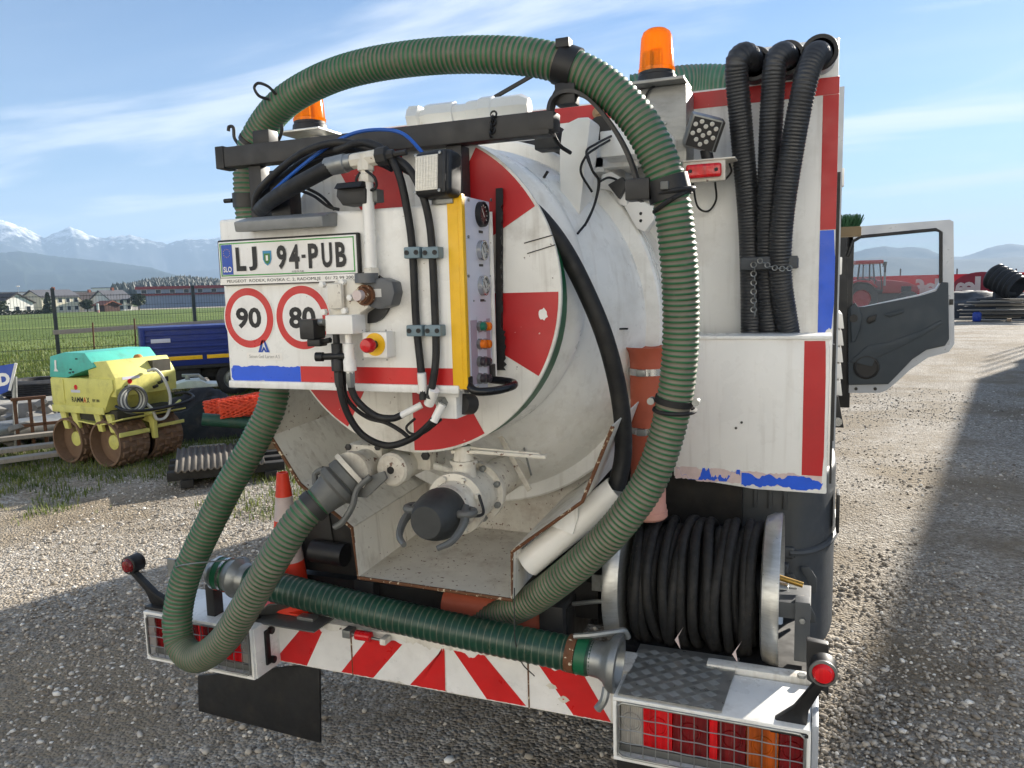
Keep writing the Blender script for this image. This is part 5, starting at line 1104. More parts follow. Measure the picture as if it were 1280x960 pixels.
# three black discharge tubes hanging from the sockets
TUB = [[(946, 86, 3.19), (940, 75, 3.11), (931, 68, 3.06), (922, 76, 3.03), (921, 95, 3.04), (924, 130, 3.06), (928, 176, 3.08), (936, 270, 3.12), (939, 349, 3.13), (940, 430, 3.13), (940, 470, 3.14)],
       [(986, 80, 3.19), (983, 71, 3.10), (977, 68, 3.05), (969, 80, 3.03), (966, 114, 3.04), (963, 176, 3.06), (960, 270, 3.09), (959, 349, 3.11), (962, 430, 3.13), (963, 470, 3.14)],
       [(1026, 74, 3.19), (1024, 68, 3.09), (1019, 69, 3.03), (1011, 86, 3.0), (1004, 114, 2.99), (992, 176, 3.01), (978, 270, 3.04), (975, 340, 3.06), (981, 390, 3.09), (987, 430, 3.12), (988, 470, 3.14)]]
NM = ['black corrugated tube hanging next to the flood lamp', 'black corrugated tube hanging between two others on the wall', 'black corrugated tube hanging next to the red wall edge']
for q, nm in zip(TUB, NM):
    o, _ = hose('corrugated_tube', [at(*p) for p in q], .0415, .0125, .0023, MT['hose_black'], None, n=24, shape='cor'); tag(o, nm, 'tube', 'black tubes on the truck wall')
cbk = obj('tube_clip', MB().box(at(924, 329, 2.98).x, at(997, 329, 2.98).x, 3.03, 3.05, at(950, 337, 3.03).z, at(950, 321, 3.03).z), MT['plastic_grey'], T, .006)
for sx in (924, 997):
    x_ = at(sx, 329, 3.0).x; obj('clip_leg', MB().box(x_-.005+(.005 if sx < 950 else -.005), x_+.005+(.005 if sx < 950 else -.005), 3.045, YW+.001, at(950, 335, 3.03).z, at(950, 323, 3.03).z), MT['plastic_grey'], cbk)
mb = MB()
for k in range(12): mb.torus(at(942+(k % 2)*1.5, 331+k*5.6, 3.02), (1, 0, 0) if k % 2 else (0, 1, 0), .010, .0022, 10, 5)
obj('clip_chain', mb, MT['galv'], cbk)
mb = MB()
for k in range(9): mb.torus(at(950+k*4.6, 326+4*math.sin(k*.4)+k*1.2, 3.005), (0, 0, 1) if k % 2 else (0, 1, 0), .009, .0022, 10, 5)
obj('clip_chain', mb, MT['galv'], cbk)
# pale green hose lying along the roof
o, _ = hose('roof_hose', [at(790, 112, 3.5), at(840, 102, 3.55), at(875, 99, 3.6), at(910, 100, 3.6), at(945, 106, 3.6), at(975, 118, 3.6)], .062, .02, .002, MT['hose_far_green'], None, n=20)
tag(o, 'pale green ribbed hose lying on the roof behind the beacon', 'hose')
# ================================================================== GROUND
def nodes(name):
    m = bpy.data.materials.new(name); m.use_nodes = True; t = m.node_tree; return m, t, t.nodes['Principled BSDF'], t.nodes.new, t.links.new
def rampn(N, L, v, stops):
    r = N('ShaderNodeValToRGB'); e = r.color_ramp.elements
    e[0].position = stops[0][0]; e[0].color = (*lin(stops[0][1]), 1); e[1].position = stops[-1][0]; e[1].color = (*lin(stops[-1][1]), 1)
    for p, c in stops[1:-1]: k = e.new(p); k.color = (*lin(c), 1)
    L(v, r.inputs[0]); return r.outputs[0]
def gravelmat():
    m, t, b, N, L = nodes('gravel'); co = N('ShaderNodeTexCoord')
    def vor(sc, feat='F1', out='Distance'):
        n = N('ShaderNodeTexVoronoi'); n.inputs['Scale'].default_value = sc; n.feature = feat; L(co.outputs['Object'], n.inputs['Vector']); return n.outputs[out]
    def ns(sc, det=6, rg=.6):
        n = N('ShaderNodeTexNoise'); n.inputs['Scale'].default_value = sc; n.inputs['Detail'].default_value = det; n.inputs['Roughness'].default_value = rg; L(co.outputs['Object'], n.inputs['Vector']); return n.outputs['Fac']
    def mixc(f, a, c, bl='MIX'):
        n = N('ShaderNodeMix'); n.data_type = 'RGBA'; n.blend_type = bl
        for k, val in (('Factor', f), ('A', a), ('B', c)):
            if isinstance(val, (tuple, float, int)): n.inputs[k].default_value = val
            else: L(val, n.inputs[k])
        return n.outputs['Result']
    def mr(v, a, c, d=0, e=1):
        n = N('ShaderNodeMapRange'); n.inputs['From Min'].default_value = a; n.inputs['From Max'].default_value = c; n.inputs['To Min'].default_value = d; n.inputs['To Max'].default_value = e; L(v, n.inputs['Value']); return n.outputs[0]
    def sep(v):
        n = N('ShaderNodeSeparateColor'); L(v, n.inputs[0]); return n.outputs[0]
    peb = rampn(N, L, sep(vor(62, out='Color')), [(0, (108,99,88)), (.35, (154,145,131)), (.7, (182,173,160)), (.92, (202,195,184)), (1, (230,226,216))])
    peb2 = rampn(N, L, sep(vor(27, out='Color')), [(0, (110,101,90)), (.6, (156,147,134)), (1, (206,199,188))])
    col = mixc(.35, peb, peb2)
    dirt = rampn(N, L, ns(3.2, 8, .7), [(.3, (118,105,86)), (.7, (150,136,114))])
    col = mixc(mr(ns(.7, 5), .44, .60, 0, .85), col, dirt)
    big = mr(ns(.16, 3), .3, .7, .82, 1.06)
    c2 = N('ShaderNodeCombineColor'); [L(big, c2.inputs[i]) for i in range(3)]
    col = mixc(1.0, col, c2.outputs[0], 'MULTIPLY'); L(col, b.inputs['Base Color']); b.inputs['Roughness'].default_value = .9; b.inputs['Specular IOR Level'].default_value = .25
    h = N('ShaderNodeMath'); h.operation = 'ADD'; L(vor(62), h.inputs[0]); L(vor(27), h.inputs[1])
    h2 = N('ShaderNodeMath'); h2.operation = 'MULTIPLY_ADD'; L(h.outputs[0], h2.inputs[0]); h2.inputs[1].default_value = -1; L(ns(9, 6), h2.inputs[2])
    bp = N('ShaderNodeBump'); bp.inputs['Strength'].default_value = .9; bp.inputs['Distance'].default_value = .016; L(h2.outputs[0], bp.inputs['Height']); L(bp.outputs[0], b.inputs['Normal'])
    return m
MT['gravel'] = gravelmat()
GN = [-9000, -3000, -900, -300, -120, -60, -36, -24, -18] + [x*.5 for x in range(-30, 31)] + [18, 24, 36, 60, 120, 300, 900, 3000, 9000]
def gz(x, y):
    d = math.hypot(x, y-4); k = max(0, 1-d/30)
    D_ = math.hypot(x, y); s_ = min(3, max(0, D_-60)*.012)
    if x < -12: s_ = max(s_, min(3, max(0, D_-22)*.0088))
    return (.03*noise.noise(V(x*.35, y*.35, 2)) + .018*noise.noise(V(x*1.1, y*1.1, 5)))*k - .02 - s_
gv = [(x, y, gz(x, y)) for y in GN for x in GN]; n_ = len(GN)
g = obj('ground', MB().add(gv, [(j*n_+i, j*n_+i+1, (j+1)*n_+i+1, (j+1)*n_+i) for j in range(n_-1) for i in range(n_-1)]), MT['gravel'], ang=180); g['kind'] = 'structure'; g['label'] = 'grey gravel yard'

def fieldmat(name, c0, c1, c2, rows=0):
    m, t, b, N, L = nodes(name); co = N('ShaderNodeTexCoord')
    def ns(sc, det=6, st=(1, 1, 1)):
        mp = N('ShaderNodeMapping'); mp.inputs['Scale'].default_value = st; L(co.outputs['Object'], mp.inputs[0])
        n = N('ShaderNodeTexNoise'); n.inputs['Scale'].default_value = sc; n.inputs['Detail'].default_value = det; L(mp.outputs[0], n.inputs['Vector']); return n.outputs['Fac']
    a = N('ShaderNodeMath'); a.operation = 'MULTIPLY_ADD'; L(ns(4, 8), a.inputs[0]); a.inputs[1].default_value = .55; 
    s2 = N('ShaderNodeMath'); s2.operation = 'MULTIPLY'; L(ns(.07, 4), s2.inputs[0]); s2.inputs[1].default_value = .45; L(s2.outputs[0], a.inputs[2])
    L(rampn(N, L, a.outputs[0], [(.32, c0), (.52, c1), (.68, c2)]), b.inputs['Base Color']); b.inputs['Roughness'].default_value = .9; b.inputs['Specular IOR Level'].default_value = .2
    bp = N('ShaderNodeBump'); bp.inputs['Strength'].default_value = 1; bp.inputs['Distance'].default_value = .12; L(ns(11, 6), bp.inputs['Height']); L(bp.outputs[0], b.inputs['Normal']); return m
MT['field'] = fieldmat('field', (64,82,36), (94,112,52), (134,144,82))
MT['far_land'] = fieldmat('far_land', (66,82,44), (92,106,60), (120,124,84))
def frame(px, D):
    """ground frame at bearing of pixel column px and distance D: origin, right, away"""
    d = _F + _R*((px-640)/FPX); d = V(d.x, d.y, 0).normalized(); return d*D, V(d.y, -d.x, 0), d
fo = MB(); ring = []
gcol = list(range(-340, 741, 60)); gD = [19.4, 24, 32, 45, 65, 95, 140, 200, 300]
for px in gcol:
    for D in gD: o, u, v = frame(px, D+(max(0, px-400)*.012 if D < 30 else 0)); fo.v.append(V(o.x, o.y, -max(0, math.hypot(o.x, o.y)-21)*.0083+.03))
n_ = len(gD); fo.f = [(i*n_+j, (i+1)*n_+j, (i+1)*n_+j+1, i*n_+j+1) for i in range(len(gcol)-1) for j in range(n_-1)]
fd = obj('grass_field', fo, MT['field'], smooth=False); fd['kind'] = 'structure'; fd['label'] = 'green meadow beyond the wire fence'
ob_ = obj('farmland', MB().add([V(-8900, 330, -2.7), V(8900, 330, -2.7), V(8900, 8900, -2.7), V(-8900, 8900, -2.7)], [(0, 1, 2, 3)]), MT['far_land'], smooth=False); ob_['kind'] = 'structure'

# loose stones (uncountable)
def scatter_stones(n, rmin, rmax, seed):
    rg = np.random.default_rng(seed)
    r = rmin*(rmax/rmin)**(rg.random(n)**.9); a = rg.uniform(R_(-66), R_(22), n)
    x = r*np.sin(a); y = r*np.cos(a)
    k = np.array([noise.noise(V(float(p)*.55, float(q)*.55, 3.3)) for p, q in zip(x, y)]); k2 = np.array([noise.noise(V(float(p)*1.7+.5*float(q), float(q)*.6, 8.1)) for p, q in zip(x, y)]); keep = k+.6*k2+rg.normal(0, .22, n) > -.02
    ke = ~((x < -5.2) & (y > 6.2)); keep &= ke
    x, y = x[keep], y[keep]; n = len(x)
    t_ = (1+5**.5)/2; iv = np.array([(-1,t_,0),(1,t_,0),(-1,-t_,0),(1,-t_,0),(0,-1,t_),(0,1,t_),(0,-1,-t_),(0,1,-t_),(t_,0,-1),(t_,0,1),(-t_,0,-1),(-t_,0,1)])/1.9
    fi = np.array([(0,11,5),(0,5,1),(0,1,7),(0,7,10),(0,10,11),(1,5,9),(5,11,4),(11,10,2),(10,7,6),(7,1,8),(3,9,4),(3,4,2),(3,2,6),(3,6,8),(3,8,9),(4,9,5),(2,4,11),(6,2,10),(8,6,7),(9,8,1)])
    s = np.exp(rg.normal(math.log(.0080), .38, n)); s = np.clip(s, .004, .021)
    sc = s[:, None]*rg.uniform(.65, 1.25, (n, 3))*np.array([1, 1, .7]); an = rg.uniform(0, 6.28, n)
    vv = iv[None]*sc[:, None, :]*rg.uniform(.8, 1.2, (n, 12, 1))
    cx_, sx_ = np.cos(an)[:, None], np.sin(an)[:, None]
    X = vv[:, :, 0]*cx_-vv[:, :, 1]*sx_; Y = vv[:, :, 0]*sx_+vv[:, :, 1]*cx_
    zg = np.array([gz(float(p), float(q)) for p, q in zip(x, y)])
    P = np.stack([X+x[:, None], Y+y[:, None], vv[:, :, 2]+(zg+s*.25)[:, None]], -1).reshape(-1, 3)
    Fc = (fi[None]+12*np.arange(n)[:, None, None]).reshape(-1, 3)
    me = bpy.data.meshes.new('loose_stones'); me.vertices.add(len(P)); me.vertices.foreach_set('co', P.ravel()); me.loops.add(Fc.size); me.loops.foreach_set('vertex_index', Fc.ravel().astype(np.int32))
    me.polygons.add(len(Fc)); me.polygons.foreach_set('loop_start', np.arange(0, Fc.size, 3, dtype=np.int32)); me.update(calc_edges=True)
    tone = np.repeat(rg.random(n), 12); a_ = me.attributes.new('tone', 'FLOAT', 'POINT'); a_.data.foreach_set('value', tone.astype(np.float32))
    o = bpy.data.objects.new('loose_stones', me); COL.objects.link(o); o['kind'] = 'stuff'; o['label'] = 'loose grey stones on the gravel'; return o
m, t, b, N, L = nodes('stone'); aa = N('ShaderNodeAttribute'); aa.attribute_name = 'tone'
L(rampn(N, L, aa.outputs['Fac'], [(0, (116,107,96)), (.4, (158,149,136)), (.75, (186,177,164)), (.94, (206,199,188)), (1, (236,232,224))]), b.inputs['Base Color']); b.inputs['Roughness'].default_value = .88
stn = scatter_stones(98000, 1.6, 15, 5); stn.data.materials.append(m)

# grass blades
def grass(name, n, pick, hmin, hmax, matl, label, seed, wk=1.0):
    rg = np.random.default_rng(seed); P = []; Fc = []
    pts = pick(n, rg); n = len(pts)
    h = rg.uniform(hmin, hmax, n); a = rg.uniform(0, 6.28, n); ln = rg.uniform(.1, .7, n); wd = rg.uniform(.003, .007, n)*wk
    for i in range(n):
        x, y = pts[i]; z = gz(x, y) if abs(x) < 15 and y < 15 else -max(0, math.hypot(x, y)-21)*.0088
        dx, dy = math.cos(a[i]), math.sin(a[i]); px_, py_ = -dy*wd[i], dx*wd[i]; k = len(P)
        P += [(x-px_, y-py_, z-.004), (x+px_, y+py_, z-.004), (x+dx*h[i]*ln[i]*.35+px_*.7, y+dy*h[i]*ln[i]*.35+py_*.7, z+h[i]*.6), (x+dx*h[i]*ln[i]*.35-px_*.7, y+dy*h[i]*ln[i]*.35-py_*.7, z+h[i]*.6), (x+dx*h[i]*ln[i], y+dy*h[i]*ln[i], z+h[i])]
        Fc += [(k, k+1, k+2, k+3), (k+3, k+2, k+4)]
    me = bpy.data.meshes.new(name); me.from_pydata(P, [], Fc); me.materials.append(matl)
    o = bpy.data.objects.new(name, me); COL.objects.link(o); o['kind'] = 'stuff'; o['label'] = label; return o
def leafmat(name, c0, c1, c2, tl=.35):
    m, t, b, N, L = nodes(name); co = N('ShaderNodeTexCoord'); n = N('ShaderNodeTexNoise'); n.inputs['Scale'].default_value = 3.5; n.inputs['Detail'].default_value = 5; L(co.outputs['Object'], n.inputs['Vector'])
    c = rampn(N, L, n.outputs['Fac'], [(.3, c0), (.5, c1), (.7, c2)]); L(c, b.inputs['Base Color']); b.inputs['Roughness'].default_value = .6
    tr = N('ShaderNodeBsdfTranslucent'); L(c, tr.inputs[0]); mx = N('ShaderNodeMixShader'); mx.inputs[0].default_value = tl; L(b.outputs[0], mx.inputs[1]); L(tr.outputs[0], mx.inputs[2]); L(mx.outputs[0], t.nodes['Material Output'].inputs[0]); return m
MT['grass'] = leafmat('grass', (64,82,32), (96,110,46), (140,142,78))
def pick_yard(n, rg):
    out = []
    while len(out) < n:
        x = rg.uniform(-14, -2.9); y = rg.uniform(3.6, 13)
        p, rr, aw = x, y, 0
        s_ = (y-4.5) + (x+5.5)*-.42            # grows towards the fence
        q = noise.noise(V(x*.8, y*.8, 7))*1.1 + noise.noise(V(x*2.6, y*2.6, 1))*.55 + min(1.0, s_*.40)
        if q > rg.uniform(.22, .75): out.append((x, y))
    return out
grass('yard_grass', 95000, pick_yard, .02, .09, MT['grass'], 'tufts of grass growing through the gravel', 3)
def pick_field(n, rg):
    out = []
    while len(out) < n:
        px = rg.uniform(-120, 420); D = 19.6+rg.exponential(9)
        o, u, v = frame(px, D); out.append((o.x, o.y))
    return out
grass('meadow_grass', 26000, pick_field, .07, .2, MT['grass'], 'meadow grass beyond the wire fence', 4, 3.0)

# ================================================================== YARD ON THE LEFT
for k, a in (('rust', ((96,66,46), .85)), ('drum', ((98,78,62), .9)), ('machine_yellow', ((218,212,116), .55)), ('machine_teal', ((86,190,172), .5)), ('machine_dark', ((60,58,48), .8)), ('trailer_blue', ((12,40,116), .45)), ('fence_green', ((34,46,46), .5)), ('cloth_black', ((22,23,27), .8)), ('orange_net', ((226,74,36), .55)), ('pvc_green', ((28,72,56), .5)), ('fibre_cement', ((104,98,90), .9)), ('slab_grey', ((136,134,128), .9)), ('off_white', ((206,206,196), .6))):  # the roller's lower frame and hood opening get a dark brown-grey
    MT[k] = mat(k, a[0], a[1], dirt=.4 if k not in ('trailer_blue',) else .15, dcol=(88,74,58) if k != 'trailer_blue' else (10,34,96), dscale=7)
MT['drum'] = mat('drum', (122,96,74), .9, dirt=.75, dcol=(84,62,46), dscale=9, spots=.3, scol=(150,124,96), sscale=14)
# ---- trench roller
ro = at(138, 589, Z=0)
RO = thing('trench_roller', 'yellow trench roller with a teal hood and rusty padded drums', 'roller', (ro.x+.12, ro.y+.10, 0), R_(-5))
def L_(name, mb, m, parent=RO, bevel=0, **k): return obj(name, mb, MT[m] if isinstance(m, str) else m, parent, bevel, local=True, **k)
DR = .265
for cxp in (-.32, -.98):
    for y0, y1 in ((.0, .38), (.46, .84)):
        d = L_('drum', MB().lathe((cxp, y0, DR), (0, 1, 0), [(0, DR-.025), (0, DR-.004), (.004, DR), (y1-y0-.004, DR), (y1-y0, DR-.004), (y1-y0, DR-.025), (y1-y0-.12, DR-.03), (y1-y0-.12, .0)] if y0 > .2 else [(.12, 0), (.12, DR-.03), (0, DR-.025), (0, DR-.004), (.004, DR), (y1-y0-.004, DR), (y1-y0, DR-.004), (y1-y0, 0)], 40, cap=False), 'drum')
        L_('drum_plate', MB().lathe((cxp, y0+(.118 if y0 < .2 else .26), DR), (0, -1 if y0 < .2 else 1, 0), [(0, .085), (.008, .085), (.010, .05), (.016, .04), (.016, 0)], 20, cap=False), 'machine_yellow', d)
        mb = MB()
        for row in range(4):
            for k in range(14):
                a0 = 2*math.pi*(k+.5*(row % 2))/14; yy = y0+.03+row*.088; w_ = .076; da = .15
                c = [(math.cos(a0+s*da), math.sin(a0+s*da)) for s in (-1, 1)]; q = []
                for rr, sh in ((DR-.003, 1.0), (DR+.02, .72)):
                    for s in (-1, 1):
                        for t2 in (0, 1):
                            a = a0+s*da*sh; yt = yy+w_*(.5+(t2-.5)*sh); q.append((cxp+rr*math.cos(a), yt, DR+.0+rr*math.sin(a)))
                mb.add(q, [(4, 5, 7, 6), (0, 1, 5, 4), (1, 3, 7, 5), (3, 2, 6, 7), (2, 0, 4, 6)])
        L_('drum_pads', mb, 'drum', d, ang=20)
    L_('axle_beam', MB().box(cxp-.07, cxp+.07, .12, .72, .30, .52), 'machine_yellow', bevel=.01)
L_('scraper', MB().box(-.04, -.02, -.02, .36, .36, .41), 'machine_yellow', bevel=.006)
L_('scraper', MB().box(-.04, -.02, .47, .84, .39, .43), 'machine_yellow', bevel=.006)
L_('scraper_arm', MB().prism([V(-.30, .40, .6), V(-.12, .40, .62), V(-.0, .40, .5), V(.0, .40, .28), V(-.05, .40, .28), V(-.08, .40, .46), V(-.3, .40, .5)], (0, .05, 0)), 'machine_yellow', bevel=.006)
L_('lower_frame', MB().box(-1.1, -.15, .06, .78, .50, .64), 'machine_dark', bevel=.02)
for x in (-1.05, -.85, -.45, -.25): L_('frame_lug', MB().prism([V(x-.05, .02, .60), V(x+.05, .02, .60), V(x+.09, .02, .40), V(x+.02, .02, .40)], (0, .04, 0)), 'machine_yellow', bevel=.004)
L_('deck', MB().prism([V(-.75, .0, .50), V(-.38, .0, .47), V(.02, .0, .56), V(.02, .0, .575), V(-.38, .0, .485), V(-.75, .0, .515)], (0, .84, 0)), 'machine_yellow')
bdy = L_('body', MB().prism([V(-1.17, .0, .62), V(-.28, .0, .62), V(-.16, .0, .82), V(-.10, .0, .88), V(-.10, .0, 1.0), V(-1.17, .0, 1.0)], (0, .84, 0)), 'machine_yellow', bevel=.012)
L_('side_skirt', MB().box(-1.18, -.27, -.012, .001, .60, .68), 'machine_yellow', bdy, .004)
L_('left_panel', MB().box(-1.165, -.94, -.008, .001, .70, .985), 'machine_yellow', bdy, .004)
L_('control_hood', MB().prism([V(-.52, .02, .99), V(-.52, .02, 1.18), V(-.20, .02, 1.20), V(-.08, .02, 1.02), V(-.08, .02, .80), V(-.30, .02, .80)], (0, .80, 0)), 'machine_yellow', bevel=.012)
L_('hood_opening', MB().box(-.22, -.085, .52, .76, 1.03, 1.16), 'machine_dark', bdy)
L_('engine_hood', MB().prism([V(-1.18, -.005, 1.0), V(-1.14, -.005, 1.24), V(-.88, -.005, 1.29), V(-.52, -.005, 1.29), V(-.36, -.005, 1.13), V(-.7, -.005, 1.05), V(-.86, -.005, 1.0)], (0, .85, 0)), 'machine_teal', bevel=.015)
for p in ((-.78, -.008, 1.10), (-.74, -.008, 1.07), (-.80, -.008, 1.06), (-.66, -.008, 1.22)): L_('hood_latch', MB().obox(p, (.03, .012, .015)), 'dark_steel', bdy)
RX = Matrix.Rotation(math.pi/2, 3, 'X')
def rtext(s, x, z, h, w_, m='ink'): return text('lettering', s, (x, -.0135 if z < .69 else -.002, z), h, MT[m], bdy, RX, w_, bold=.02, local=True)
rtext('RAMM', -.72, .755, .062, .20); rtext('A', -.592, .755, .062, .05, 'red_plastic'); rtext('X', -.536, .755, .062, .05); rtext('RW 1404', -.40, .755, .036, .12)
L_('sticker', MB().obox((-.74, -.002, .85), (.16, .002, .03)), 'gauge_panel', bdy); L_('sticker_disc', MB().lathe((-.73, -.001, .895), (0, -1, 0), [(0, .03), (.002, .03), (.002, 0)], 16, cap=False), 'red_plastic', bdy)
RZ_ = Matrix.Rotation(math.pi/2, 3, 'Z') @ RX
L_('sticker', MB().obox((-.079, .22, 1.0), (.002, .22, .03)), 'gauge_panel', bdy); L_('sticker_disc', MB().lathe((-.082, .2, .96), (1, 0, 0), [(0, .028), (.006, .028), (.006, 0)], 16, cap=False), 'red_plastic', bdy)
L_('dark_label', MB().obox((-.079, .66, .93), (.003, .10, .06)), 'dark_steel', bdy)
L_('filler_cap', MB().lathe((-.30, .5, 1.195), (0, 0, 1), [(0, .05), (.02, .045), (.035, .03), (.04, 0)], 14, cap=False), 'wood_orange', bdy)
L_('pictogram', MB().prism([V(-1.08, -.012, 1.07), V(-1.0, -.012, 1.07), V(-1.03, -.012, 1.1), V(-1.02, -.012, 1.2), V(-1.05, -.012, 1.2), V(-1.06, -.012, 1.1)], (0, .004, 0)), 'white_clean', bdy)
for k in range(5):
    L_('coiled_lead', MB().torus((-.0-.012*k, .16+.01*k, .76), (1, .12*(k-2), 0), .15-.008*k, .017, 28, 8), 'off_white' if k % 2 else 'cast_grey')
L_('lead', MB().tube(catmull([(-.06, .42, 1.05), (.03, .47, 1.06), (.06, .56, .9), (.06, .6, .7), (.05, .54, .52), (.04, .42, .50), (.02, .38, .62), (.0, .3, .72)], 6), .017, 8), 'off_white')
L_('tow_bar', MB().tube(catmull([(-.1, .02, .70), (.08, .03, .66), (.16, .3, .64), (.17, .7, .66), (.14, .86, .70), (.0, .88, .74), (-.1, .80, .74)], 6), .018, 8), 'black')
L_('bumper_bar', MB().tube(catmull([(-.05, .1, .66), (.05, .2, .62), (.06, .6, .62), (-.02, .8, .66)], 6), .016, 8), 'machine_yellow')
for p in ((-.06, .13, .90), (-.05, .48, .86), (-.05, .55, .9)): L_('control_knob', MB().cyl(p, (p[0]+.06, p[1], p[2]+.02), .018, None, 10), 'black')

# ---- tipper trailer
to, tu, tv = frame(182, 15.2); td = (tu*.999+tv*.03).normalized(); ta = math.atan2(td.y, td.x)
TL = thing('tipper_trailer', 'dark blue tipper trailer with yellow reflective marks along its side', 'trailer', (to.x, to.y, 0), ta)
def t_(name, mb, m, parent=TL, bevel=0): return obj(name, mb, MT[m], parent, bevel, local=True)
z0, z1 = .79, 1.31; LN = 3.4
bed = t_('bed', MB().prism([V(0, -.01, z0-.16), V(0, -.03, z0), V(0, -.05, z1), V(0, 2.05, z1), V(0, 2.0, z0-.16)], (LN, 0, 0)), 'trailer_blue', bevel=.01)
for k in range(4): t_('side_rib', MB().box(.04, LN-.04, -.062, -.02, z0+.05+k*.115, z0+.10+k*.115), 'trailer_blue', bed, .015)
t_('top_rail', MB().box(-.03, LN, -.075, -.0, z1-.02, z1+.04), 'trailer_blue', bed, .012)
t_('end_post', MB().box(-.03, .05, -.08, .0, z0-.02, z1+.03), 'trailer_blue', bed, .01)
for x0, x1 in ((.06, .26), (.34, .98), (1.06, 1.75), (1.83, 2.5), (2.58, 3.3)): t_('yellow_mark', MB().box(x0, x1, -.05, -.03, z0-.05, z0+.02), 'yellow_tape', bed, .002)
t_('maker_plate', MB().box(.14, .46, -.069, -.06, z0+.28, z0+.35), 'gauge_panel', bed, .002)
t_('undercarriage', MB().box(.1, LN-.1, .3, 1.7, .36, .64), 'dark_shade', bevel=.02)
t_('side_rail', MB().box(.05, LN, .02, .08, .56, .64), 'black', bevel=.01)
t_('tool_box', MB().box(.35, .95, .15, .5, .22, .58), 'black', bevel=.02)
for x in (1.52, 2.4):
    for y, s in ((.05, 1), (1.95, -1)):
        w_ = t_('wheel', MB().lathe((x, y, .32), (0, s, 0), [(0, .19), (.0, .22), (.02, .28), (.05, .315), (.2, .315), (.24, .28), (.26, .19)], 32, cap=False), 'tyre')
        t_('rim', MB().lathe((x, y, .32), (0, s, 0), [(.01, .20), (.03, .18), (.09, .15), (.08, .09), (.02, .07), (.0, .05), (-.01, 0)], 28, cap=False), 'galv', w_)
t_('axle', MB().cyl((1.52, .2, .32), (1.52, 1.8, .32), .05), 'dark_steel'); t_('axle', MB().cyl((2.4, .2, .32), (2.4, 1.8, .32), .05), 'dark_steel')
t_('draw_bar', MB().bar((LN-.2, 1.0, .5), (LN+1.0, 1.0, .45), .1, .12), 'black')

# ---- wire fence
fo_, fu, fv = frame(77, 18.0)
FE = thing('wire_fence', 'dark green wire mesh fence with a wooden plank between its posts', 'fence', (fo_.x, fo_.y, 0), math.atan2(fu.y, fu.x))
def f_(name, mb, m, parent=FE, bevel=0): return obj(name, mb, MT[m], parent, bevel, local=True)
for k in range(-2, 5): f_('post', MB().box(-.035+2.62*k, .035+2.62*k, -.03, .03, 0, 2.12), 'fence_green', bevel=.006)
mb = MB(); X0, X1 = -5.24, 10.48
for i in range(int((X1-X0)/.055)+1): mb.bar((X0+i*.055, .035, .03), (X0+i*.055, .035, 1.98), .0045, .0045, (0, 1, 0))
for k in range(10):
    for dz in ((0, .012) if k in (0, 4, 9) else (0,)): mb.bar((X0, .04, .06+k*.21+dz), (X1, .04, .06+k*.21+dz), .006, .006)
wmsh = f_('wire_mesh', mb, 'fence_green'); wmsh['kind'] = 'stuff'
f_('plank_rail', MB().bar((-.06, -.06, 1.24), (4.0, -.06, 1.33), .03, .09), 'wood_grey', bevel=.004)
for px, y1, y0 in ((120, 403, 462), (172, 398, 470)):
    o, u, v = frame(px, 16.6); z_ = at(px, y1, D=1); hgt = CAM_H+16.6*((_F+_R*((px-640)/FPX)-_U*((y1-480)/FPX)).normalized().z)
    tag(obj('steel_stake', MB().cyl(V(o.x, o.y, 0), V(o.x+.06, o.y, hgt), .014, None, 6), MT['rust']), 'thin rusty steel stake in front of the fence, '+('next to the teal hood' if px < 150 else 'next to the blue trailer'), 'stake', 'rusty stakes by the fence')

# ---- clutter between roller and fence
def gp_(px, py): return at(px, py, Z=0)
p = gp_(12, 522); 
SG = thing('road_sign', 'blue sign board with a white letter lying tilted on rubble', 'sign', (p.x, p.y, 0))
sq = [at(-40, 510, D=9.6), at(-30, 462, D=9.6), at(20, 454, D=9.6), at(12, 488, D=9.6)]
nrm = (sq[1]-sq[0]).cross(sq[2]-sq[0]).normalized()
obj('sign_board', MB().prism(sq, nrm*.02), MT['plate_blue'], SG, .003)
e1_ = (sq[2]-sq[1]).normalized(); e2_ = nrm.cross(e1_); nn = nrm if nrm.dot(_C-sq[0]) > 0 else -nrm
Ms = Matrix((e1_, nn.cross(e1_), nn)).transposed()
text('sign_letter', 'D', (at(5, 474, D=9.6)+nn*(.024 if nn.dot(nrm) > 0 else .004)), .16, MT['white_clean'], SG, Ms, bold=.06)
obj('sign_edge', MB().bar(sq[2], sq[3], .03, .03), MT['white_clean'], SG)
obj('sign_leg', MB().cyl(V(sq[0].x, sq[0].y, 0), sq[0].lerp(sq[1], .5)+V(0, .05, 0), .03), MT['galv'], SG); obj('sign_leg', MB().cyl(V(sq[3].x, sq[3].y, 0), sq[3].lerp(sq[2], .5)-nn*.03, .03), MT['galv'], SG)
def tyre(c, r, w_, nm, grp='tyres stacked by the fence'):
    o = thing('old_tyre', nm, 'tyre', c, 0, grp)
    obj('tread', MB().lathe((0, 0, 0), (0, 0, 1), [(0, r*.58), (0, r*.85), (w_*.12, r*.97)]+[(w_*(.12+.76*k/12), r*(1.0 if k % 2 else .975)) for k in range(13)]+[(w_*.88, r*.97), (w_, r*.85), (w_, r*.58), (w_*.5, r*.52), (0, r*.58)], 32, cap=False), MT['tyre'], o, local=True); return o
o, u, v = frame(48, 13.5)
for k in range(3): tyre((o.x+.02*k, o.y, .24*k), .5, .24, ['worn black tyre at the bottom of the stack behind the teal hood', 'worn black tyre in the middle of the stack behind the teal hood', 'worn black tyre on top of the stack behind the teal hood'][k])
o, u, v = frame(172, 17.2)
mb = MB()
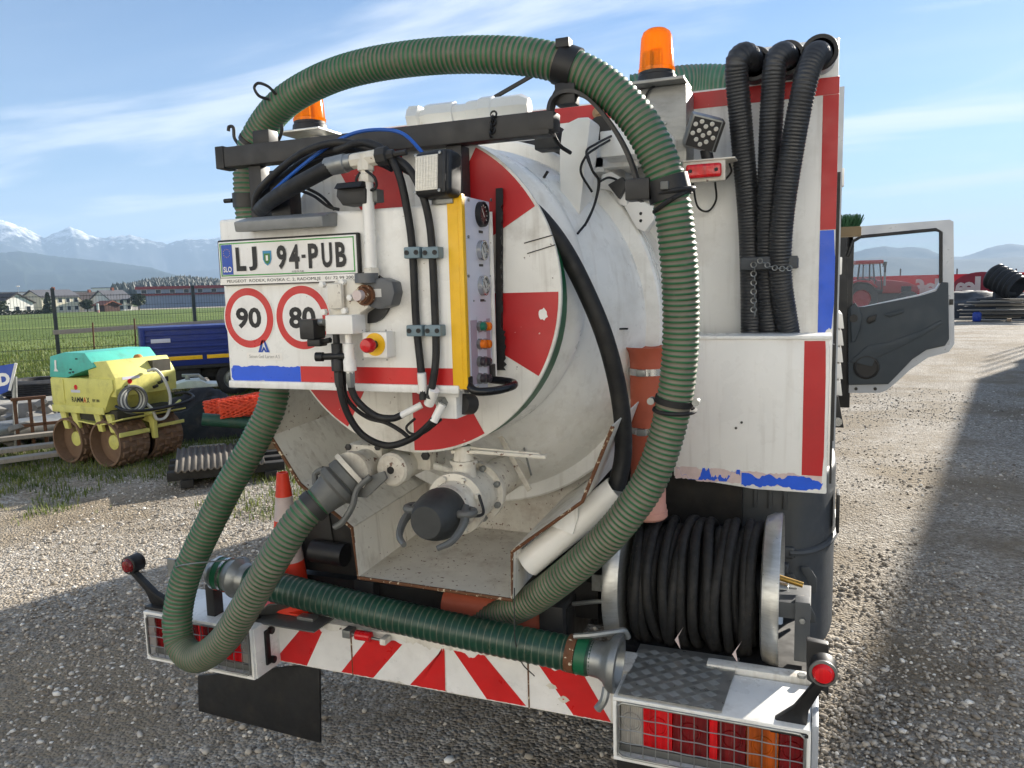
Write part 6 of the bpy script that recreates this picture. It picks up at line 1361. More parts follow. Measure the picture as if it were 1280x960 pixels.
SC = thing('stone_pallet', 'dark stacked paving blocks under mesh behind the roller', 'pallet', (o.x, o.y, 0), math.atan2(u.y, u.x))
for k in range(7):
    for j in range(3): obj('paving_block', MB().box(-.9+k*.27, -.64+k*.27, 0, .5, .03+j*.26, .27+j*.26), MT['slab_grey'] if (k+j) % 3 else MT['dark_shade'], SC, .01, local=True)
# galvanised pipe, planks, rubble, rack
a, b = gp_(-70, 578), gp_(84, 551); a.z = b.z = .25
pp = thing('steel_pipe', 'thick galvanised steel pipe lying on planks', 'pipe', ((a+b)/2-V(0, 0, .25)))
obj('pipe_wall', MB().lathe(a, b-a, [(0, .12), (0, .14), ((b-a).length, .14), ((b-a).length, .12), (0, .12)], 28, cap=False), MT['galv'], pp)
for k, (y_, D0) in enumerate(((562, 0), (575, 0), (585, 0))):
    a = gp_(-60, y_+14-k*3); b = gp_(74, y_-2-k*4); a.z = b.z = .08+.06*(2-k)
    tag(obj('plank', MB().bar(a, b, .16, .05), MT['wood_grey'], None, .006), ['long grey plank lying under the steel pipe', 'long grey plank lying between two others below the pipe', 'long grey plank at the outer edge of the pile'][k], 'plank', 'planks below the steel pipe')
for px, py, D0, nm in ((18, 512, 12.2, 0), (62, 502, 12.6, 1), (70, 514, 12.9, 2)):
    o, u, v = frame(px, D0)
    tag(obj('stone_slab', MB().obox((o.x, o.y, .3 if nm == 0 else .42 if nm == 1 else .25), (.9, .5, .5 if nm != 1 else .14), Matrix.Rotation(math.atan2(u.y, u.x)+.2*nm, 3, 'Z')), MT['slab_grey'], None, .03), ['broad pale concrete slab in the rubble heap', 'thin pale concrete slab on top of the rubble', 'thick concrete slab behind the roller drums'][nm], 'slab')
o, u, v = frame(30, 11.4)
RK = thing('steel_rack', 'rusty welded steel rack standing in the rubble', 'rack', (o.x, o.y, 0), math.atan2(u.y, u.x))
for x in (-.12, .04, .18): obj('rack_post', MB().box(x-.02, x+.02, -.02, .02, 0, .66), MT['rust'], RK, .004, local=True)
obj('rack_rail', MB().box(-.16, .22, -.03, .03, .64, .68), MT['rust'], RK, .004, local=True)
obj('rack_rail', MB().box(-.1, .75, -.02, .02, .30, .34), MT['rust'], RK, .004, local=True)
def heap(name, c, u, v, lx, ly, h, m, seed, label, cat):
    n1, n2 = 36, 20; mb = MB()
    for j in range(n2+1):
        for i in range(n1+1):
            a, b = i/n1*2-1, j/n2*2-1; e = max(0, 1-a*a)**.6*max(0, 1-b*b)**.6
            z = h*e*(.75+.5*noise.noise(V(a*2.3, b*2.1, seed)))+.06*e*noise.noise(V(a*9, b*8, seed+4))+.05*e*abs(noise.noise(V(a*17, b*13, seed+9)))
            p = c+u*(a*lx)+v*(b*ly); mb.v.append(V(p.x, p.y, max(-.03, z)-.02*(e < .02)))
    for j in range(n2):
        for i in range(n1): k = j*(n1+1)+i; mb.f.append((k, k+1, k+n1+2, k+n1+1))
    o = obj(name, mb, m, ang=60); return tag(o, label, cat)
o, u, v = frame(238, 11.6); heap('black_tarpaulin', o, u, v, 1.3, .9, .62, MT['cloth_black'], 3, 'crumpled black sheeting heaped in front of the trailer', 'tarpaulin')
o, u, v = frame(24, 12.4); mb = MB(); rg_ = random.Random(12)
for k in range(110):
    a_, b_ = rg_.gauss(0, .8), rg_.gauss(0, .4); c = o+u*a_*1.1+v*b_; h_ = max(.02, .55*(1-.3*abs(a_))*rg_.random()); Mr = Matrix.Rotation(rg_.uniform(0, 3), 3, 'Z') @ Matrix.Rotation(rg_.uniform(-.7, .7), 3, 'X') @ Matrix.Rotation(rg_.uniform(-.5, .5), 3, 'Y')
    mb.obox((c.x, c.y, h_), (rg_.uniform(.1, .5), rg_.uniform(.08, .3), rg_.uniform(.05, .16)), Mr)
rh = obj('rubble', mb, MT['slab_grey'], None, .01); rh['kind'] = 'stuff'; rh['label'] = 'loose heap of broken concrete and timber'
# white plastic piece with a bar on top
o, u, v = frame(238, 11.3); zz_ = .66
WPp = thing('white_base_plate', 'flat white plastic base with a folded metal arm on black sheeting', 'base plate', (o.x, o.y, zz_), math.atan2(u.y, u.x))
obj('plate_body', MB().prism([V(-.32, -.2, 0), V(-.26, -.2, .05), V(-.05, -.2, .10), V(.12, -.2, .10), V(.22, -.2, .05), V(.34, -.2, .04), V(.34, -.2, 0)], (0, .4, 0)), MT['off_white'], WPp, .01, local=True)
obj('plate_arm', MB().bar((-.10, 0, .16), (.12, 0, .15), .05, .04), MT['galv'], WPp, .005, local=True); obj('plate_arm', MB().bar((.10, 0, .16), (.20, 0, .06), .05, .04), MT['galv'], WPp, .005, local=True); obj('plate_neck', MB().box(-.06, .0, -.03, .03, .09, .16), MT['galv'], WPp, .004, local=True)
# orange safety nets rolled up
MT['orange_net_cut'] = MT['orange_net']
def netroll(px0, py0, px1, py1, D0, r, nm):
    a, b = at(px0, py0, D=1), at(px1, py1, D=1)
    a = _C+(a-_C)*D0; b = _C+(b-_C)*(D0*1.02)
    o = thing('safety_net_roll', nm, 'net', V((a.x+b.x)/2, (a.y+b.y)/2, min(a.z, b.z)-r), 0, 'orange safety nets')
    ax = (b-a).normalized(); u, v = basis(ax); L = (b-a).length
    obj('net_core', MB().lathe(a, ax, [(0, .0), (0, r*.55), (.01, r*.82), (L, r*.82), (L, 0)], 20, cap=False), MT['orange_net'], o)
    mb = MB(); n1 = int(L/.045); n2 = 16
    for i in range(n1):
        for j in range(n2):
            if (i*7+j*3) % 11 == 0: continue
            p = []
            for s, (di, dj) in enumerate(((0, 0), (1, .5))):
                aa_ = 2*math.pi*(j+dj+.5*(i % 2))/n2; rr = r*(1+.06*math.sin(i*1.3+j)); p.append(a+ax*(i+di)*.045+(u*math.cos(aa_)+v*math.sin(aa_))*rr)
            mb.bar(p[0], p[1], .012, .012)
            aa_ = 2*math.pi*(j-.5+.5*(i % 2))/n2; q = a+ax*(i+1)*.045+(u*math.cos(aa_)+v*math.sin(aa_))*r; mb.bar(p[0], q, .012, .012)
    obj('net_mesh', mb, MT['orange_net'], o)
netroll(256, 513, 330, 501, 8.9, .105, 'orange plastic safety net rolled loosely above another roll')
netroll(274, 512, 332, 504, 8.4, .10, 'orange plastic safety net rolled tightly beside the crate')
netroll(285, 520, 335, 520, 8.6, .07, 'flattened orange plastic net under the other rolls')
a = _C+(at(253, 524, D=1)-_C)*8.4; b = _C+(at(340, 531, D=1)-_C)*8.6
gpz = tag(obj('drain_pipe', MB().lathe(a, b-a, [(0, .055), (0, .07), ((b-a).length, .07), ((b-a).length, .055), (0, .055)], 20, cap=False), MT['pvc_green']), 'dark green plastic pipe lying below the orange nets', 'pipe')
o, u, v = frame(268, 8.4)
z_ = .19
mb = MB(); n1 = 112
for i in range(n1+1):
    x = -.42+.84*i/n1; zc2 = .011*math.cos(i*math.pi/4)
    for j, (yy, dz) in enumerate(((-.35, 0), (.55, .06))): mb.v.append(V(*(o+u*x+v*yy))+V(0, 0, z_+dz+zc2))
for i in range(n1): mb.f.append((2*i, 2*i+2, 2*i+3, 2*i+1))
me_o = obj('roofing_sheet', mb, MT['fibre_cement'], ang=180); sm = me_o.modifiers.new('t', 'SOLIDIFY'); sm.thickness = .012
tag(me_o, 'grey corrugated roofing sheet lying on timber', 'roofing sheet')
TB = thing('timber_pile', 'dark timber battens stacked under the roofing sheet', 'timber', (o.x, o.y, 0), math.atan2(u.y, u.x))
for k in range(3): obj('batten', MB().box(-.5, .62, -.25+.3*k, -.13+.3*k, .07, .16), MT['dark_shade'], TB, .006, local=True)
for k in range(3): obj('batten', MB().box(-.38+.4*k, -.26+.4*k, -.3, .6, .0, .08), MT['dark_shade'], TB, .006, local=True)
# tall pallet standing on edge, seen below the cabinet
o, u, v = frame(332, 9.6)
PLt = thing('wooden_pallet', 'weathered wooden pallet standing upright beside the orange nets', 'pallet', (o.x, o.y, 0), math.atan2(u.y, u.x)+.25)
for k in range(5): obj('deck_board', MB().box(-.03, .55, -.06, -.038, .02+.24*k, .14+.24*k), MT['wood'], PLt, .004, local=True)
for x in (0, .24, .5): obj('stringer', MB().box(x-.0, x+.06, -.036, .06, 0, 1.12), MT['wood_orange'], PLt, .004, local=True)
o, u, v = frame(350, 9.9)
BS = thing('block_stack', 'pale concrete blocks stacked behind the wooden pallet', 'blocks', (o.x, o.y, 0), math.atan2(u.y, u.x))
for k in range(5): obj('block', MB().box(-.14, .2, -.1, .12, .01+k*.17, .17+k*.17), MT['slab_grey'], BS, .01, local=True)
for px, py, nm in ((260, 561, 'pale split board lying in the grass by the timber'),):
    p = gp_(px, py); tag(obj('loose_board', MB().bar((p.x-.2, p.y-.1, .03), (p.x+.2, p.y+.05, .05), .08, .02), MT['wood_grey'], None, .003), nm, 'board')
# ================================================================== VILLAGE, HILLS
for k, c, r_ in (('render_bounce', (236,234,228), .9), ('render_cream', (214,204,180), .9), ('render_white', (222,220,212), .9), ('roof_dark', (62,54,52), .85), ('roof_grey', (92,92,96), .85), ('roof_brown', (86,58,48), .85), ('roof_red', (136,82,62), .85), ('clad_grey', (128,140,156), .6), ('trim_red', (126,34,36), .5), ('pane_dark', (40,46,54), .2)):
    MT[k] = mat(k, c, r_, dirt=.3, dcol=tuple(int(x*.7) for x in c), dscale=.8, var=.05)
def zpx(px, py, D):
    d = _F+_R*((px-640)/FPX)-_U*((py-480)/FPX); return CAM_H+d.z/math.hypot(d.x, d.y)*D
BZ = -2.3
def house(px0, px1, ye, yr, D, wall, roof, label, gable='side', depth=9, wins=2, rows=2, base=388, ov=.5):
    pm = (px0+px1)/2; o, u, v = frame(pm, D); wd = (px1-px0)/FPX*D/ (1+((pm-640)/FPX)**2)**.5*(1+((pm-640)/FPX)**2)**.0
    sc = 1/ (1/(1+((pm-640)/FPX)**2)**.5); wd = (px1-px0)/FPX*D*(1/(1+((pm-640)/FPX)**2)**.5)
    D *= 2; o, u, v = frame(pm, D); wd *= 2*.9; depth *= 1.1; he = max(2.2, zpx(pm, ye, D)-BZ); hr = max(he+1, zpx(pm, yr, D)-BZ)
    h = thing('house', label, 'house', (o.x, o.y, BZ), math.atan2(u.y, u.x)+R_(32))
    def p_(n, mb, m, par=h, bevel=0): return obj(n, mb, MT[m], par, bevel, local=True, smooth=False)
    w2 = wd/2
    p_('wall', MB().prism([V(-w2, 0, 0), V(w2, 0, 0), V(w2, 0, he), V(-w2, 0, he)], (0, depth, 0)), wall)
    t = .35
    if gable == 'front':
        p_('gable', MB().prism([V(-w2, .0, he), V(w2, .0, he), V(0, .0, hr)], (0, depth, 0)), wall)
        for s in (-1, 1): p_('roof', MB().prism([V(s*(w2+ov), -ov, he-.3*ov), V(0, -ov, hr+.1), V(0, -ov, hr+.1+t), V(s*(w2+ov), -ov, he-.3*ov+t)], (0, depth+2*ov, 0)), roof)
    else:
        dm = depth/2
        p_('gable', MB().prism([V(-w2, 0, he), V(-w2, depth, he), V(-w2, dm, hr)], (wd, 0, 0)), wall)
        for s in (-1, 1): p_('roof', MB().prism([V(-w2-ov, dm+s*(dm+ov), he-.3), V(-w2-ov, dm, hr+.1), V(-w2-ov, dm, hr+.1+t), V(-w2-ov, dm+s*(dm+ov), he-.3+t)], (wd+2*ov, 0, 0)), roof)
        p_('chimney', MB().box(w2*.2-.4, w2*.2+.4, dm-.4, dm+.4, hr-.5, hr+1.3), 'roof_red')
    for r in range(rows):
        zc = he*(r+.55)/rows
        for k in range(wins):
            x = -w2+wd*(k+.5)/wins+.2*math.sin(k*5+r)
            f = p_('window', MB().box(x-.75, x+.75, -.08, .02, zc-.85, zc+.75), 'render_white'); p_('pane', MB().box(x-.6, x+.6, -.1, -.02, zc-.7, zc+.6), 'pane_dark', f)
    return h
house(10, 55, 379, 367.5, 140, 'render_white', 'roof_dark', 'white house with a dark brown gable roof by the meadow', 'front', 12, 3, 1)
house(60, 112, 370.5, 363, 150, 'render_cream', 'roof_grey', 'tall cream house with a long grey roof and two rows of windows', 'side', 10, 5, 2)
house(112, 147, 375, 366, 155, 'render_white', 'roof_dark', 'low white house with a dark roof between two taller ones', 'side', 9, 3, 1)
house(145, 177, 374, 363.5, 150, 'render_white', 'roof_grey', 'white house with a dark grey roof next to the long shed', 'side', 11, 3, 2)
house(-30, 12, 381, 372, 150, 'render_cream', 'roof_red', 'house with a reddish roof half behind a hedge', 'side', 10, 3, 1)
house(138, 160, 384, 379, 135, 'roof_brown', 'roof_red', 'small open shelter with a reddish pitched roof', 'front', 5, 1, 0)
def hall(px0, px1, yt, D, wall, label, nm='hall', bands=()):
    D *= 2; pm = (px0+px1)/2; o, u, v = frame(pm, D); wd = (px1-px0)/FPX*D/(1+((pm-640)/FPX)**2)**.5; ht = zpx(pm, yt, D)-BZ
    h = thing(nm, label, 'building', (o.x, o.y, BZ), math.atan2(u.y, u.x)); w2 = wd/2
    def p_(n, mb, m, par=h): return obj(n, mb, MT[m], par, 0, local=True, smooth=False)
    p_('wall', MB().box(-w2, w2, 0, 18, 0, ht), wall); p_('roof', MB().box(-w2-.4, w2+.4, -.4, 18.4, ht, ht+.4), 'roof_grey'); return h, p_, w2, ht
h, p_, w2, ht = hall(188, 330, 359.5, 165, 'clad_grey', 'long grey shed with red roof edges and a strip of windows', 'warehouse')
z1_ = zpx(235, 367.5, 330)-BZ; p_('roof_edge', MB().box(-w2-.5, w2+.5, -.9, .2, ht-.2, ht+.9), 'trim_red'); p_('canopy_edge', MB().box(-w2-.5, w2+.5, -.7, .1, z1_-.3, z1_+.4), 'trim_red')
for k in range(9):
    x = -w2+2*w2*(k+.5)/9; f = p_('window', MB().box(x-1.0, x+1.0, -.06, .02, z1_+.5, ht-.3), 'render_white'); p_('pane', MB().box(x-.9, x+.9, -.1, -.04, z1_+.6, ht-.4), 'pane_dark', f)
for k in range(14):
    x = -w2+2*w2*(k+.5)/14; p_('wall_panel', MB().box(x-w2/14+.1, x+w2/14-.1, -.12, .0, .2, z1_-.4), 'clad_grey')
hall(-60, 70, 366, 260, 'render_white', 'very long low white hall behind the gabled house', 'hall'); hall(85, 128, 364.5, 300, 'render_white', 'white hall roof showing behind the low dark roofed house'); hall(127, 147, 360, 280, 'render_white', 'white block rising behind the low dark roofed house')
# hedges and trees of the village
MT['hedge'] = leafmat('hedge', (30,42,22), (46,60,30), (74,80,44), .1)
MT['bark'] = mat('bark', (88,72,58), .9)
def tree(px, D, h, r, m, label, cone=False, n=900, seed=1, nm='tree'):
    o, u, v = frame(px, D*2); rg = random.Random(seed); T_ = thing(nm, label, 'tree', (o.x, o.y, BZ), 0, 'trees by the houses')
    obj('trunk', MB().tube([V(0, 0, 0), V(.1, .05, h*.35), V(0, 0, h*.8)], lambda i: .22-.08*i, 7), MT['bark'], T_, local=True)
    mb = MB()
    for k in range(n):
        t = rg.random(); a = rg.uniform(0, 6.28)
        if cone: z = h*(.08+.92*t); rr = r*(1-t)*rg.uniform(.5, 1.05)+.1
        else:
            z = h*(.3+.7*t); rr = r*math.sqrt(max(.02, 1-(2*t-1)**2))*rg.uniform(.4, 1.08)*(1+.25*math.sin(3*a+t*5))
        c = V(rr*math.cos(a), rr*math.sin(a), z); s = rg.uniform(.2, .5); d1 = V(rg.gauss(0, 1), rg.gauss(0, 1), rg.gauss(0, 1)).normalized()*s; d2 = d1.cross(V(rg.gauss(0, 1), rg.gauss(0, 1), 1)).normalized()*s
        mb.add([c-d1, c+d2, c+d1, c-d2], [(0, 1, 2, 3)])
    obj('crown', mb, MT[m], T_, local=True, smooth=False)
tree(70, 138, 6.5, 1.6, 'hedge', 'dark narrow evergreen in front of the tall cream house', True, 900, 3); tree(182, 150, 5.5, 2.4, 'hedge', 'bare brownish bush beside the long grey shed', False, 700, 4)
tree(3, 130, 4.5, 3.2, 'hedge', 'low dark bush in front of the reddish roof', False, 800, 5); tree(118, 142, 4.0, 1.8, 'hedge', 'small bush before the low white house', False, 500, 6)
o, u, v = frame(60, 262); o = o+V(0, 0, BZ); mb = MB(); rg = random.Random(8)
for k in range(3500):
    c = o+u*rg.uniform(-22, 3)+v*rg.uniform(-.5, .5)+V(0, 0, rg.uniform(0, 1.5)); s = rg.uniform(.1, .3); d1 = V(rg.gauss(0, 1), rg.gauss(0, 1), rg.gauss(0, 1)).normalized()*s; d2 = d1.cross(V(0, .3, 1)).normalized()*s; mb.add([c-d1, c+d2, c+d1, c-d2], [(0, 1, 2, 3)])
hg = obj('hedge', mb, MT['hedge'], smooth=False); tag(hg, 'low dark hedge along the edge of the meadow', 'hedge')
for px, D, h, nm in ((35, 420, zpx(35, 357.5, 420)+8.3, 'floodlight mast with two lamps above the white hall'),):
    o, u, v = frame(px, D); q = thing('light_mast', nm, 'mast', (o.x, o.y, BZ)); obj('mast_pole', MB().cyl((0, 0, 0), (0, 0, h-6), .12, .07, 8), MT['galv'], q, local=True); obj('mast_lamp', MB().box(-.9, -.3, -.2, .2, h-6.3, h-5.8), MT['lamp_glass'], q, local=True); obj('mast_lamp', MB().box(.3, .9, -.2, .2, h-6.3, h-5.8), MT['lamp_glass'], q, local=True); obj('mast_arm', MB().box(-.6, .6, -.05, .05, h-6.05, h-5.95), MT['galv'], q, local=True)
o, u, v = frame(131, 240); q = thing('notice_pillar', 'pale roadside pillar with an orange foot by the meadow', 'pillar', (o.x, o.y, -1.9)); obj('pillar_panel', MB().box(-.4, .4, -.1, .1, .8, 2.6), MT['render_white'], q, local=True); obj('pillar_foot', MB().box(-.4, .4, -.12, .12, 0, .8), MT['terracotta_pale'], q, local=True)

# wooded hill
MT['forest'] = leafmat('forest', (20,30,20), (28,40,25), (40,50,31), .02)
HL = [(150, 362), (175, 358), (195, 353), (215, 351), (240, 349), (265, 351), (300, 356), (360, 362), (420, 368)]
mb = MB(); rg = random.Random(4)
def lerp_prof(P, x):
    if x <= P[0][0]: return P[0][1]
    for (a, b), (c, d) in zip(P, P[1:]):
        if x <= c: return b+(d-b)*(x-a)/(c-a)
    return P[-1][1]
for k in range(2600):
    px = rg.uniform(150, 420); D = rg.uniform(750, 1100); zt = zpx(px, lerp_prof(HL, px), 950)*max(.05, (D-700)/300 if D < 1000 else 1); o, u, v = frame(px, D); h = rg.uniform(9, 17); r = rg.uniform(4, 7)
    zt = max(0, zt-h*.55); n = 6; b = len(mb.v); ph = rg.uniform(0, 6)
    mb.v += [V(o.x, o.y, zt+h)]+[V(o.x+r*(1+.2*math.sin(i*7+k))*math.cos(ph+6.283*i/n), o.y+r*math.sin(ph+6.283*i/n), zt+h*.15) for i in range(n)]
    mb.f += [(b, b+1+i, b+1+(i+1) % n) for i in range(n)]
fw = obj('wooded_hill', mb, MT['forest'], smooth=False); fw['kind'] = 'stuff'; fw['label'] = 'dark wooded hill behind the long shed'
hb2 = MB(); NB = 40
for i in range(NB+1):
    px = 130+310*i/NB; zc = max(0, zpx(px, lerp_prof(HL, px), 950)-8)
    for D, k in ((740, 0), (860, .7), (960, 1), (1150, .6), (1350, 0)): o, u, v = frame(px, D); hb2.v.append(V(o.x, o.y, zc*k-.5))
hb2.f = [(5*i+j, 5*i+5+j, 5*i+6+j, 5*i+1+j) for i in range(NB) for j in range(4)]
q = obj('hill', hb2, MT['forest']); q['kind'] = 'structure'

# mountains: real ridges with slopes, several kilometres away
def mtnmat(name, rock, wood, snow_lo=None, snow_hi=None):
    m, t, b, N, L = nodes(name); co = N('ShaderNodeTexCoord'); n = N('ShaderNodeTexNoise'); n.inputs['Scale'].default_value = .004; n.inputs['Detail'].default_value = 9; n.inputs['Roughness'].default_value = .65; L(co.outputs['Object'], n.inputs['Vector'])
    col = rampn(N, L, n.outputs['Fac'], [(.35, wood), (.65, rock)])
    if snow_lo:
        s = N('ShaderNodeSeparateXYZ'); L(co.outputs['Object'], s.inputs[0])
        a = N('ShaderNodeMath'); a.operation = 'MULTIPLY_ADD'; n2 = N('ShaderNodeTexNoise'); n2.inputs['Scale'].default_value = .012; n2.inputs['Detail'].default_value = 8; n2.inputs['Roughness'].default_value = .7; L(co.outputs['Object'], n2.inputs['Vector']); L(n2.outputs['Fac'], a.inputs[0]); a.inputs[1].default_value = 800; L(s.outputs[2], a.inputs[2])
        mr = N('ShaderNodeMapRange'); mr.inputs['From Min'].default_value = snow_lo+400; mr.inputs['From Max'].default_value = snow_hi+400; L(a.outputs[0], mr.inputs['Value'])
        mx = N('ShaderNodeMix'); mx.data_type = 'RGBA'; L(mr.outputs[0], mx.inputs['Factor']); L(col, mx.inputs['A']); mx.inputs['B'].default_value = (.85, .86, .88, 1); col = mx.outputs['Result']
    L(col, b.inputs['Base Color']); b.inputs['Roughness'].default_value = .95; b.inputs['Specular IOR Level'].default_value = .1; return m
def ridge(name, P, D, depth, m, seed, rough, label, step=3):
    x0, x1 = P[0][0], P[-1][0]; nx = int((x1-x0)/step); rows = [-1+k/26 for k in range(26)]+[0, .06, .15, .3, .6, 1]; mb = MB(); nr = len(rows)
    for i in range(nx+1):
        px = x0+(x1-x0)*i/nx; H = max(5, zpx(px, lerp_prof(P, px), D)); o, u, v = frame(px, D)
        for k in rows:
            e = (1-abs(k)) ** (1.25 if k < 0 else 1.1); nz_ = noise.fractal(V(o.x*.0011*12000/D+k*1.2, o.y*.0011*12000/D, seed), .9, 2.1, 6)
            fk = min(1, abs(k)*5)
            qq = o+v*(k*depth); spur = noise.ridged_multi_fractal(V(qq.x/1500, qq.y/1500, seed), .95, 2.05, 6, 1, 2)-1.1
            hh = H*e+H*rough*(nz_*.25+spur*.55)*fk*min(1, e*1.6) + H*.02*noise.noise(V(px*.22, 0, seed))*(1-fk)
            q = o+v*(k*depth)+u*(nz_*depth*.04*fk); mb.v.append(V(q.x, q.y, max(-20, hh)))
    mb.f = [(nr*i+j, nr*i+nr+j, nr*i+nr+1+j, nr*i+1+j) for i in range(nx) for j in range(nr-1)]
    o = obj(name, mb, m, ang=180); o['kind'] = 'structure'; o['label'] = label; return o
D1 = 8200
MS = mtnmat('snow_range', (74,76,80), (34,42,38), D1*.062, D1*.085); MF = mtnmat('wooded_range', (48,56,46), (28,38,30))
ridge('mountains', [(-260, 290), (-180, 268), (-120, 280), (-60, 268), (-20, 272), (8, 273.5), (22, 275), (34, 279), (48, 284), (56, 288), (66, 293), (74, 298), (82, 293), (92, 290), (106, 284), (116, 287), (126, 293), (138, 297), (150, 297), (166, 295), (178, 293.5), (192, 297), (206, 301), (224, 305), (234, 301), (248, 299), (266, 299), (300, 296), (360, 302), (430, 298), (520, 306), (640, 312), (760, 318)], D1, 2600, MS, 1.7, .5, 'snow capped mountain range')
ridge('hills', [(-320, 322), (-200, 312), (-80, 320), (0, 318), (40, 314), (90, 321), (140, 326), (170, 330), (200, 334), (225, 342), (260, 350), (320, 356), (420, 352), (560, 350)], 5200, 1900, MF, 5.1, .45, 'blue wooded foothills')
ridge('hills', [(640, 330), (800, 322), (900, 318), (980, 322), (1040, 320), (1062, 316), (1078, 311), (1100, 308), (1118, 310), (1138, 309), (1152, 311), (1162, 316), (1176, 321), (1196, 321), (1210, 317), (1224, 311), (1240, 306.5), (1256, 305), (1272, 307), (1300, 309), (1360, 300), (1440, 310), (1560, 304)], 7200, 1700, MF, 9.4, .35, 'pale blue hills')
ridge('hills', [(760, 336), (940, 330), (1040, 326), (1100, 321), (1140, 323), (1190, 325), (1250, 322), (1330, 320), (1500, 324)], 5200, 1300, MF, 12.9, .35, 'low misty hills')

# ================================================================== YARD ON THE RIGHT
for k, c, r_ in (('banner_red', (190,40,52), .6), ('banner_dark', (150,30,44), .6), ('banner_text', (232,206,190), .6), ('tractor_red', (176,24,34), .35), ('tractor_dark', (44,44,46), .6), ('foil_black', (26,27,30), .6), ('barrel_blue', (24,58,150), .5)):
    MT[k] = mat(k, c, r_, dirt=.2, dcol=tuple(int(x*.75) for x in c), dscale=3, var=.05)
MT['banner_red'] = leafmat('banner_cloth', (206,38,52), (214,48,60), (214,56,66), .22); MT['banner_text'] = leafmat('banner_print', (240,214,200), (242,220,206), (244,226,214), .22)
ba, _, _ = frame(1040, 47.5); bb, _, _ = frame(1400, 46.0); bd = (bb-ba).normalized(); bn = V(bd.y, -bd.x, 0); 
if bn.y > 0: bn = -bn
BN = thing('banner_fence', 'red advertising banner with pale letters hung along a fence', 'banner', (ba.x, ba.y, 0))
zt0 = zpx(1040, 347, 47.5); zt1 = zpx(1400, 337, 46)
obj('banner', MB().prism([V(ba.x, ba.y, .25), V(bb.x, bb.y, .25), V(bb.x, bb.y, zt1), V(ba.x, ba.y, zt0)], -bn*.02), MT['banner_red'], BN)
for px in (1060, 1120.5, 1190, 1262.5, 1340):
    o, u, v = frame(px, 47.6); obj('fence_post', MB().cyl(V(o.x, o.y, 0), V(o.x, o.y, zpx(px, 336, 47.6)), .035, None, 6), MT['fence_green'], BN)
Mb = Matrix((-bd, V(0, 0, 1), -bn)).transposed()  # seen from behind: letters run backwards
Mb = Matrix((-bd, V(0, 0, 1), bn)).transposed()
def onb(px, py):
    o, u, v = frame(px, 10); d = (_F+_R*((px-640)/FPX)-_U*((py-480)/FPX)); den = d.dot(bn); t = (ba-_C).dot(bn)/den; return _C+d*t
for s, px, py, h, w_ in (('T', 1276, 360, 1.0, .7), ('O', 1263, 361, .95, .7), ('l', 1222, 359, 1.1, .25), ('e', 1211, 361.5, .75, .6), ('I', 1171, 360, 1.0, .2), ('e', 1163, 362, .7, .6), ('f', 1151, 360.5, 1.0, .5), ('e', 1201, 361.5, .7, .5)):
    text('banner_letter', s, onb(px, py)+bn*.015, h, MT['banner_text'], BN, Mb, w_, bold=.03)
c = onb(1226, 360); obj('banner_emblem', MB().add([c+bn*.008+bd*1.3*math.cos(6.283*i/32)+V(0, 0, .82*math.sin(6.283*i/32)) for i in range(32)], [tuple(range(32))]), MT['banner_dark'], BN, smooth=False)
# black sheeted mound, pipes, pallets, barrel
o, u, v = frame(1215, 42.5); heap('sheeted_mound', o+u*.2, u, v, 3.4, 2.0, 1.55, MT['foil_black'], 14, 'long mound under black sheeting beside the open cab door', 'mound')
o, u, v = frame(1285, 41.5); heap('sheeted_mound', o, u, v, 1.9, 1.5, 1.2, MT['foil_black'], 21, 'grey sheeted heap behind the pile of planks', 'mound')
o, u, v = frame(1246, 41.0); PC = thing('pipe_coil', 'large black ribbed pipe section leaning on the sheeted mound', 'pipe', (o.x, o.y, 0))
ax = (V(0, 0, -.42)+u*.7-v*.45).normalized(); c = o+V(0, 0, 1.9)-u*.4
obj('pipe_wall', MB().lathe(c, ax, [(0, .50)]+[(.1+.06*k, .60 if k % 4 < 2 else .54) for k in range(20)]+[(1.32, .55), (1.32, .5), (0, .48)], 32, cap=False), MT['rubber'], PC)
obj('pipe_prop', MB().box(o.x-.3, o.x+.5, o.y-.3, o.y+.3, 0, 1.15), MT['foil_black'], PC, .05)
o, u, v = frame(1250, 38.2)
PL2 = thing('plank_pile', 'pile of weathered boards and pallets on the gravel', 'planks', (o.x, o.y, 0), math.atan2(u.y, u.x)); rg = random.Random(6)
for k in range(16):
    z = .08+.055*k; x = rg.uniform(-1.5, -.3); obj('board', MB().obox((x+1.0, rg.uniform(-.5, .5), z), (rg.uniform(1.6, 2.9), .24, .045), Matrix.Rotation(rg.uniform(-.12, .12), 3, 'Z')), MT['wood_grey'] if k % 3 else MT['dark_shade'], PL2, .004, local=True)
for x in (-.9, .2, 1.3): obj('bearer', MB().box(x-.08, x+.08, -.6, .6, 0, .1), MT['wood'], PL2, .005, local=True)
o, u, v = frame(1217, 37.6); q = thing('blue_barrel', 'small blue plastic barrel beside the plank pile', 'barrel', (o.x, o.y, 0)); obj('barrel_body', MB().lathe((0, 0, 0), (0, 0, 1), [(0, .13), (.02, .15), (.16, .17), (.2, .165), (.3, .17), (.36, .15), (.37, .12), (.37, 0)], 20), MT['barrel_blue'], q, local=True); obj('barrel_lid', MB().cyl((0, 0, .365), (0, 0, .39), .12, None, 16), MT['barrel_blue'], q, local=True)
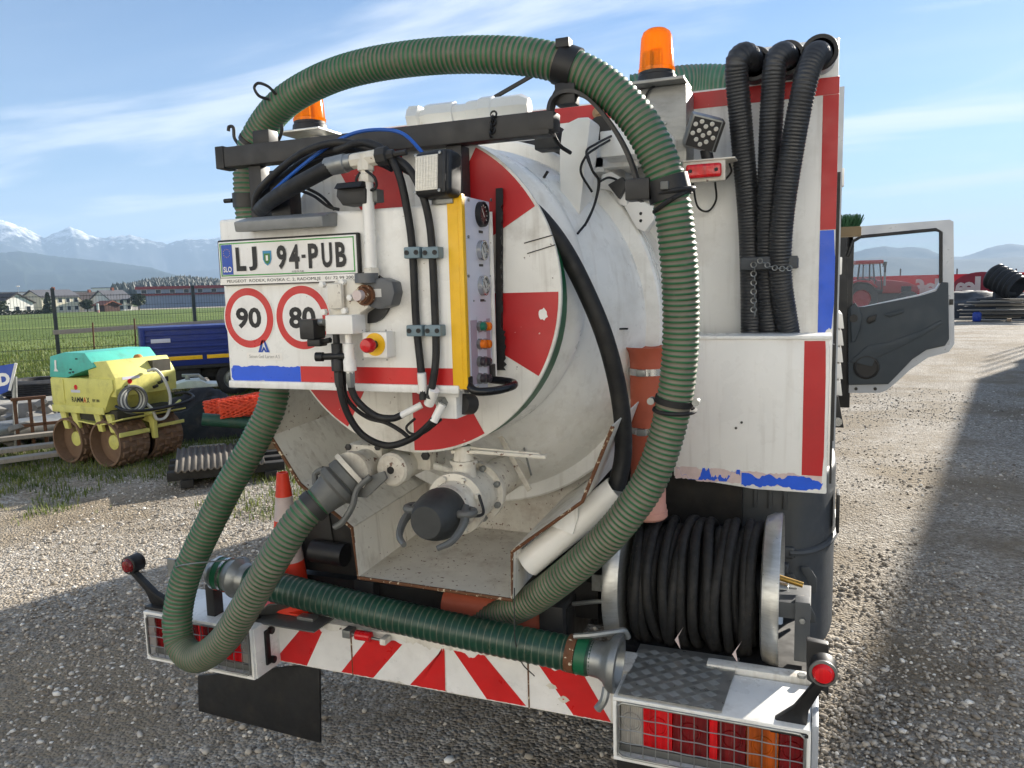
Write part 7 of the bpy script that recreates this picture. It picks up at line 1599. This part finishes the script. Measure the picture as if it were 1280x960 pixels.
# ---- tractor
to_, u, v = frame(1092, 46.0)
TR = thing('tractor', 'red farm tractor seen through the glass of the cab door', 'tractor', (to_.x, to_.y, 0), math.atan2(u.y, u.x)+.25)
def r_(name, mb, m, parent=TR, bevel=0): return obj(name, mb, MT[m], parent, bevel, local=True)
def twheel(x, y, r, w_):
    q = r_('wheel', MB().lathe((x, y, r), (0, 1, 0), [(0, r*.55), (.02, r*.8), (.08, r*.95), (.12, r), (w_-.12, r), (w_-.08, r*.95), (w_-.02, r*.8), (w_, r*.55)], 32, cap=False), 'tyre'); r_('rim', MB().lathe((x, y, r), (0, 1, 0), [(.0, r*.56), (.12, r*.5), (.15, .1), (.1, .0)], 24, cap=False), 'tractor_red', q)
for y in (-1.05, .55): twheel(-1.0, y, .85, .5)
for y in (-.95, .5): twheel(1.35, y, .6, .42)
r_('chassis', MB().box(-1.4, 1.6, -.35, .35, .6, 1.1), 'tractor_dark', bevel=.05)
r_('hood', MB().prism([V(.05, -.42, 1.1), V(.05, -.42, 1.78), V(.5, -.42, 1.80), V(1.4, -.42, 1.66), V(1.95, -.42, 1.42), V(2.0, -.42, 1.05)], (0, .84, 0)), 'tractor_red', bevel=.08)
r_('grille', MB().box(1.1, 1.6, -.435, -.42, 1.15, 1.45), 'tractor_dark', bevel=.01); r_('head_lamp', MB().box(1.75, 1.98, -.40, -.2, 1.25, 1.42), 'lamp_glass', bevel=.02)
cb2 = r_('cab', MB().box(-1.25, .1, -.72, .72, 1.1, 1.3), 'tractor_dark', bevel=.03)
for x, x2 in ((-1.2, -1.05), (-.55, -.55), (.1, -.05)):
    for y in (-.7, .7): r_('cab_post', MB().bar((x, y, 1.2), (x2, y*.92, 2.68), .06, .06), 'tractor_dark', cb2)
r_('roof', MB().box(-1.25, .12, -.78, .78, 2.66, 2.86), 'tractor_red', bevel=.06)
r_('side_glass', MB().prism([V(-1.15, -.69, 1.3), V(.02, -.69, 1.3), V(-.07, -.66, 2.66), V(-1.05, -.66, 2.66)], (0, .01, 0)), 'glass', cb2); r_('side_glass', MB().prism([V(-1.15, .69, 1.3), V(.02, .69, 1.3), V(-.07, .66, 2.66), V(-1.05, .66, 2.66)], (0, .01, 0)), 'glass', cb2)
r_('seat', MB().box(-.95, -.45, -.28, .28, 1.3, 1.9), 'tractor_dark', cb2, .06)
r_('steering', MB().torus((-.2, 0, 1.85), (.5, 0, 1), .2, .02, 20, 6), 'tractor_dark', cb2)
for y in (-.85, .85): r_('fender', MB().prism([V(-1.9, y-.22, 1.3), V(-1.7, y-.22, 1.7), V(-1.2, y-.22, 1.85), V(-.6, y-.22, 1.78), V(-.2, y-.22, 1.45), V(-.3, y-.22, 1.4), V(-.65, y-.22, 1.68), V(-1.2, y-.22, 1.75), V(-1.6, y-.22, 1.6), V(-1.8, y-.22, 1.28)], (0, .44, 0)), 'tractor_red')
r_('exhaust', MB().tube([V(.25, -.5, 1.5), V(.25, -.52, 2.5), V(.3, -.52, 2.75)], .06, 10), 'galv'); r_('mirror', MB().box(.1, .16, -1.05, -.85, 2.2, 2.6), 'tractor_dark', bevel=.02); r_('work_lamp', MB().box(.1, .25, -.8, -.55, 2.55, 2.75), 'tractor_dark', bevel=.03); r_('mirror_arm', MB().bar((.05, -.7, 2.5), (.12, -.95, 2.5), .03, .03), 'tractor_dark')
# ---- unseen shed added right of the yard to cast the shadow across the gravel
P0, P1 = V(3.55, 7.2, 0), V(7.65, 27.1, 0); sd_ = (P1-P0).normalized(); sn = V(sd_.y, -sd_.x, 0)
SHD = thing('shadow_shed', 'unseen grey steel shed with a pitched roof, added to cast a shadow', 'shed', P0)
hE = 4.5; wS = 8; Ls = (P1-P0).length
obj('wall', MB().prism([P0, P1, P1+sn*wS, P0+sn*wS], (0, 0, hE)), MT['clad_grey'], SHD)
for s in (0, 1):
    e0 = P0-sd_*.3+(sn*(wS+.001)-sn*.0 if s else -sn*.0)+V(0, 0, hE); rdg = P0-sd_*.3+sn*(wS/2)+V(0, 0, hE+1.1)
    obj('roof', MB().prism([e0, rdg, rdg+V(0, 0, .12), e0+V(0, 0, .12)], sd_*(Ls+.6)), MT['roof_grey'], SHD)
for k in range(3):
    q = P0+sd_*(4+7*k); obj('door', MB().prism([q-sn*.06, q+sd_*3.2-sn*.06, q+sd_*3.2-sn*.06+V(0, 0, 3.4), q-sn*.06+V(0, 0, 3.4)], sn*.05), MT['galv'], SHD)
for k in range(22):
    q = P0+sd_*(.3+1.17*k)-sn*.03; obj('wall_rib', MB().bar(q, q+V(0, 0, hE), .05, .08, sd_), MT['clad_grey'], SHD)

# ---- container added out of view behind the truck to shade the roller and grass
cA, cB = V(-4.74, 10.2, 0), V(-1.9, 14.2, 0); cd = (cB-cA).normalized(); cn_ = V(-cd.y, cd.x, 0); cL = (cB-cA).length
SCn = thing('shade_container', 'grey steel container added unseen behind the tanker truck to cast shade', 'container', cA, math.atan2(cd.y, cd.x))
obj('shell', MB().box(0, cL, 0, 2.4, .12, 2.6), MT['clad_grey'], SCn, .02, local=True)
for k in range(22): obj('corrugation', MB().box(.12+k*cL/23, .12+k*cL/23+.1, -.04, .0, .25, 2.45), MT['clad_grey'], SCn, .01, local=True)
for x in (0, cL-.15):
    for y in (0, 2.25): obj('corner_post', MB().box(x-.02, x+.17, y-.05, y+.2, 0, 2.64), MT['dark_steel'], SCn, .01, local=True)
# ---- pale hall added behind the camera; its sunlit front bounces light onto the truck
WK = thing('bounce_hall', 'long pale hall added out of view to bounce sunlight onto the truck', 'building', (-2, -12.4, 0))
obj('wall', MB().box(-26, 22, -24, -12.4, -.3, 8.6), MT['render_bounce'], WK, smooth=False)
obj('roof', MB().box(-26.6, 22.6, -24.6, -11.9, 8.6, 9.0), MT['roof_grey'], WK, smooth=False)
for k in range(4):
    x = -22+11.5*k; obj('sliding_door', MB().box(x, x+4.2, -12.42, -12.32, 0, 4.2), MT['off_white'], WK, .01)
    for j in range(3): q = obj('window', MB().box(x+5.0+1.7*j, x+6.4+1.7*j, -12.44, -12.34, 5.2, 6.6), MT['render_white'], WK, smooth=False); obj('pane', MB().box(x+5.1+1.7*j, x+6.3+1.7*j, -12.36, -12.33, 5.3, 6.5), MT['pane_dark'], q, smooth=False)
obj('plinth', MB().box(-26.05, 22.05, -12.5, -12.36, -.3, .5), MT['slab_grey'], WK, smooth=False)

# ================================================================== HAZE
hz = MB().box(-9500, 9500, -9500, 11800, -25, D1*.122)
m = bpy.data.materials.new('haze'); m.use_nodes = True; t = m.node_tree; t.nodes.clear(); out = t.nodes.new('ShaderNodeOutputMaterial'); pv = t.nodes.new('ShaderNodeVolumePrincipled')
pv.inputs['Color'].default_value = (.52, .73, 1.0, 1); pv.inputs['Density'].default_value = 1.5e-4; pv.inputs['Anisotropy'].default_value = 0; t.links.new(pv.outputs[0], out.inputs['Volume'])
ho_ = obj('haze', hz, m, smooth=False); ho_['kind'] = 'stuff'
